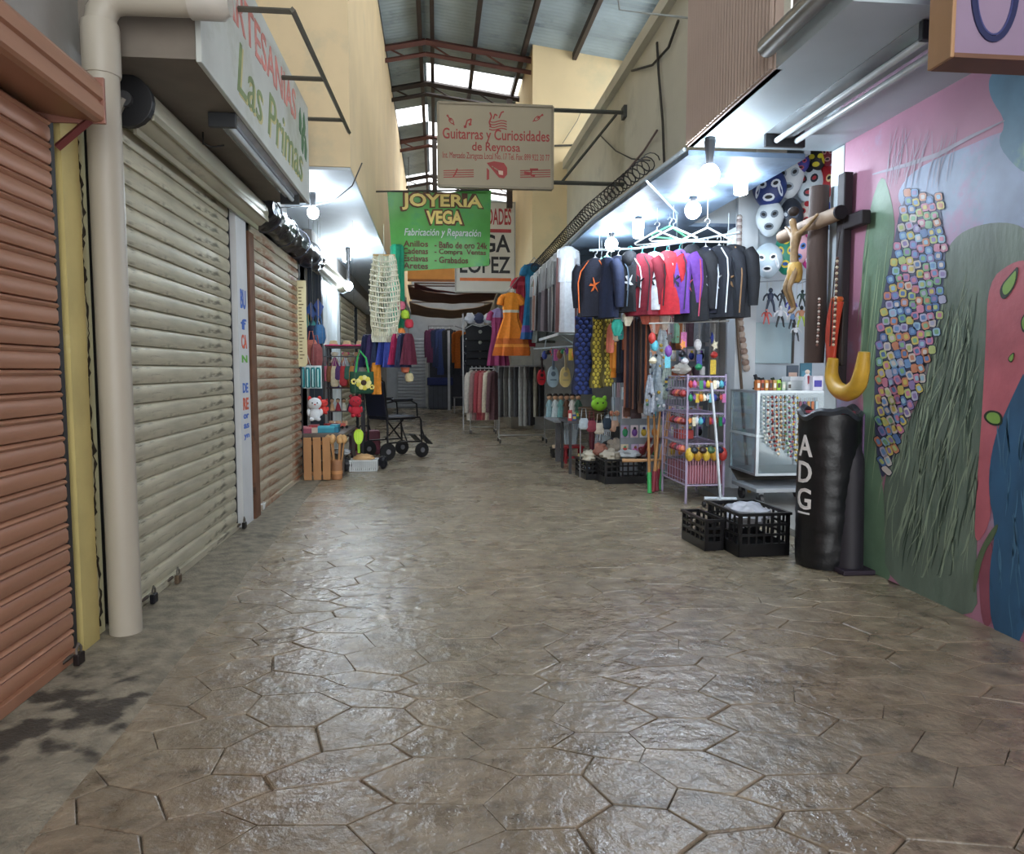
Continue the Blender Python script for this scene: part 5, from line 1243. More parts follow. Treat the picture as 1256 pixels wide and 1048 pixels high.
# things on the rack top
lump('fabric_hat', 'crumpled white cloth hat on top of the lilac rack', 'cap', (2.24, 6.52, 1.165), (.08, .07, .05), 'C8C4BC', None, .7, .4, seed=9)
for k, (x, h, lb) in enumerate(((2.20, 'A85A3A', 'rust clay mug on top of the lilac rack'), (2.33, '6A4A48', 'brown clay mug on top of the lilac rack'), (2.40, '3A2A38', 'dark glazed mug on top of the lilac rack'), (2.46, 'C8C8CC', 'white mug on top of the lilac rack'))):
    t = thing('clay_mug', lb, 'mug', (x, 6.60, 1.108), k)
    MB().lathe([(.026, 0), (.03, .01), (.03, .08), (.026, .082), (.024, .02)], 14, (0, 0, 0)).build('body', P(h, .35, var=.2), t, smooth=True, world=False)
    MB().tube([(.028, 0, .065), (.05, 0, .055), (.05, 0, .03), (.029, 0, .02)], .005, 6).build('handle', P(h, .35), t, smooth=True, world=False)
# hanging trinkets above the rack
for k in range(18):
    px = 800 + (k * 37 % 92); py = 405 + (k * 23 % 42); p = at(px, py, 6.3)
    keychain(p.x, p.y, p.z, PAL[(k * 7) % 12], '%s %s trinket dangling on a %s string above the lilac rack' % (PALN[(k * 7) % 12], KIND[(k + k // 12) % 4], 'short' if (k * 23 % 42) < 21 else 'long'), 'trinkets dangling above the rack', (k + k // 12) % 4, 2.0)
m = MB()
for k in range(18):
    px = 800 + (k * 37 % 92); py = 405 + (k * 23 % 42); p = at(px, py, 6.3); m.tube([(p.x, p.y, p.z + .01), (p.x, p.y, at(px, 397, 6.3).z)], .002, 4)
m.tube([at(796, 397, 6.3), at(894, 394, 6.3)], .007, 6)
tag(m.build('trinket_line', P('A8A8A4', .5)), 'thin wire with strings for the trinkets above the rack', 'wire')
# dark and plum tunics behind, hanging between jackets and rack
for k, (px, py0, py1, h, lb) in enumerate(((840, 370, 425, '4A3440', 'plum tunic hanging behind the rack'), (862, 375, 420, '8A9098', 'grey tunic hanging behind the rack'), (826, 372, 430, '6A4A44', 'brown tunic hanging behind the rack'), (878, 378, 425, 'C8CCD0', 'white tunic hanging behind the rack'))):
    Y = 7.0; p, q_ = at(px, py0, Y), at(px, py1, Y); drape(lb, p, 0, p.z - q_.z, .17, h, 'folded_tunic', 'tunic', None, None, .05, 6)
# rolling stand in front of the rack
t = thing('rolling_stand', 'white rolling stand base with slanted pole before the lilac rack', 'stand', (2.36, 5.88, 0))
WH = P('C4CCD4', .4, metal=.2)
for a_, b_ in (((2.24, 5.90, .075), (2.50, 5.84, .075)), ((2.30, 5.75, .075), (2.42, 5.98, .075))): MB().tube([a_, b_], .018, 6).build('base_bar', WH, t)
MB().tube([(2.37, 5.87, .08), (2.33, 5.89, .6), (2.29, 5.92, 1.05)], .012, 8).build('pole', WH, t, smooth=True)
for x, y in ((2.24, 5.90), (2.50, 5.84), (2.30, 5.75), (2.42, 5.98)):
    MB().lathe([(.022, -.012), (.026, 0), (.022, .012)], 12, (x, y, .028), 'x').build('caster', P('1A1A1E', .5), t, smooth=True)
# wooden bats with coloured ends
for k, (px, dx, h, g, lb) in enumerate(((797, -6, 'B8844A', '3AA85A', 'wooden stick with green tip, leftmost of the bundle by the rack'), (801, 6, 'C08A50', '8A2A38', 'wooden stick with maroon tip in the bundle'), (806, -8, 'A87440', '7A2434', 'brown wooden stick crossing the bundle'), (810, 10, 'B8804A', '2E9A50', 'wooden stick with green tip, rightmost of the bundle'), (804, 14, 'C89458', 'A03040', 'pale wooden stick with red tip in the bundle'))):
    Y = 6.62 + .06 * k; p = at(px, 592, Y); p.z = .02; q_ = at(px + dx + 12, 500, Y); q_.y += .22
    t = thing('wooden_stick', lb, 'stick', p, 0, 'sticks leaning by the rack')
    MB().tube([p, p.lerp(q_, .5), q_], [.016, .014, .010], 8).build('shaft', P(h, .5, var=.2), t, smooth=True)
    MB().tube([p + Vector((0, 0, -.015)), p.lerp(q_, .22)], .021, 8).build('painted_tip', P(g, .5), t, smooth=True)
p = at(770, 566, 7.0); t = thing('wooden_plank', 'thin bare wooden bat laid across the crates', 'bat', p); MB().tube([at(763, 565, 7.0), at(790, 565, 6.95), at(815, 564, 6.9)], [.020, .016, .010], 8).build('shaft', P('C09468', .5, var=.2), t, smooth=True); MB().ball(at(816, 564, 6.9), .015, 8, 6).build('knob', P('A87848', .5), t)
# ================================================================ CRATES ON THE GROUND, STALL EDGE
crate('wide black crate with pale goods at the right stall edge', (1.90, 7.40, 0), .05, .44, .36, .25, nx=7)
crate('small black crate left of the wide one', (1.64, 7.72, 0), .1, .20, .40, .20, nx=3)
crate('black crate behind the wide one at the stall', (1.93, 7.9, 0), 0, .40, .34, .26, nx=6)
for k, (x, y, z, r, h, lb) in enumerate(((1.78, 7.36, .27, (.10, .10, .07), 'B8B0A0', 'crumpled cream cloth in the wide crate'), (1.64, 7.70, .22, (.09, .14, .07), 'C4BCA8', 'tan paper packets in the small crate'), (1.98, 7.42, .28, (.12, .10, .05), 'BFC4C8', 'white plastic packet on the wide crate'), (1.90, 7.60, .33, (.10, .09, .10), '8C8276', 'brown bundled cloth between the crates'), (1.74, 7.62, .30, (.07, .07, .08), 'A06A5A', 'reddish cloth bundle between the crates'))):
    lump('cloth_bundle', lb, 'bundle', (x, y, z), r, h, None, .6, .55, seed=k * 3 + 1)
t = thing('black_hat', 'black wide-brimmed hat on the goods behind the crates', 'hat', (1.98, 7.75, .36), .3)
MB().lathe([(.02, .20), (.075, .19), (.09, .11), (.095, .04), (.17, .02), (.19, .0), (.17, .008), (.09, .02)], 24, (0, 0, 0)).build('crown', P('0E0F14', .6, var=.2), t, smooth=True, world=False)
MB().lathe([(.096, .04), (.099, .042), (.097, .065), (.094, .066)], 24, (0, 0, 0)).build('band', P('3A3E48', .5), t, smooth=True, world=False)
for k, (x, y, h, lb) in enumerate(((2.15, 7.35, '8A3A40', 'maroon leather sandal leaning in the crates'), (2.22, 7.30, 'A04A48', 'red leather sandal leaning beside the maroon one'))):
    t = thing('leather_sandal', lb, 'sandal', (x, y, .26), .5)
    mt = Matrix.Rotation(-.9, 3, 'X')
    MB().loft([[mt @ Vector((.04 * s_ * math.cos(a), yy, .012 * math.sin(a))) + Vector((0, 0, .1)) for a in [2 * PI * j / 10 for j in range(10)]] for yy, s_ in ((-.13, .5), (-.09, .95), (0, .75), (.08, 1.05), (.13, .6))]).build('sole', P(h, .5), t, smooth=True, world=False)
    MB().tube([mt @ Vector((.045 * math.cos(a), .05, .045 * math.sin(a))) + Vector((0, 0, .1)) for a in [PI * j / 8 for j in range(9)]], .012, 6).build('strap', P(h, .5), t, smooth=True, world=False)
# packs of thin sticks in cellophane
def stick_pack(label, px, py0, py1, Y, w, h, lean=0.0, n=9):
    p, q_ = at(px, py1, Y), at(px, py0, Y); L = q_.z - p.z
    t = thing('stick_pack', label, 'sticks', p, 0)
    for k in range(n):
        a = (k - (n - 1) / 2) / n * w; MB().tube([(a * .6, R.uniform(-.02, .02), 0), (a + lean, R.uniform(-.03, .03), L * R.uniform(.9, 1))], .006, 5).build('stick', P(R.choice([h, 'D8DCE0', 'B8C8D4']), .3), t, world=False)
    m = MB(); m.loft([fold_ring(z * L, lean * z, 0, w * .5 * (.65 + .4 * z), .05, .25, 5, 0, 14) for z in (0, .2, .4, .55)]); m.build('wrapper', P('C4D0DA', .2, var=.2, bump=.5, bs=30, alpha=.45), t, smooth=True, world=False)
    return t
stick_pack('clear pack of white sticks standing in the red stool', 700, 512, 545, 8.9, .24, 'C8D4E0', 0, 11)
stick_pack('clear pack of long white rods behind the small crate', 733, 520, 565, 7.95, .14, 'C0C8D8', .05, 7)
stick_pack('pack of whitish rods beside the maroon umbrella', 746, 515, 558, 7.85, .20, 'D0D8D8', .02, 8)
stick_pack('tall pack of pink and white wands under the pouches', 757, 468, 511, 8.0, .18, 'D8B0B8', .02, 9)
t = thing('folded_umbrella', 'folded maroon umbrella standing behind the crates', 'umbrella', (1.72, 7.98, .0))
MB().lathe([(.006, .18), (.028, .26), (.034, .50), (.02, .62), (.006, .66)], 12, (1.72, 7.98, 0)).build('canopy', P('5A1A2A', .5, var=.2), t, smooth=True)
MB().tube([(1.72, 7.98, .01), (1.72, 7.98, .72)], .005, 6).build('shaft', P('3A3A3A', .4), t)
# red stool/crate with pack
t = thing('red_stool', 'small red plastic step stool at the stall edge', 'stool', (at(704, 555, 8.9).x, 9.0, 0))
for sx in (-1, 1):
    for sy in (-1, 1): MB().box(sx * .10 - .015, sx * .10 + .015, sy * .09 - .015, sy * .09 + .015, .0, .19).build('leg', P('A82430', .4), t, world=False)
MB().box(-.13, .13, -.12, .12, .19, .215).build('seat', P('B82834', .4), t, bevel=.006, world=False)
MB().box(-.10, .10, -.105, -.09, .06, .09).build('stretcher', P('A82430', .4), t, world=False)
crate('tiny black crate of pale snacks near the trouser rack', (at(687, 552, 9.6).x, 9.6, 0), 0, .24, .2, .12, nx=4, ny=3, rows=1)
lump('snack_heap', 'pile of cream sweets in the tiny black crate', 'sweets', (at(687, 545, 9.6).x, 9.6, .13), (.10, .08, .05), 'D0B49A', None, .7, .5, seed=21)
# white table with goods
t = thing('goods_table', 'small table with white cloth behind the crates', 'table', (2.16, 8.1, 0))
for sx in (-1, 1):
    for sy in (-1, 1): MB().box(sx * .26 - .015, sx * .26 + .015, sy * .2 - .015, sy * .2 + .015, 0, .62).build('leg', P('2A2A2E', .5), t, world=False)
MB().box(-.3, .3, -.24, .24, .62, .645).build('top', P('B8BCC0', .5), t, bevel=.004, world=False)
MB().loft([[Vector((-.31 + .62 * k / 24, -.25 - .012 * math.sin(k * 1.7) * (1 if z < .6 else 0), z)) for k in range(25)] + [Vector((.31 - .62 * k / 24, -.244, z)) for k in range(25)] for z in (.648, .56, .48)]).build('cloth', P('C4CCD2', .7, var=.08), t, smooth=True, world=False)
for k, (px, h, lb) in enumerate(((750, 'D87A5A', 'orange'), (757, 'D88A6A', 'salmon'), (764, 'C86A50', 'coral'), (770, 'D8A050', 'golden'), (775, 'B8C850', 'lime'))):
    x = 1.93 + .06 * k; t = thing('woven_ball', lb + ' woven ball in the row on the white-cloth table', 'ball', (x, 7.93, .648))
    MB().ball((0, 0, .03), .03, 12, 8).build('core', P(h, .7, var=.3, vs=40), t, smooth=True, world=False)
    for a in range(3): MB().tube([(.031 * math.cos(u) * math.cos(a), .031 * math.cos(u) * math.sin(a), .03 + .031 * math.sin(u)) for u in [2 * PI * i / 16 for i in range(17)]], .002, 4).build('strand', P('E4D0B0', .7), t, world=False)
lump('green_plush', 'lime green plush toy with face hanging over the basket', 'plush', (at(735, 496, 7.9).x, 7.9, at(735, 496, 7.9).z), (.09, .06, .075), '8CC832', None, .8, .1, (('ear', (-.06, 0, .14), (.025, .02, .03), '8CC832'), ('ear', (.06, 0, .14), (.025, .02, .03), '8CC832'), ('eye', (-.03, -.058, .09), .01, '1A2A14'), ('eye', (.03, -.058, .09), .01, '1A2A14')))
t = thing('wicker_basket', 'round brown wicker basket beneath the lime plush', 'basket', (at(727, 508, 8.1).x, 8.1, at(727, 514, 8.1).z))
for z, r in ((0, .12), (.03, .14), (.06, .15), (.09, .155), (.12, .155)): MB().tube([(r * math.cos(a), r * math.sin(a), z) for a in [2 * PI * i / 20 for i in range(21)]], .014, 6).build('coil', P('5A4632', .7, var=.3, vs=20), t, smooth=True, world=False)
MB().lathe([(.02, -.01), (.12, -.01), (.12, .0)], 18, (0, 0, 0)).build('base', P('4A3826', .7), t, world=False)
# small shelf unit that holds basket and dolls
t = thing('display_table', 'dark low display table behind the scarves', 'table', (1.86, 8.3, 0))
zt = WM['wicker_basket'].translation.z - .012
MB().box(-.42, .30, -.35, .25, zt - .03, zt).build('top', P('4A4A50', .5), t, bevel=.004, world=False)
for sx, sy in ((-.38, -.31), (.26, -.31), (-.38, .21), (.26, .21)): MB().box(sx - .015, sx + .015, sy - .015, sy + .015, 0, zt - .03).build('leg', P('2A2A2E', .5), t, world=False)
# mexican dolls row
for k in range(6):
    px = 674 + k * 7; Y = 9.4 - .1 * k; p = at(px, 512, Y); hc = ['8AA8B0', 'C8D4D8', '6A9A9A', '5A3A2A', 'D8D0C8', '3A5A4A'][k]
    t = thing('cloth_doll', ('teal', 'white', 'sea green', 'brown', 'cream', 'dark green')[k] + ' dressed cloth doll in the row beyond the scarves', 'doll', p, 0, 'cloth dolls in a row')
    L = at(px, 482, Y).z - p.z
    MB().lathe([(.05, 0), (.052, .01), (.032, L * .5), (.02, L * .68), (.012, L * .72)], 14, (0, 0, 0)).build('dress', P(hc, .8, var=.2, vs=30), t, smooth=True, world=False)
    MB().ball((0, 0, L * .82), L * .11, 10, 8).build('head', P('C89A78', .7), t, smooth=True, world=False)
    MB().ball((0, .008, L * .88), (L * .12, L * .12, L * .10), 10, 7).build('hair', P('221812', .8), t, smooth=True, world=False)
    for s_ in (-1, 1): MB().tube([(s_ * .02, 0, L * .66), (s_ * .045, -.01, L * .45)], .010, 6).build('arm', P(hc, .8), t, world=False)
tag(MB().box(1.42, 1.62, 8.7, 9.6, at(690, 513, 9.1).z - .03, at(690, 513, 9.1).z - .004).build('doll_shelf', P('8A8E94', .5), bevel=.003), 'narrow grey shelf under the row of cloth dolls', 'shelf')
tag(MB().box(1.50, 1.56, 9.1, 9.16, 0, at(690, 513, 9.1).z - .03).build('shelf_post', P('5A5A5E', .5), bevel=.003), 'grey post holding up the doll shelf', 'post')
# toy guitars
def RG(px):
    A, B, d = at(655, 428, 9.8), at(715, 424, 8.2), ray(px, 426); E = B - A
    return A + E * (-(d.x * A.y - d.y * A.x) / (d.x * E.y - d.y * E.x))
def toy_guitar(label, px, py0, py1, Y, h, face, clear=False):
    p, q_ = at(px, py1, Y), at(px, py0, Y); L = q_.z - p.z
    t = thing('toy_guitar', label, 'guitar', p, .2, 'toy guitars')
    pts = []
    for k in range(28):
        a = 2 * PI * k / 28; r = L * .2 * (1 + .2 * math.cos(2 * (a + PI / 2)) - .16 * math.sin(a)); pts.append((r * math.cos(a) * .95, -.02, L * .26 + r * math.sin(a) * 1.25))
    MB().poly(pts, (0, .04, 0)).build('body', P(h, .3), t, world=False)
    MB().lathe([(L * .07, -.024), (L * .07, -.019)], 14, (0, 0, L * .3), 'y').build('sound_hole', P(face, .4), t, world=False)
    MB().box(-L * .035, L * .035, -.03, -.015, L * .42, L * .86).build('neck', P(face, .5), t, world=False)
    MB().box(-L * .055, L * .055, -.026, -.010, L * .86, L).build('headstock', P(face, .5), t, world=False)
    MB().box(-L * .09, L * .09, -.026, -.018, L * .12, L * .15).build('bridge', P(face, .5), t, world=False)
    MB().tube([(0, -.018, L * .98), (0, 0, RG(px).z - p.z)], .003, 4).build('cord', P('A8A8A0', .6), t, world=False)
toy_guitar('red toy guitar hanging at the trouser rack', 664, 438, 470, RG(664).y, 'B02430', '2A1418')
toy_guitar('pale blue toy guitar in clear wrap', 678, 428, 472, RG(678).y, '9FB4C0', '5A6A78')
toy_guitar('pale yellow toy guitar in clear wrap', 693, 430, 472, RG(693).y, 'D0B878', 'A89A7A')
zsh = at(690, 414, 9).z; tag(MB().tube([at(655, 428, 9.8), at(715, 424, 8.2)], .010, 6).tube([RG(668), Vector((1.42, RG(668).y, zsh + .002))], .006, 5).tube([RG(708), Vector((1.42, RG(708).y, zsh + .002))], .006, 5).build('display_rail', P('A8B4BC', .4, metal=.4)), 'rail the toy guitars hang from', 'rail')
t = thing('glass_shelf', 'thin glass shelf edge above the toy guitars', 'shelf', (1.5, 9.2, at(690, 414, 9).z)); p = at(690, 414, 9).z
MB().box(1.40, 2.2, 8.3, 10.2, p, p + .012).build('board', P('C8D8E0', .2), t); MB().box(1.385, 1.40, 8.3, 10.2, p - .01, p + .02).build('edge_strip', P('D4DEE4', .3), t)
# ================================================================ BLANKETS IN PLASTIC ALONG THE EDGE
SHAWL = [(['C4C8CC', '5A3A38', 'B8B8BC'], 'grey shawl with brown stripe'), (['C8CCD4', '2A2A30', '8A8A90'], 'white shawl with black stripe'), (['D0D0D4', '6A6A70', 'A8A4A0'], 'pale shawl with charcoal stripe'), (['B8BCC4', '3A3038', 'D0D4D8'], 'silver shawl with plum stripe'), (['C8C8C8', '7A7078', '4A444C'], 'ash shawl with mauve stripe'), (['D4D8DC', '4A4A52', '9A9AA2'], 'light shawl with slate stripe'), (['A8A8AC', '241E22', 'C0C0C4'], 'grey shawl with very dark stripe'), (['C8CCD0', '8A6A60', 'A8A8AC'], 'white shawl with tan stripe'), (['BCC0C8', '3A4450', 'D8DCE0'], 'pale shawl with blue-grey stripe')]
for k, (bd, lb) in enumerate(SHAWL):
    Y = 7.75 + .27 * k; p = Vector((1.40, Y, 2.46)); z1 = at(690, 408 - k * .3, Y).z
    t = thing('wrapped_shawl', lb + ', ' + ('nearest', 'second', 'third', 'fourth', 'fifth', 'sixth', 'seventh', 'eighth', 'farthest')[k] + ' in the row along the stall edge', 'shawl', p, .25, 'wrapped shawls along the stall edge')
    L = p.z - z1
    cloth(t, 'cloth', [(0, 0, 0, .05, .02), (-.04, 0, 0, .12, .035), (-L * .5, 0, 0, .13, .04), (-L, 0, 0, .135, .04)], None, .25, 6, (lambda u, v, bd=bd: bd[0] if u < .38 else bd[int((v * 9) % 3)]), 5)
    cloth(t, 'plastic_cover', [(.0, 0, 0, .055, .026), (-.05, 0, 0, .128, .042), (-L * .42, 0, 0, .136, .046)], P('DCE4EA', .12, var=.1, bump=.6, bs=25, alpha=.35), .2, 5)
    MB().tube([(0, 0, 0), (0, 0, .03), (.012, 0, .045)], .004, 5).build('hook', P('8A8A8E', .3, metal=.6), t, world=False)
# colourful dresses at the far end of the row
dress('teal blue long dress with purple hem hanging highest', at(655, 316, 10.4), .3, 1.15, .44, '1F6A94', nf=9, bands=((0, .22, '1E4E80'), (.22, .86, '1F6E96'), (.86, .93, '6A4A90'), (.93, 1.01, '1E4E80')), flare=.42)
dress('crimson long dress beside the teal dress', at(643, 332, 10.7), .2, 1.10, .42, 'A02438', bands=((0, .3, '9A2034'), (.3, .4, 'B83A4C'), (.4, 1.01, '9A2236')), flare=.4)
dress('bright orange dress with flared hem', at(627, 352, 10.5), 0, .98, .40, 'D87A1C', nf=7, bands=((0, .5, 'DC8420'), (.5, .53, 'C8C0B0'), (.53, .8, 'D87A1C'), (.8, .86, 'B85A1C'), (.86, .9, 'E0903A'), (.9, 1.01, 'C8641C')), flare=.62)
dress('magenta and grey dress at the left of the orange one', at(611, 372, 11.2), -.2, .95, .34, '8A2A58', bands=((0, .4, '7A6A90'), (.4, 1.01, '7A2450')), flare=.45)
dress('grey patterned dress right of the teal one', at(667, 330, 9.95), .4, 1.0, .38, '6A6E64', bands=((0, .3, '8A9088'), (.3, .45, '4A4E4A'), (.45, .6, 'B0AC98'), (.6, 1.01, '5A5E5A')), flare=.4)
tag(MB().tube([(1.45, 9.5, 2.515), at(667, 330, 9.95), at(655, 316, 10.4), at(643, 332, 10.7), at(627, 352, 10.5), at(611, 372, 11.2), (1.1, 11.8, at(611, 372, 11.2).z), (1.469, 12.2, 2.52)], .006, 5).build('dress_line', P('8A8A88', .5)), 'sagging line the long bright dresses hang from', 'line')
# orange flounce bundle on the rack top
for k in range(4):
    p = at(622 + k * 8, 431, 11.4); lump('orange_flounce', ('wide orange', 'bright orange', 'pale orange', 'small orange')[k] + ' gathered cloth lying on the trouser rack', 'cloth', p, (.10 - .012 * k, .07, .07), ('D8742A', 'E08A3A', 'E0A05A', 'D0702A')[k], None, .8, .6, seed=30 + k)
# ================================================================ TROUSER RACK AND BLOUSE RACK
def roll_rack(label, x0, x1, y, ztop, legs=.06):
    t = thing('clothes_rack', label, 'rack', ((x0 + x1) / 2, y, 0)); m_ = P('A8A8A8', .35, metal=.6)
    MB().tube([(x0, y, ztop), (x1, y, ztop)], .012, 8).build('top_bar', m_, t)
    for x in (x0, x1):
        MB().tube([(x, y, .09), (x, y, ztop)], .012, 8).build('upright', m_, t)
        MB().tube([(x, y - .22, .08), (x, y + .22, .08)], .012, 8).build('foot', m_, t)
        for yy in (y - .2, y + .2): MB().lathe([(.035, -.012), (.04, 0), (.035, .012)], 12, (x, yy, .042), 'x').build('caster', P('18181C', .5), t, smooth=True)
    MB().tube([(x0, y, .12), (x1, y, .12)], .010, 8).build('lower_bar', m_, t)
    return t
TY = 11.6; xa, xb = at(612, 500, TY).x, at(668, 500, TY).x; zt2 = at(640, 449, TY).z
roll_rack('rolling rack full of grey trousers', xa, xb, TY, zt2)
for k in range(9):
    x = xa + .05 + (xb - xa - .1) * k / 8; h = ['5A5A5C', '6A6864', '8A8A88', '4A4A4E', 'B0B0AE', '9A9896', '3A3A3E', 'A49C8C', '2E2E32'][k]
    t = thing('hanging_trousers', ('dark grey', 'warm grey', 'mid grey', 'charcoal', 'light grey', 'silver grey', 'near-black', 'beige', 'black')[k] + ' trousers on the rolling rack, ' + ('first', 'second', 'third', 'fourth', 'fifth', 'sixth', 'seventh', 'eighth', 'last')[k] + ' from the left', 'trousers', (x, TY, zt2), 1.2, 'trousers on the rolling rack')
    L = zt2 - (.28 if 3 < k < 7 else .42)
    MB().tube([(-.16, 0, -.014), (.16, 0, -.014)], .006, 5).build('hanger_bar', P('C0C0C0', .4), t, world=False)
    cloth(t, 'waist', [(-.018, 0, 0, .16, .02), (-.08, 0, 0, .17, .03), (-.2, 0, 0, .17, .035)], FAB(h), .15, 5)
    for s_ in (-1, 1): cloth(t, 'trouser_leg', [(-.2, s_ * .085, 0, .085, .035), (-L * .6, s_ * .08, 0, .075, .03), (-L, s_ * .075, 0, .075, .028)], FAB(h), .2, 4)
BYY = 13.4; xa, xb = at(577, 500, BYY).x, at(607, 500, BYY).x; zt3 = at(590, 452, BYY).z
roll_rack('farther rolling rack of blouses', xa, xb, BYY, zt3)
for k in range(6):
    x = xa + .03 + (xb - xa - .06) * k / 5; h = ['B8B0A8', '8A6A68', '9A3A44', 'A85A5A', 'C8BCA8', '6A4A50'][k]
    jacket(('cream', 'mauve', 'red', 'rose', 'beige', 'plum')[k] + ' blouse on the farther rolling rack', (x, BYY, zt3 + .04), 1.1, .98, .34, h, None, True, group='blouses on the farther rack', nm='hanging_blouse', cat='blouse')
# black T-shirts pinned one above another
for k in range(5):
    Y = 13.9 + .02 * k; p = at(589, 402 + 9 * k if k else 398, Y); 
    t = thing('black_shirt', ('topmost', 'second', 'third', 'fourth', 'lowest')[k] + ' black shirt with pale collar in the tiered display', 'shirt', (p.x, Y + .05 * k, p.z - .30), 0, 'black shirts in the tiered display')
    MB().poly([(-.25, 0, .0), (.25, 0, .0), (.29, 0, .24), (.15, 0, .31), (0, -.01, .27), (-.15, 0, .31), (-.29, 0, .24)], (0, .035, 0)).build('body', FAB('15161C'), t, bevel=.006, world=False)
    m = MB(); m.tube([(-.28, -.004, .22), (-.15, -.006, .295), (0, -.015, .255), (.15, -.006, .295), (.28, -.004, .22)], .010, 6); m.build('collar_trim', P('9AA0A4', .5), t, world=False)
    MB().ball((0, -.012, .16), (.035, .012, .035), 10, 6).build('print', P('8A8A80', .6), t, world=False)
for k in range(3):
    p = at(577 + k * 11, 391, 14.22); lump('white_blouse_top', ('left', 'middle', 'right')[k] + ' white ruffled top crowning the black shirt display', 'blouse', p, (.11, .06, .10), ('C8CCD8', '3A4060', 'C4C8D0')[k], None, .7, .5, seed=40 + k)
t = thing('display_stand', 'tall dark mesh stand carrying the black shirts', 'panel', (at(589, 440, 14.2).x, 14.25, 0)); w_ = .33
for x in (-w_, w_): MB().box(x - .012, x + .012, -.012, .012, 0, 2.25).build('post', P('8A8C90', .4, metal=.4), t, world=False)
for k in range(9): MB().box(-w_, w_, -.004, .004, .4 + .22 * k, .41 + .22 * k).build('rung', P('6A6C70', .4, metal=.4), t, world=False)
# ================================================================ LEFT SIDE GOODS
WOOD = P('A8784A', .6, var=.2, vs=6, stretch=(1, 1, .25))
# slatted stool end
p = ong(385, 588); t = thing('slatted_stool', 'upright wooden slatted stool against the rusty shutter', 'stool', (-1.24, 7.72, 0), .12)
for k in range(3): MB().box(-.135 + k * .095, -.055 + k * .095, -.012, .012, .015, .46).build('slat', WOOD, t, bevel=.005, world=False)
for z in (.08, .40): MB().box(-.13, .13, .013, .035, z - .02, z + .02).build('batten', P('8A5E38', .6), t, world=False)
for x in (-.11, .11): MB().box(x - .02, x + .02, .036, .22, .002, .04).build('foot', P('8A5E38', .6), t, world=False)
# carved whisks in a jar
t = thing('whisk_jar', 'tall wooden jar beside the slatted stool', 'jar', (-1.06, 7.85, 0))
MB().lathe([(.055, 0.002), (.06, .02), (.06, .20), (.052, .21), (.05, .03)], 16, (0, 0, 0)).build('body', P('9C6C48', .6, var=.25, vs=8), t, smooth=True, world=False)
MB().lathe([(.0615, .06), (.063, .065), (.063, .09), (.0615, .095)], 16, (0, 0, 0)).build('band', P('C08A58', .6), t, smooth=True, world=False)
for k in range(6):
    a = k * 1.05; x, y = -1.06 + .032 * math.cos(a), 7.85 + .032 * math.sin(a); dx, dy = .05 * math.cos(a), .03 * math.sin(a)
    t = thing('wooden_whisk', ('back left', 'front left', 'front', 'front right', 'back right', 'middle')[k] + ' carved wooden whisk standing in the jar', 'whisk', (x, y, .03), 0, 'whisks in the jar')
    MB().tube([(x, y, .035), (x + dx, y + dy, .40)], .009, 7).build('handle', P('B48454', .6), t)
    MB().lathe([(.012, .38), (.03, .40), (.034, .43), (.026, .46), (.008, .475)], 10, (x + dx, y + dy, 0)).build('head', P('C49A66', .6, var=.2, vs=30, bump=.6, bs=60), t, smooth=True)
# wooden board with lettering in the shop door
t = thing('measuring_board', 'long cream wooden board with burnt lettering hung at the toy shop door', 'board', (-1.33, 7.9, 1.2))
z0, z1 = at(368, 450, 7.9).z, at(368, 344, 7.9).z; bx0, bx1 = at(362, 400, 7.9).x, at(376, 400, 7.9).x
MB().poly([(bx0, 7.9, z0 + .04), (bx0 + .02, 7.9, z0), (bx1 - .02, 7.9, z0), (bx1, 7.9, z0 + .04), (bx1, 7.9, z1), (bx0, 7.9, z1)], (0, .02, 0)).build('board', P('CFC49A', .6, var=.12, vs=5, stretch=(1, 1, .2)), t, bevel=.003)
for k in range(22): MB().box(bx0 + .04, bx0 + (.07 if k % 5 else .09), 7.897, 7.9, z1 - .08 - k * .035, z1 - .07 - k * .035).build('tick_mark', P('5A4A30', .7), t)
MB().tube([((bx0 + bx1) / 2, 7.91, z1 - .01), ((bx0 + bx1) / 2 - .03, 7.91, 2.32)], .003, 4).build('hang_cord', P('3A3A38', .6), t)
# white backdrop of the toy shop, items on it
for k, (px, py, hpx, h, lb) in enumerate(((381, 385, 28, '2A56A0', 'blue kite hung in the toy shop'), (378, 402, 34, '3A9A9A', 'teal kite hung in the toy shop'), (390, 380, 26, '2E4E98', 'dark blue kite hung in the toy shop'))):
    p = at(px, py, 9.18); s = hpx / FPX * 9.2 / 2
    t = thing('paper_kite', lb, 'kite', (p.x, 9.2, p.z - s)); MB().poly([(0, 0, 0), (s * .5, 0, s * 1.3), (0, 0, s * 2), (-s * .5, 0, s * 1.3)], (0, .008, 0)).build('sail', P(h, .5), t, world=False)
    MB().tube([(0, -.002, 0), (0, -.002, s * 2)], .004, 5).build('spar', P('C8B080', .6), t, world=False); MB().tube([(0, 0, 0), (.03, 0, -.08), (-.01, 0, -.16)], .004, 5).build('tail', P('D8D8D8', .6), t, world=False)
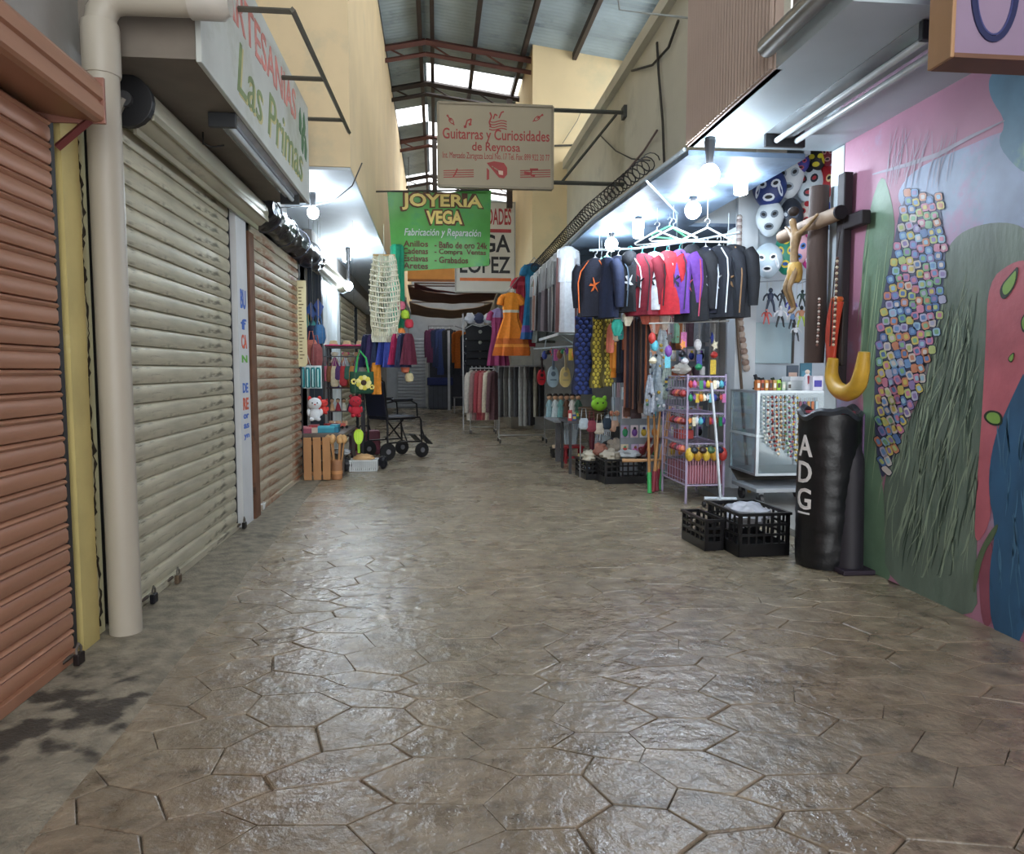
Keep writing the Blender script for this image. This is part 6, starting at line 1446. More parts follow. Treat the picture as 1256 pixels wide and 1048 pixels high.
for k, (px, py, w, hh, h, lb) in enumerate(((386, 412, .22, .24, '20284A', 'navy folded fabric bag hung in the toy shop'), (392, 410, .14, .22, '3A6A98', 'steel blue fabric bag hung in the toy shop'), (382, 432, .16, .28, 'B86A5A', 'salmon fabric bag hung in the toy shop'), (388, 436, .14, .26, '8A4A4A', 'wine fabric bag hung in the toy shop'))):
    Y = 8.9 - .1 * k; p = at(px, py, Y)
    t = thing('fabric_bag', lb, 'bag', (p.x, Y, p.z - hh / 2)); cloth(t, 'body', [(hh, 0, 0, w * .3, .02), (hh * .8, 0, 0, w * .45, .04), (hh * .3, 0, 0, w * .5, .05), (0, 0, 0, w * .35, .03)], FAB(h), .25, 5)
    MB().tube([(-w * .2, 0, hh), (-w * .1, 0, hh + .10), (w * .1, 0, hh + .10), (w * .2, 0, hh)], .007, 6).build('strap', FAB(h), t, smooth=True, world=False)
    MB().tube([(0, 0, hh + .095), (0, 0, 2.875 - p.z + hh / 2)], .0015, 4).build('hang_cord', P('5A5A58', .6), t, world=False)
# teal maraca sleeve pack
t = thing('maraca_pack', 'pack of four teal and white painted maracas in the toy shop', 'maracas', (onx(379, 477, -1.36).x, 8.15, onx(379, 476, -1.36).z))
for k in range(4):
    MB().lathe([(.018, 0), (.024, .01), (.024, .20), (.018, .22)], 12, (-.085 + k * .056, 0, 0)).build('tube', P('1E7A80', .4, var=.2), t, smooth=True, world=False)
    MB().box(-.085 + k * .056 - .006, -.085 + k * .056 + .006, -.0262, -.022, .01, .2).build('stripe', P('B8E0DC', .4), t, world=False)
MB().box(-.12, .115, .025, .03, -.01, .24).build('card', P('D4E0E0', .5), t, world=False)
MB().tube([(0, .028, .23), (-.04, -.02, .40), (-.085, -.05, .42)], .004, 5).build('hang_cord', P('C8C8C0', .7), t, world=False)
# white plush and red neighbour
def plush(label, px, py, Y, r, h, ear, nm='plush_toy', extra=()):
    p = at(px, py, Y); t = thing(nm, label, 'plush', (p.x, p.y, p.z - r * 1.6), .2)
    MB().ball((0, 0, r * .8), (r * .75, r * .6, r * .8), 14, 10).build('body', P(h, .9, var=.1, bump=.5, bs=80), t, smooth=True, world=False)
    MB().ball((0, -.1 * r, r * 2.1), (r * .85, r * .75, r * .75), 14, 10).build('head', P(h, .9, var=.1, bump=.5, bs=80), t, smooth=True, world=False)
    for s in (-1, 1):
        MB().ball((s * r * .6, 0, r * 2.75), (r * .25, r * .15, r * .3), 8, 6).build('ear', P(ear, .9), t, smooth=True, world=False)
        MB().ball((s * r * .3, -r * .82, r * 2.2), r * .09, 8, 6).build('eye', P('14141A', .3), t, smooth=True, world=False)
        MB().ball((s * r * .75, -r * .1, r * 1.0), (r * .25, r * .25, r * .45), 8, 6).build('arm', P(h, .9), t, smooth=True, world=False)
        MB().ball((s * r * .4, -r * .5, r * .15), (r * .3, r * .45, r * .25), 8, 6).build('foot', P(h, .9), t, smooth=True, world=False)
    MB().tube([(0, 0, r * 2.8), (0, 0, (2.31 if px < 390 else 2.875) - p.z + r * 1.6)], .0015, 5).build('hang_cord', P('6A6A66', .7), t, world=False)
    MB().ball((0, -r * .85, r * 2.0), (r * .12, r * .08, r * .09), 8, 6).build('nose', P(ear, .5), t, smooth=True, world=False)
    return t
plush('white plush toy with red ears on the toy shop counter', 386, 500, 8.0, .085, 'D8DCE0', 'C83A38')
plush('small red plush toy beside the white one', 397, 498, 8.1, .055, 'D0403A', '8A2424')
# counter of the toy shop
t = thing('shop_counter', 'low counter of the toy shop covered with small goods', 'counter', (-1.25, 8.7, 0))
zc = at(390, 531, 8.2).z
MB().box(-1.55, -1.0, 8.06, 9.25, zc - .04, zc).build('top', P('6A6058', .6, var=.2), t, bevel=.004)
for x in (-1.52, -1.03):
    for y in (8.1, 9.2): MB().box(x - .02, x + .02, y - .02, y + .02, 0, zc - .04).build('leg', P('4A423C', .6), t)
MB().box(-1.5, -1.05, 8.1, 9.2, .16, .18).build('lower_shelf', P('5A524A', .6), t)
for k, (px, h, h2, w, lb) in enumerate(((378, '9A4A60', 'C87A80', .12, 'mauve box at the counter end'), (386, 'C8B8A8', 'A83A40', .10, 'cream box with red lid on the counter'), (401, '2E8AA0', '4AB0C4', .20, 'turquoise box on the counter'), (411, '1C6A84', '2E8AA0', .10, 'dark teal box on the counter'))):
    p = at(px, 528, 8.25); box_item('goods_box', lb, 'box', (p.x, 8.2 + .02 * k, zc), (w * .9, .14, .07 + .015 * (k % 2)), h, top=h2)
for k, (px, h, lb) in enumerate(((404, 'A83A3A', 'red wooden toy truck on the counter'), (412, '7A2A3A', 'maroon wooden toy truck on the counter'), (420, 'B8584A', 'coral wooden toy truck on the counter'))):
    p = at(px, 512, 8.8); t = thing('toy_truck', lb, 'toy', (p.x, 8.75, zc), 1.0)
    MB().box(-.06, .03, -.03, .03, .025, .065).build('bed', P(h, .5), t, bevel=.004, world=False); MB().box(.032, .07, -.03, .03, .025, .09).build('cab', P('C8A888', .5), t, bevel=.006, world=False)
    for x in (-.035, .045):
        for s in (-1, 1): MB().lathe([(.018, s * .034 - .006), (.018, s * .034 + .006)], 12, (x, 0, .020), 'y').build('wheel', P('1C1C1E', .6), t, smooth=True, world=False)
# standing shelf of dolls and hats in front of the white panels
t = thing('goods_shelf', 'narrow dark shelf stand of dolls and shoes before the white panels', 'shelf', (-1.16, 9.72, 0))
for x in (-1.38, -.96):
    for y in (9.6, 9.84): MB().box(x - .014, x + .014, y - .014, y + .014, 0, 1.46).build('post', P('2C2A30', .5), t)
ZS = (.30, .62, .92, 1.18, 1.44)
for z in ZS: MB().box(-1.40, -.94, 9.58, 9.86, z, z + .016).build('shelf_board', P('4A3A3C', .6), t)
for k in range(3):
    x = -1.32 + k * .17; t = thing('straw_hat', ('left', 'middle', 'right')[k] + ' straw hat with pink rim on top of the doll shelf', 'hat', (x, 9.70 + .02 * k, 1.457), 0, 'straw hats on the shelf')
    MB().lathe([(.012, .085), (.045, .08), (.055, .04), (.06, .01), (.10, .006), (.125, .02), (.122, .012), (.06, .0)], 22, (0, 0, 0)).build('straw', P('C8B48A', .7, var=.15, vs=40), t, smooth=True, world=False)
    MB().tube([(.124 * math.cos(a), .124 * math.sin(a), .018) for a in [2 * PI * i / 24 for i in range(25)]], .009, 6).build('rim', P('C83A6A', .6), t, smooth=True, world=False)
    MB().lathe([(.061, .012), (.063, .014), (.059, .034), (.056, .036)], 22, (0, 0, 0)).build('band', P('C84A70', .6), t, smooth=True, world=False)
DL = [('D8C8B0', '8A3A70', 'purple-dressed rag doll on the top shelf'), ('C89A78', 'C8C8CC', 'white-dressed rag doll on the top shelf'), ('B88A68', '6A2A58', 'plum-dressed rag doll on the top shelf'), ('C8A888', '5A4A90', 'violet-dressed rag doll on the second shelf'), ('B8845A', '8A5A34', 'brown-dressed rag doll on the second shelf'), ('C8A080', '3A2A4A', 'dark-dressed rag doll on the second shelf')]
for k, (sk, h, lb) in enumerate(DL):
    x = -1.30 + (k % 3) * .14; z = (1.196 if k < 3 else .936)
    t = thing('rag_doll', lb, 'doll', (x, 9.64, z))
    MB().lathe([(.055, 0), (.058, .012), (.035, .08), (.02, .12), (.012, .125)], 14, (0, 0, 0)).build('dress', P(h, .8, var=.25, vs=30), t, smooth=True, world=False)
    MB().ball((0, -.005, .16), .036, 12, 8).build('head', P(sk, .8), t, smooth=True, world=False)
    for s in (-1, 1): MB().ball((s * .032, .005, .175), (.018, .018, .02), 8, 6).build('bow', P('C84A78' if k % 2 else 'D8D0C8', .7), t, smooth=True, world=False); 
    for s in (-1, 1): MB().tube([(s * .02, 0, .11), (s * .05, -.02, .06)], .011, 6).build('arm', P(sk, .8), t, smooth=True, world=False)
SHO = ['6A3A34', 'A03A40', '4A2A30', '8A6A50', '2A2030', 'B85A4A', '5A4A6A', '3A3A2A', '8A3A4A']
for k in range(3, 9):
    x = -1.33 + (k % 3) * .15; z = (.636, .316, .316)[k // 3] if k // 3 < 2 else .186
    if k // 3 == 2: z = .012; 
    t = thing('leather_shoe', ('brown', 'red', 'dark wine', 'tan', 'black', 'coral', 'violet', 'olive', 'crimson')[k] + ' leather shoe on the ' + ('third shelf', 'lowest shelf', 'ground under the shelf')[k // 3], 'shoe', (x, 9.66, z), .3)
    MB().loft([[Vector((.038 * s_ * math.cos(a), yy, .004 + hh * max(0, math.sin(a)))) for a in [2 * PI * j / 12 for j in range(12)]] for yy, s_, hh in ((-.12, .4, .02), (-.09, .9, .04), (-.03, .95, .055), (.03, .8, .085), (.08, .85, .09), (.105, .5, .08))]).build('upper', P(SHO[k], .4), t, smooth=True, world=False)
    MB().loft([[Vector((.04 * s_ * math.cos(a), yy, .006 + .006 * math.sin(a))) for a in [2 * PI * j / 12 for j in range(12)]] for yy, s_ in ((-.125, .5), (-.09, 1), (0, .9), (.09, .95), (.11, .6))]).build('sole', P('1C1816', .6), t, smooth=True, world=False)
# sunflower tote bag
p = at(444, 470, 8.9); t = thing('tote_bag', 'dark green tote bag printed with a yellow sunflower', 'bag', (p.x, 8.9, at(444, 483, 8.9).z), .1)
h_ = at(444, 456, 8.9).z - at(444, 483, 8.9).z
cloth(t, 'body', [(h_, 0, 0, .14, .03), (h_ * .6, 0, 0, .145, .05), (.02, 0, 0, .14, .05), (0, 0, 0, .12, .035)], FAB('1E4A34'), .06, 5)
def flower(cx, cz, r, y):
    for k in range(9):
        a = 2 * PI * k / 9; MB().ball((cx + r * .7 * math.cos(a), y, cz + r * .7 * math.sin(a)), (r * .38, .006, r * .38), 8, 5).build('petal', P('D8C84A' if k % 2 else 'E8DC8A', .6), t, smooth=True, world=False)
    MB().ball((cx, y - .005, cz), (r * .4, .008, r * .4), 10, 6).build('flower_center', P('3A2414', .7), t, smooth=True, world=False)
flower(.02, h_ * .5, .085, -.055); flower(-.095, h_ * .55, .035, -.04); flower(.115, h_ * .3, .03, -.036)
for s in (-1, 1): MB().tube([(-.07, s * .02, h_ - .01), (-.05, s * .02, h_ + .16), (-.02, s * .02, h_ + .25), (.05, s * .02, h_ + .16), (.08, s * .02, h_ - .01)], .014, 6).build('handle', P('3AA85A' if s < 0 else 'C8B83A', .7), t, smooth=True, world=False)
p = at(461, 460, 9.0); drape('orange scarf hanging right of the tote bag', at(461, 445, 9.0), 0, at(461, 445, 9).z - at(461, 484, 9).z, .11, 'D88A2A', 'orange_scarf', 'scarf', None, None, .03, 5)
# red plush piñata
plush('red round plush hanging under the tote bag', 436, 497, 8.7, .085, 'B82838', '7A1420', 'plush_toy')
# lime toy bat / racket
t = thing('lime_racket', 'lime green plastic toy racket leaning on the basket', 'racket', (at(440, 552, 8.5).x, 8.5, at(440, 552, 8.5).z))
MB().poly([(.055 * math.cos(a) * (1 + .15 * math.sin(a)), 0, .15 + .09 * math.sin(a)) for a in [2 * PI * i / 20 for i in range(20)]], (0, .02, 0)).build('blade', P('B8E032', .35), t, bevel=.004, world=False)
MB().box(-.015, .015, 0, .02, -.04, .07).build('handle', P('8AB828', .4), t, bevel=.003, world=False)
for k in range(4): MB().box(-.035 + .02 * k, -.030 + .02 * k, -.003, .0, .09, .21).build('rib', P('D4F060', .4), t, world=False)
# white basket with bread-like packet, black bag
X_, Y_ = at(446, 575, 8.45).x, 8.5
t = thing('white_basket', 'white slotted plastic basket on the ground by the wheelchair', 'basket', (X_, Y_, 0))
MB().box(-.14, .14, -.10, .10, .004, .016).build('base', P('C8CCCC', .4), t, world=False)
for k in range(13): MB().box(-.145 + k * .0225, -.135 + k * .0225, -.115, -.105, .004, .12).build('slat', P('D4D8D8', .4), t, world=False)
for s in (-1, 1): MB().box(s * .15 - .006, s * .15 + .006, -.115, .115, .004, .125).build('end_wall', P('CCD0D0', .4), t, bevel=.004, world=False)
MB().box(-.145, .145, .105, .115, .004, .125).build('back_wall', P('CCD0D0', .4), t, world=False)
for yy in (-.11, .11): MB().box(-.16, .16, yy - .012, yy + .012, .12, .135).build('rim', P('DCE0E0', .4), t, bevel=.003, world=False)
lump('tan_packet', 'tan cloth packet lying in the white basket', 'packet', (X_, Y_, .15), (.12, .08, .045), 'C8A070', None, .6, .3, seed=51)
lump('white_packet', 'white plastic packet left of the white basket', 'packet', (X_ - .24, 8.5, .22), (.09, .07, .035), 'C8CCD0', None, .3, .5, seed=52)
lump('black_bag', 'black plastic bag on the ground left of the basket', 'bag', (X_ - .22, 8.42, .085), (.085, .07, .085), '14151C', None, .3, .4, seed=53)
lump('black_bag', 'small black bag on the ground right of the basket', 'bag', (X_ + .21, 8.6, .08), (.05, .07, .08), '17171E', None, .3, .4, seed=54)
# wheelchair
WX, WY = at(482, 560, 9.8).x, 9.75
t = thing('wheelchair', 'folding transport wheelchair with black seat parked at the left stalls', 'wheelchair', (WX, WY, 0), .62); t.scale = (1.12, 1.12, 1.12)
BKM, TB = P('14161E', .5, var=.15), P('1C1C20', .35, metal=.5)
SW, SD = .40, .40
MB().box(-.20, .20, -SW / 2, SW / 2, .46, .50).build('seat', P('12162A', .6), t, bevel=.01, world=False)
MB().obox((-.22, 0, .70), (.025, SW, .40), Matrix.Rotation(-.1, 3, 'Y')).build('backrest', P('141A34', .6, var=.15), t, bevel=.008, world=False)
for s in (-1, 1):
    y = s * (SW / 2 + .015)
    MB().tube([(-.20, y, .18), (-.20, y, .5), (-.24, y, .90), (-.31, y, .94), (-.36, y, .94)], .012, 8).build('back_tube', TB, t, smooth=True, world=False)
    MB().tube([(-.355, y, .94), (-.27, y, .94)], .018, 8).build('push_grip', P('B89A4A', .5) if s > 0 else P('18181C', .5), t, smooth=True, world=False)
    MB().tube([(-.20, y, .48), (.24, y, .48), (.26, y, .44), (.27, y, .12)], .012, 8).build('side_frame', TB, t, smooth=True, world=False)
    MB().tube([(-.20, y, .20), (.26, y, .20)], .010, 8).build('lower_tube', TB, t, world=False)
    MB().tube([(-.22, y, .66), (-.1, y, .68), (.12, y, .68), (.20, y, .64), (.21, y, .48)], .010, 8).build('arm_tube', TB, t, smooth=True, world=False)
    MB().box(-.14, .14, y - .025, y + .025, .68, .71).build('armrest', BKM, t, bevel=.01, world=False)
    for x, r in ((-.20, .10), (.27, .09)):
        w = MB().lathe([(r - .02, -.014), (r, -.012), (r, .012), (r - .02, .014)], 24, (x, y, r + .001), 'y', True).build('wheel', P('101014', .6), t, smooth=True, world=False)
        MB().lathe([(.03, -.02), (.03, .02)], 12, (x, y, r + .001), 'y').build('hub', P('8A8A90', .4, metal=.5), w, world=False)
    MB().tube([(.26, y, .36), (.34, y, .16)], .009, 6).build('leg_hanger', TB, t, world=False)
    MB().obox((.40, s * .11, .20), (.16, .12, .016), Matrix.Rotation(.75, 3, 'Y')).build('footplate', BKM, t, bevel=.004, world=False)
for s in (-1, 1): MB().tube([(0.02, -s * SW / 2, .20), (0.02, s * SW / 2, .46)], .010, 6).build('cross_brace', TB, t, world=False)
# hammock bundle hanging
HP = at(471, 313, 8.9); HB = at(471, 412, 8.9); L = HP.z - HB.z
t = thing('rope_hammock', 'cream macrame rope hammock hanging in a tall bundle', 'hammock', HP)
MB().tube([(-.13, 0, 0), (.13, 0, 0)], .012, 8).build('spreader_bar', P('B89A6A', .6), t, world=False)
for k in range(15):
    x0 = -.12 + .24 * k / 14; ph = k * .9
    MB().tube([(x0, .02 * math.sin(ph), 0)] + [(x0 * (1 + .45 * math.sin(PI * f * .9)) + .008 * math.sin(ph + f * 20), .05 * math.sin(ph + f * 3), -L * f) for f in [i / 14 for i in range(1, 15)]], .010, 5).build('rope', P(R.choice(['D2CDB4', 'C4BFA4', 'DAD6C4', 'BFC8B4']), .8, var=.15, vs=30), t, smooth=True, world=False)
for k in range(14):
    z = -L * (.06 + .063 * k); w = .13 * (1 + .4 * math.sin(PI * (.06 + .063 * k)))
    MB().tube([(-w + 2 * w * i / 10, -.055 + .012 * math.sin(i * 1.9 + k), z - .03 * math.sin(PI * i / 10)) for i in range(11)], .009, 5).build('cross_rope', P('D8D4C0', .8), t, smooth=True, world=False)
m = MB()
for k in range(20): x = -.15 + .3 * k / 19; m.tube([(x, .0, -L * .95), (x * 1.05, .02 * math.sin(k), -L * 1.02), (x, 0, -L * 1.08)], .008, 5)
m.build('fringe', P('CFCDB8', .8), t, world=False)
tag(MB().tube([(HP.x, HP.y, HP.z), (HP.x, HP.y, 2.875)], .005, 5).build('hammock_cord', P('C8C4B0', .7)), 'cord that holds the hammock to the left soffit', 'cord')
# green cloth and colourful strings right of the hammock
drape('green shiny cloth strip hanging behind the hammock', at(487, 300, 9.15), .2, 1.45, .16, '1E9A78', 'green_cloth', 'cloth', None, ['1E9A78', '2AB48C', '168060'], .05, 6, .6)
for k in range(9):
    px, py = 492 + (k * 5) % 15, 375 + k * 11; p = at(px, py, 9.0)
    t = thing('felt_fruit', ('pink', 'lime', 'red', 'orange', 'green', 'magenta', 'yellow', 'coral', 'cream')[k] + ' felt ornament in the string right of the hammock', 'ornament', (p.x, 9.0, p.z), k, 'felt ornaments on a string')
    h = ('C86A80', 'A8C83A', 'B83040', 'D8803A', '4A9A4A', 'A83A80', 'D8C03A', 'D87A5A', 'D8CCA0')[k]
    MB().lathe([(.006, -.06), (.045, -.045), (.055, 0), (.04, .045), (.006, .055)], 14, (0, 0, 0)).build('body', P(h, .8, var=.2, vs=30), t, smooth=True, world=False)
    MB().poly([(-.02, -.01, .05), (0, -.01, .085), (.02, -.01, .05)], (0, .012, 0)).build('leaf', P('3A7A3A', .8), t, world=False)
tag(MB().tube([at(498, 365, 9.0), at(502, 420, 9.0), at(499, 470, 9.0)], .004, 5).build('ornament_cord', P('6A5A4A', .7)), 'cord threading the felt ornaments by the hammock', 'cord')
# row of skirts under the hammock
ra, rb = at(446, 411, 9.25), at(505, 409, 8.75)
tag(MB().tube([ra, rb], .008, 6).build('skirt_rail', P('8A8A8E', .4, metal=.4)), 'thin rail below the hammock carrying small skirts', 'rail')
SK = [('1E2448', 'navy'), ('3A2A5A', 'dark violet'), ('24304E', 'slate blue'), ('2C3E90', 'royal blue'), ('3A4AA0', 'bright blue'), ('A02050', 'crimson'), ('262A4A', 'midnight blue'), ('5A1A30', 'wine')]
for k, (h, nm) in enumerate(SK):
    p = ra.lerp(rb, (k + .5) / 8)
    t = thing('small_skirt', nm + ' child skirt in the row below the hammock', 'skirt', p, .9, 'child skirts on the rail')
    cloth(t, 'cloth', [(0, 0, 0, .05, .02), (-.05, 0, 0, .08, .025), (-.24, 0, 0, .11, .035), (-.40 + .03 * (k % 2), 0, 0, .13, .04)], FAB(h), .4, 7)
    MB().tube([(-.05, 0, -.012), (.05, 0, -.012)], .012, 6).build('waistband', P('C8C0C8' if k % 3 == 0 else h, .7), t, world=False)
# small items low left: white cap box, padlocks
t = thing('plastic_cup', 'small white plastic cup on the ground by the brown post', 'cup', (ong(319, 627).x, ong(319, 627).y, .012))
MB().lathe([(.035, 0), (.04, .005), (.046, .055), (.043, .055), (.038, .01)], 16, (0, 0, 0)).build('body', P('D8DCDC', .4), t, smooth=True, world=False)
MB().tube([(.046 * math.cos(a), .046 * math.sin(a), .055) for a in [2 * PI * i / 16 for i in range(17)]], .003, 5).build('rim', P('E4E8E8', .4), t, world=False)
for k, (px, py, lb) in enumerate(((72, 822, 'padlock at the foot of the red shutter'), (168, 745, 'dark padlock at the near foot of the grey shutter'), (200, 720, 'rusty padlock at the middle foot of the grey shutter'), (285, 652, 'black padlock at the far foot of the grey shutter'))):
    y = ong(px, py).y; t = thing('padlock', lb, 'padlock', (XL + .07, y, .02), 1.57)
    MB().box(-.026, .026, -.012, .012, 0, .045).build('body', P(('241C1C', '1C1C24', '6A5A48', '1A1818')[k], .45, metal=.5), t, bevel=.005, world=False)
    MB().tube([(-.017, 0, .04), (-.017, 0, .065), (0, 0, .082), (.017, 0, .065), (.017, 0, .04)], .005, 6).build('shackle', P('8A8680', .3, metal=.8), t, smooth=True, world=False)
    MB().tube([(-.04, .045, .02), (0, .03, .03), (.04, .045, .02)], .008, 6).build('hasp', P('5A5048', .5, metal=.5), t, world=False)
# ================================================================ END OF THE PASSAGE
def sag(label, pts, h, nm='fabric_awning', rise=.0):
    """awning sheet: near edge and far edge, sagging"""
    (x0, x1, y0, z0), (y1, z1) = pts
    t = thing(nm, label, 'awning', ((x0 + x1) / 2, y0, min(z0, z1))); n = 24; m = MB(); G = []
    for j in range(7):
        f = j / 6; G.append([Vector((x0 + (x1 - x0) * i / n, y0 + (y1 - y0) * f, z0 + (z1 - z0) * f - .18 * math.sin(PI * i / n) * (1 - .5 * f) + .008 * math.sin(i * .9))) for i in range(n + 1)])
    m.loft([r + [p + Vector((0, 0, .015)) for p in reversed(r)] for r in G]).build('sheet', P(h, .8, var=.15, vs=2), t, smooth=True)
    MB().tube([(x0, y0, z0 + .02), (x1, y0, z0 + .02)], .02, 6).build('pole', P('5A4A44', .6), t)
    return t
sag('brown sagging fabric awning near the end of the passage', ((at(500, 350, 17).x, 1.46, 17.0, at(550, 352, 17).z), (18.6, at(550, 368, 18.6).z)), '7A5648')
sag('dark plum fabric fold above the brown awning', ((at(508, 342, 16.6).x, 1.47, 16.6, at(550, 349, 16.6).z), (16.95, at(550, 355, 16.9).z)), '5A3038')
sag('beige lower fabric awning at the end of the passage', ((at(502, 376, 19).x, 1.46, 19.0, at(550, 372, 19).z), (20.5, at(550, 385, 20).z)), 'A88C72')
p, q_ = at(500, 345, 17.6), at(562, 316, 17.6)
t = thing('ochre_panel', 'ochre painted fascia board above the brown awning', 'panel', ((p.x + q_.x) / 2, 17.6, p.z)); MB().box(p.x, q_.x, 17.6, 17.66, p.z, q_.z).build('board', P('C08A48', .7, var=.1), t, bevel=.004); MB().box(p.x, q_.x, 17.58, 17.6, p.z, p.z + .05).build('batten', P('8A5C38', .7), t)
MB().tube([(p.x + .05, 17.64, q_.z), (p.x + .05, 17.64, 6.2)], .012, 6).build('hanging_rod', P('4A4A48', .5), t); MB().tube([(q_.x - .05, 17.64, q_.z), (q_.x - .05, 17.64, 5.9)], .012, 6).build('hanging_rod', P('4A4A48', .5), t)
EP = [(-.012, 0), (.010, .01), (.012, .04), (.004, .09), (-.012, .1)]
t = thing('roller_shutter', 'closed grey shutter in the end wall left of the dark doorway', 'shutter', (-.75, EY - .045, 0))
me = MB().loft([[Vector((x, -a, z)) for a, z in EP] for x in (-.42, .42)]).mesh('slat', P('8A8E94', .5, metal=.2, var=.15), True)
for k in range(21): share('slat', me, t, (0, 0, .04 + k * .1))
MB().box(-.46, .46, -.03, .02, .005, .04).build('bottom_bar', P('6A6E72', .5), t, world=False)
struct(MB().box(-.33, -.20, EY - .06, EY, 0, 2.4).build('trim_7', P('A8AAA8', .6)))
CLO = [(530, 400, 445, '5A2A4A', 'plum garment in the dark end doorway'), (537, 400, 450, '1E2A4A', 'navy garment in the dark end doorway'), (543, 400, 460, '2A3A6A', 'blue garment in the dark end doorway'), (551, 400, 460, '20242C', 'black garment in the dark end doorway'), (564, 402, 452, 'D0702A', 'orange dress hanging at the end doorway'), (574, 406, 470, '3A3A48', 'charcoal garment at the right of the end doorway'), (583, 409.5, 480, '7A7A80', 'grey garment at the right of the end doorway')]
for k, (px, py0, py1, h, lb) in enumerate(CLO):
    Y = 21.8 if k < 4 else 20.6; p, q2 = at(px, py0, Y), at(px, py1, Y)
    jacket(lb, p, .3, p.z - q2.z, .36, h, nm='hanging_garment', cat='garment')
tag(MB().tube([at(525, 400, 21.8), at(556, 400, 21.8)], .014, 6).tube([at(525.5, 400, 21.8), Vector((at(525.5, 400, 21.8).x, 21.8, .001))], .014, 6).build('garment_bar', P('6A6A70', .4)), 'bar with dark garments in the end doorway', 'bar')
tag(MB().tube([at(558, 400, 20.6), at(590, 412, 20.6)], .014, 6).tube([at(590, 412, 20.6), Vector((at(590, 412, 20.6).x, 20.6, .001))], .014, 6).build('garment_bar', P('6A6A70', .4)), 'bar with the orange dress near the end doorway', 'bar')
t = thing('display_counter', 'dark counter under blue cloth in the end doorway', 'counter', (at(540, 500, 22).x, 22.0, 0))
MB().box(-.35, .35, -.2, .2, .0, .72).build('body', P('2A2E3A', .7), t, bevel=.01, world=False); MB().box(-.38, .38, -.23, .23, .72, .95).build('cloth', P('1E2A5A', .8, var=.2), t, bevel=.02, world=False)
for k in range(5): MB().box(-.33 + k * .135, -.21 + k * .135, -.215, -.2, .05, .68).build('panel', P('3A3E4A', .6), t, world=False)
t = thing('metal_post', 'white square post standing in the end doorway', 'post', (at(551, 498, 21).x, 21.2, 0)); MB().box(-.035, .035, -.035, .035, 0, 2.3).build('shaft', P('B8BCC4', .5), t, world=False); MB().box(-.07, .07, -.07, .07, 0, .02).build('base_plate', P('8A8E94', .5), t, world=False)
t = thing('low_bench', 'low dark metal bench near the end doorway', 'bench', (at(572, 500, 20).x, 20.2, 0))
MB().box(-.35, .35, -.15, .15, .40, .43).build('seat', P('4A4A52', .5), t, bevel=.004, world=False)
for x in (-.32, .32):
    for y in (-.12, .12): MB().box(x - .015, x + .015, y - .015, y + .015, 0, .40).build('leg', P('8A8A90', .4), t, world=False)
# ================================================================ MORE SMALL GOODS
# bar for the tunics behind the rack
zb = at(850, 373, 7.0).z
t = thing('garment_rail', 'thin bar behind the rack that carries the tunics', 'rail', (2.4, 7.0, zb))
MB().tube([at(818, 373, 7.0), at(888, 377, 7.0)], .009, 6).build('bar', P('A8B0B4', .4, metal=.4), t)
for px in (820, 886): MB().tube([(at(px, 375, 7.0).x, 7.0, at(px, 375, 7.0).z), (at(px, 375, 7.0).x, 7.0, 2.47)], .004, 5).build('suspension_wire', P('A8B0B4', .4), t)
# pegboard with carded toys behind the rack
t = thing('peg_board', 'grey pegboard covered with carded toys behind the lilac rack', 'board', (2.3, 7.5, 0))
MB().box(1.92, 2.86, 7.48, 7.51, .05, 2.05).build('board', P('8A9098', .6), t)
for x in (1.95, 2.83): MB().box(x - .02, x + .02, 7.51, 7.56, 0, 2.05).build('stile', P('5A5E64', .5), t)
kinds = {}
def carded(x, y, z, i, lb, grp):
    h = PAL[(i * 5) % 12]; c_ = ['E0E4E8', 'C8D4E0', 'D8C8B0', 'B8A8C8', 'E0D0D4'][i % 5]; kk = (i % 12, i % 5)
    if kk not in kinds:
        kinds[kk] = (MB().box(-.04, .04, -.004, 0, -.13, 0).mesh('card', P(c_, .5, var=.15, vs=30)),
                     (MB().ball((0, -.016, -.075), (.03, .018, .042), 10, 7) if i % 3 else MB().lathe([(.008, -.12), (.026, -.10), (.03, -.06), (.012, -.03)], 10, (0, -.02, 0))).mesh('toy_body', P(h, .35, var=.3, vs=50), True),
                     MB().ball((0, -.02, -.032), .016, 8, 6).mesh('toy_top', P(PAL[(i * 7 + 3) % 12], .4), True))
    t = thing('carded_toy', lb, 'toy', (x, y, z), 0, grp)
    for n_, me in zip(('card', 'toy_body', 'toy_top'), kinds[kk]): share(n_, me, t)
for r_ in range(9):
    for k in range(9):
        carded(1.97 + .10 * k + R.uniform(-.01, .01), 7.4795, 1.98 - .2 * r_, r_ * 9 + k, '%s carded toy, %s from left in %s pegboard row' % (PALN[((r_ * 9 + k) * 5) % 12], ORD[k], ('the top', 'the second', 'the third', 'the fourth', 'the fifth', 'the sixth', 'the seventh', 'the eighth', 'the lowest')[r_]), 'carded toys on the pegboard')
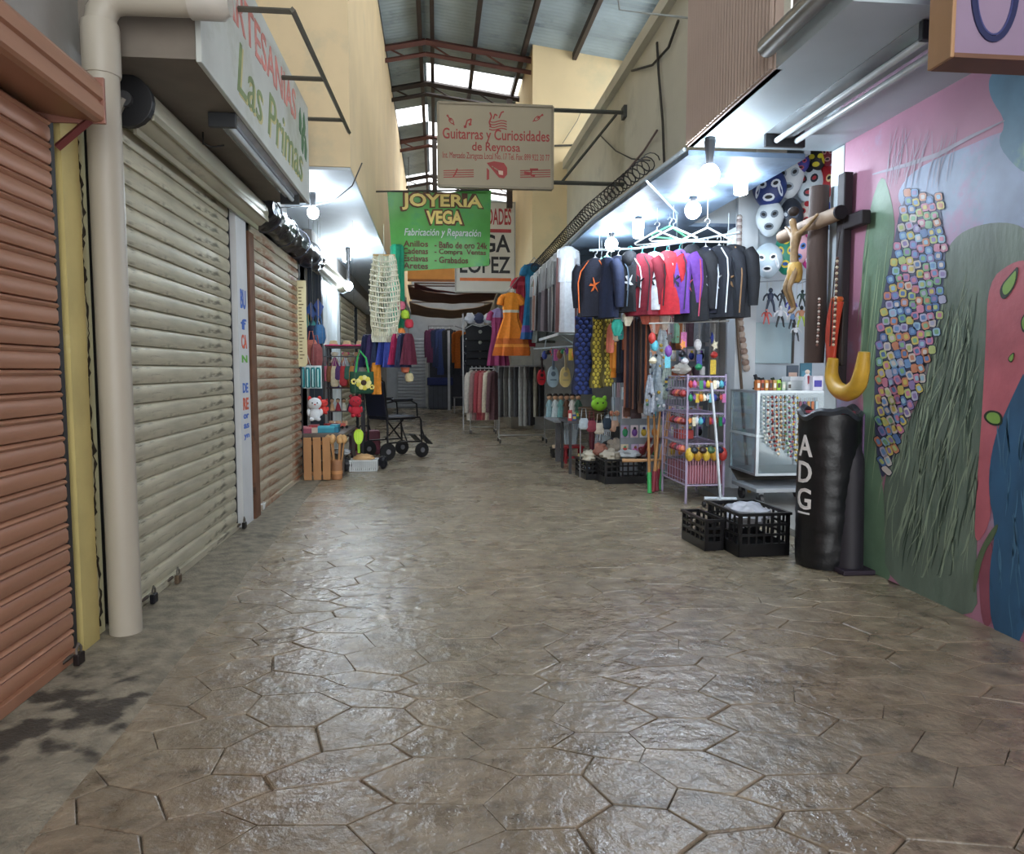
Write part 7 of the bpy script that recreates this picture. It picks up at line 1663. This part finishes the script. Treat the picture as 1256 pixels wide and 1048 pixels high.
# goods crowding the tables
rg = random.Random(8)
ZT2 = WM['display_table'].translation.z + zt
for k in range(12):
    x = 1.48 + .055 * k + rg.uniform(-.005, .005); y = 8.0 + .06 * (k % 3)
    if abs(x - 1.75) < .2: y = 8.44
    box_item('souvenir_box', ('red', 'blue', 'cream', 'green', 'violet', 'orange')[k % 6] + ' souvenir box on the dark display table, ' + ('first', 'second', 'third', 'fourth', 'fifth', 'sixth', 'seventh', 'eighth', 'ninth', 'tenth', 'eleventh', 'twelfth')[k] + ' from the left', 'box', (x, y, ZT2), (.045, .05, .06 + .06 * rg.random()), ('B83A38', '3A5AA0', 'D8CCB0', '3A8A5A', '7A4A98', 'D8803A')[k % 6], stripe=('E8E0D0', 'D8C84A')[k % 2], rz=rg.uniform(-.3, .3))
for k in range(7):
    x = 2.02 + .07 * k; t = thing('painted_vase', ('blue', 'ochre', 'red', 'white', 'green', 'brown', 'violet')[k] + ' painted clay vase on the white-cloth table', 'vase', (x, 8.12, .648))
    hc = ('3A5A98', 'C0883A', 'A83A34', 'D0D0CC', '3A7A5A', '7A4A30', '6A4A88')[k]; s = .8 + .4 * rg.random()
    MB().lathe([(.018 * s, 0), (.032 * s, .03 * s), (.034 * s, .06 * s), (.016 * s, .10 * s), (.022 * s, .125 * s), (.017 * s, .125 * s)], 14, (0, 0, 0)).build('body', P(hc, .35, var=.15), t, smooth=True, world=False)
    MB().lathe([(.0345 * s, .045 * s), (.0358 * s, .05 * s), (.0355 * s, .06 * s), (.034 * s, .064 * s)], 14, (0, 0, 0)).build('painted_band', P('E0C860', .5), t, smooth=True, world=False)
# bags, purses hanging from the table edge row
for k in range(8):
    px = 716 + k * 9.5; Y = 7.72; p = at(px, 520 + 3 * (k % 3), Y)
    h = ('B8C4CC', '8A3A48', 'C8C0B0', '2A3A4A', 'D0A890', '5A6A4A', 'C8D0D8', '6A4A6A')[k]
    t = thing('woven_purse', ('silver', 'wine', 'cream', 'navy', 'peach', 'olive', 'white', 'plum')[k] + ' woven purse hanging before the display tables', 'purse', (p.x, Y, p.z - .06), 0, 'purses before the tables')
    cloth(t, 'body', [(.12, 0, 0, .035, .015), (.09, 0, 0, .05, .025), (.02, 0, 0, .055, .03), (0, 0, 0, .035, .02)], FAB(h), .2, 5)
    MB().tube([(-.03, 0, .11), (-.02, 0, .22), (.02, 0, .22), (.03, 0, .11)], .004, 5).build('strap', FAB(h), t, smooth=True, world=False)
ya = at(710, 510, 7.72).z + .09
tag(MB().tube([(at(712, 515, 7.72).x, 7.72, .58), (at(795, 515, 7.72).x, 7.72, .58)], .006, 6).tube([(at(712, 515, 7.72).x, 7.72, 0), (at(712, 515, 7.72).x, 7.72, .58)], .008, 6).tube([(at(795, 515, 7.72).x, 7.72, 0), (at(795, 515, 7.72).x, 7.72, .58)], .008, 6).build('purse_stand', P('8A8A8E', .4, metal=.4)), 'low wire stand the woven purses hang from', 'stand')
# toys hanging under the rail beyond the scarves
for k in range(10):
    px = 668 + k * 4.6; p = RG(px); Y = p.y; p.z -= .012
    keychain(p.x, Y, p.z, PAL[(k * 5 + 2) % 12], '%s %s ornament on the toy guitar rail, %s from the left' % (PALN[(k * 5 + 2) % 12], KIND[k % 4], ORD[k]), 'ornaments on the toy guitar rail', k % 4, 2.2)
# hanging woven bags in front of the doll shelf, left
tag(MB().tube([(-1.42, 9.5, 1.33), (-.90, 9.4, 1.33)], .007, 6).build('purse_rail', P('6A6A6E', .4, metal=.4)), 'thin rail before the doll shelf on the left', 'rail')
for k in range(9):
    x = -1.40 + .058 * k; y = 9.495 - .011 * k; h = ('C86A80', '8A5A3A', 'D8C8A8', '5A3A70', 'B83A40', '3A6A5A', 'C8884A', '4A4A80', 'A8A098')[k]; L = .16 + .12 * rg.random()
    t = thing('woven_bag', ('pink', 'brown', 'straw', 'purple', 'red', 'green', 'caramel', 'indigo', 'grey')[k] + ' little woven bag on the rail before the doll shelf', 'bag', (x, y, 1.33 - L - .12), .2, 'woven bags on the left rail')
    cloth(t, 'body', [(L, 0, 0, .03, .015), (L * .75, 0, 0, .045, .025), (.02, 0, 0, .05, .03), (0, 0, 0, .03, .02)], FAB(h), .2, 5)
    MB().tube([(-.025, 0, L - .01), (0, 0, L + .12), (.025, 0, L - .01)], .004, 5).build('strap', FAB(h), t, smooth=True, world=False)
t = thing('suitcase', 'maroon soft travel bag behind the wheelchair', 'bag', (-.98, 10.1, 0), .3)
MB().box(-.2, .2, -.1, .1, .006, .34).build('body', P('5A2030', .6, var=.2), t, bevel=.03, world=False)
MB().tube([(-.08, 0, .33), (-.06, 0, .40), (.06, 0, .40), (.08, 0, .33)], .012, 6).build('handle', P('1A1418', .6), t, smooth=True, world=False)
MB().box(-.17, .17, -.112, -.10, .08, .20).build('pocket', P('6A2A3A', .6), t, bevel=.005, world=False)
for k in range(6):
    x = -1.36 + .11 * k; y = 9.15 - .03 * k; h = ('8A2A3A', '3A2A24', 'C8A070', '1C1C24', 'B84A3A', '6A5A8A')[k]
    t = thing('leather_shoe', ('maroon', 'dark brown', 'beige', 'jet black', 'brick red', 'lilac')[k] + ' shoe in the row on the ground by the shelf stand', 'shoe', (x, y, .012), .2)
    MB().loft([[Vector((.036 * s_ * math.cos(a), yy, .004 + hh * max(0, math.sin(a)))) for a in [2 * PI * j / 12 for j in range(12)]] for yy, s_, hh in ((-.12, .4, .02), (-.09, .9, .04), (-.03, .95, .055), (.03, .8, .085), (.08, .85, .09), (.105, .5, .08))]).build('upper', P(h, .4), t, smooth=True, world=False)
    MB().loft([[Vector((.038 * s_ * math.cos(a), yy, .004 + .004 * math.sin(a))) for a in [2 * PI * j / 12 for j in range(12)]] for yy, s_ in ((-.125, .5), (-.09, 1), (0, .9), (.09, .95), (.11, .6))]).build('sole', P('1C1816', .6), t, smooth=True, world=False)

# pouches on a line under the jackets
pl0, pl1 = at(746, 391, 6.85), at(838, 389, 6.85)
t = thing('garment_rail', 'thin line under the jackets with many small pouches', 'line', pl0)
MB().tube([pl0, pl1], .005, 5).build('line', P('8A8A86', .5), t)
for p in (pl0.lerp(pl1, .03), pl0.lerp(pl1, .97)): MB().tube([p, (p.x, p.y, 2.47)], .003, 5).build('suspension_wire', P('8A8A86', .5), t)
PN = ['coral', 'cream', 'teal', 'rust', 'sky blue', 'mustard', 'white', 'rose', 'navy', 'olive', 'tan', 'lilac', 'brick', 'grey', 'mint', 'copper']
PC = ['C8705C', 'D8CCB4', '3A8A88', '8A4A30', '8AA8C4', 'B89A3C', 'D4D8DC', 'B86A7A', '26305A', '6A6A3A', 'B09070', '9A8AB0', '9A3A34', '8A8E94', '88B89C', '9A6038']
for k in range(16):
    p = pl0.lerp(pl1, (k + .5) / 16); L = .14 + .16 * rg.random(); w = .05 + .02 * rg.random()
    t = thing('cloth_pouch', PN[k] + ' drawstring pouch on the line under the jackets', 'pouch', (p.x, p.y, p.z - L - .05), rg.uniform(-.5, .5), 'pouches on the line')
    cloth(t, 'body', [(L, 0, 0, .012, .01), (L * .85, 0, 0, w * .5, .02), (L * .4, 0, 0, w * .62, .03), (.01, 0, 0, w * .6, .03), (0, 0, 0, w * .4, .02)], FAB(PC[k]), .3, 5)
    MB().tube([(0, 0, L - .005), (0, 0, L + .05)], .003, 4).build('drawstring', P('C8C0B0', .7), t, world=False)
    MB().tube([(w * .45 * math.cos(a), .026 * math.sin(a), L * .3) for a in [2 * PI * i / 12 for i in range(13)]], .005, 5).build('trim', P(PC[(k * 3 + 5) % 16], .7), t, world=False)
# wrapped packets stacked on the ground behind the crates
for k in range(10):
    x = 1.60 + .065 * (k % 5) + .02 * (k // 5); z = .0 + .11 * (k // 5)
    box_item('wrapped_packet', ('white', 'pale blue', 'pink', 'cream', 'silver', 'lemon', 'aqua', 'peach', 'ivory', 'lavender')[k] + ' wrapped packet stacked left of the white-cloth table', 'packet', (x, 8.02 if k < 5 else 8.03, z), (.058, .16, .105), ('D4D8DC', 'A8BCD0', 'CFA0A8', 'D8CCB0', 'B8BCC4', 'D0C878', '88B8B8', 'D8AC90', 'D8D4C8', 'A89CC0')[k], stripe=('8A3A40', '3A5A8A', 'E0E0E0')[k % 3])
# toys along the walkway edge on the left
for k in range(6):
    p = at(402 + 8 * k, 505 - 2 * (k % 2), 9.55); h = ('C8A078', '9A2A3C', 'D8D0C4', '4A2A50', 'B8583A', '2A6A6A')[k]
    t = thing('rag_doll', ('tan', 'wine', 'ivory', 'aubergine', 'brick', 'petrol')[k] + ' little rag doll on the third shelf of the dark stand', 'doll', (-1.34 + .075 * k, 9.61, .637))
    MB().lathe([(.035, 0), (.036, .01), (.022, .07), (.012, .10), (.008, .105)], 12, (0, 0, 0)).build('dress', P(h, .8, var=.25, vs=30), t, smooth=True, world=False)
    MB().ball((0, -.003, .125), .025, 10, 8).build('head', P('C8A080', .8), t, smooth=True, world=False)
    MB().ball((0, .006, .137), (.026, .024, .02), 10, 7).build('hair', P('2A1C14', .8), t, smooth=True, world=False)
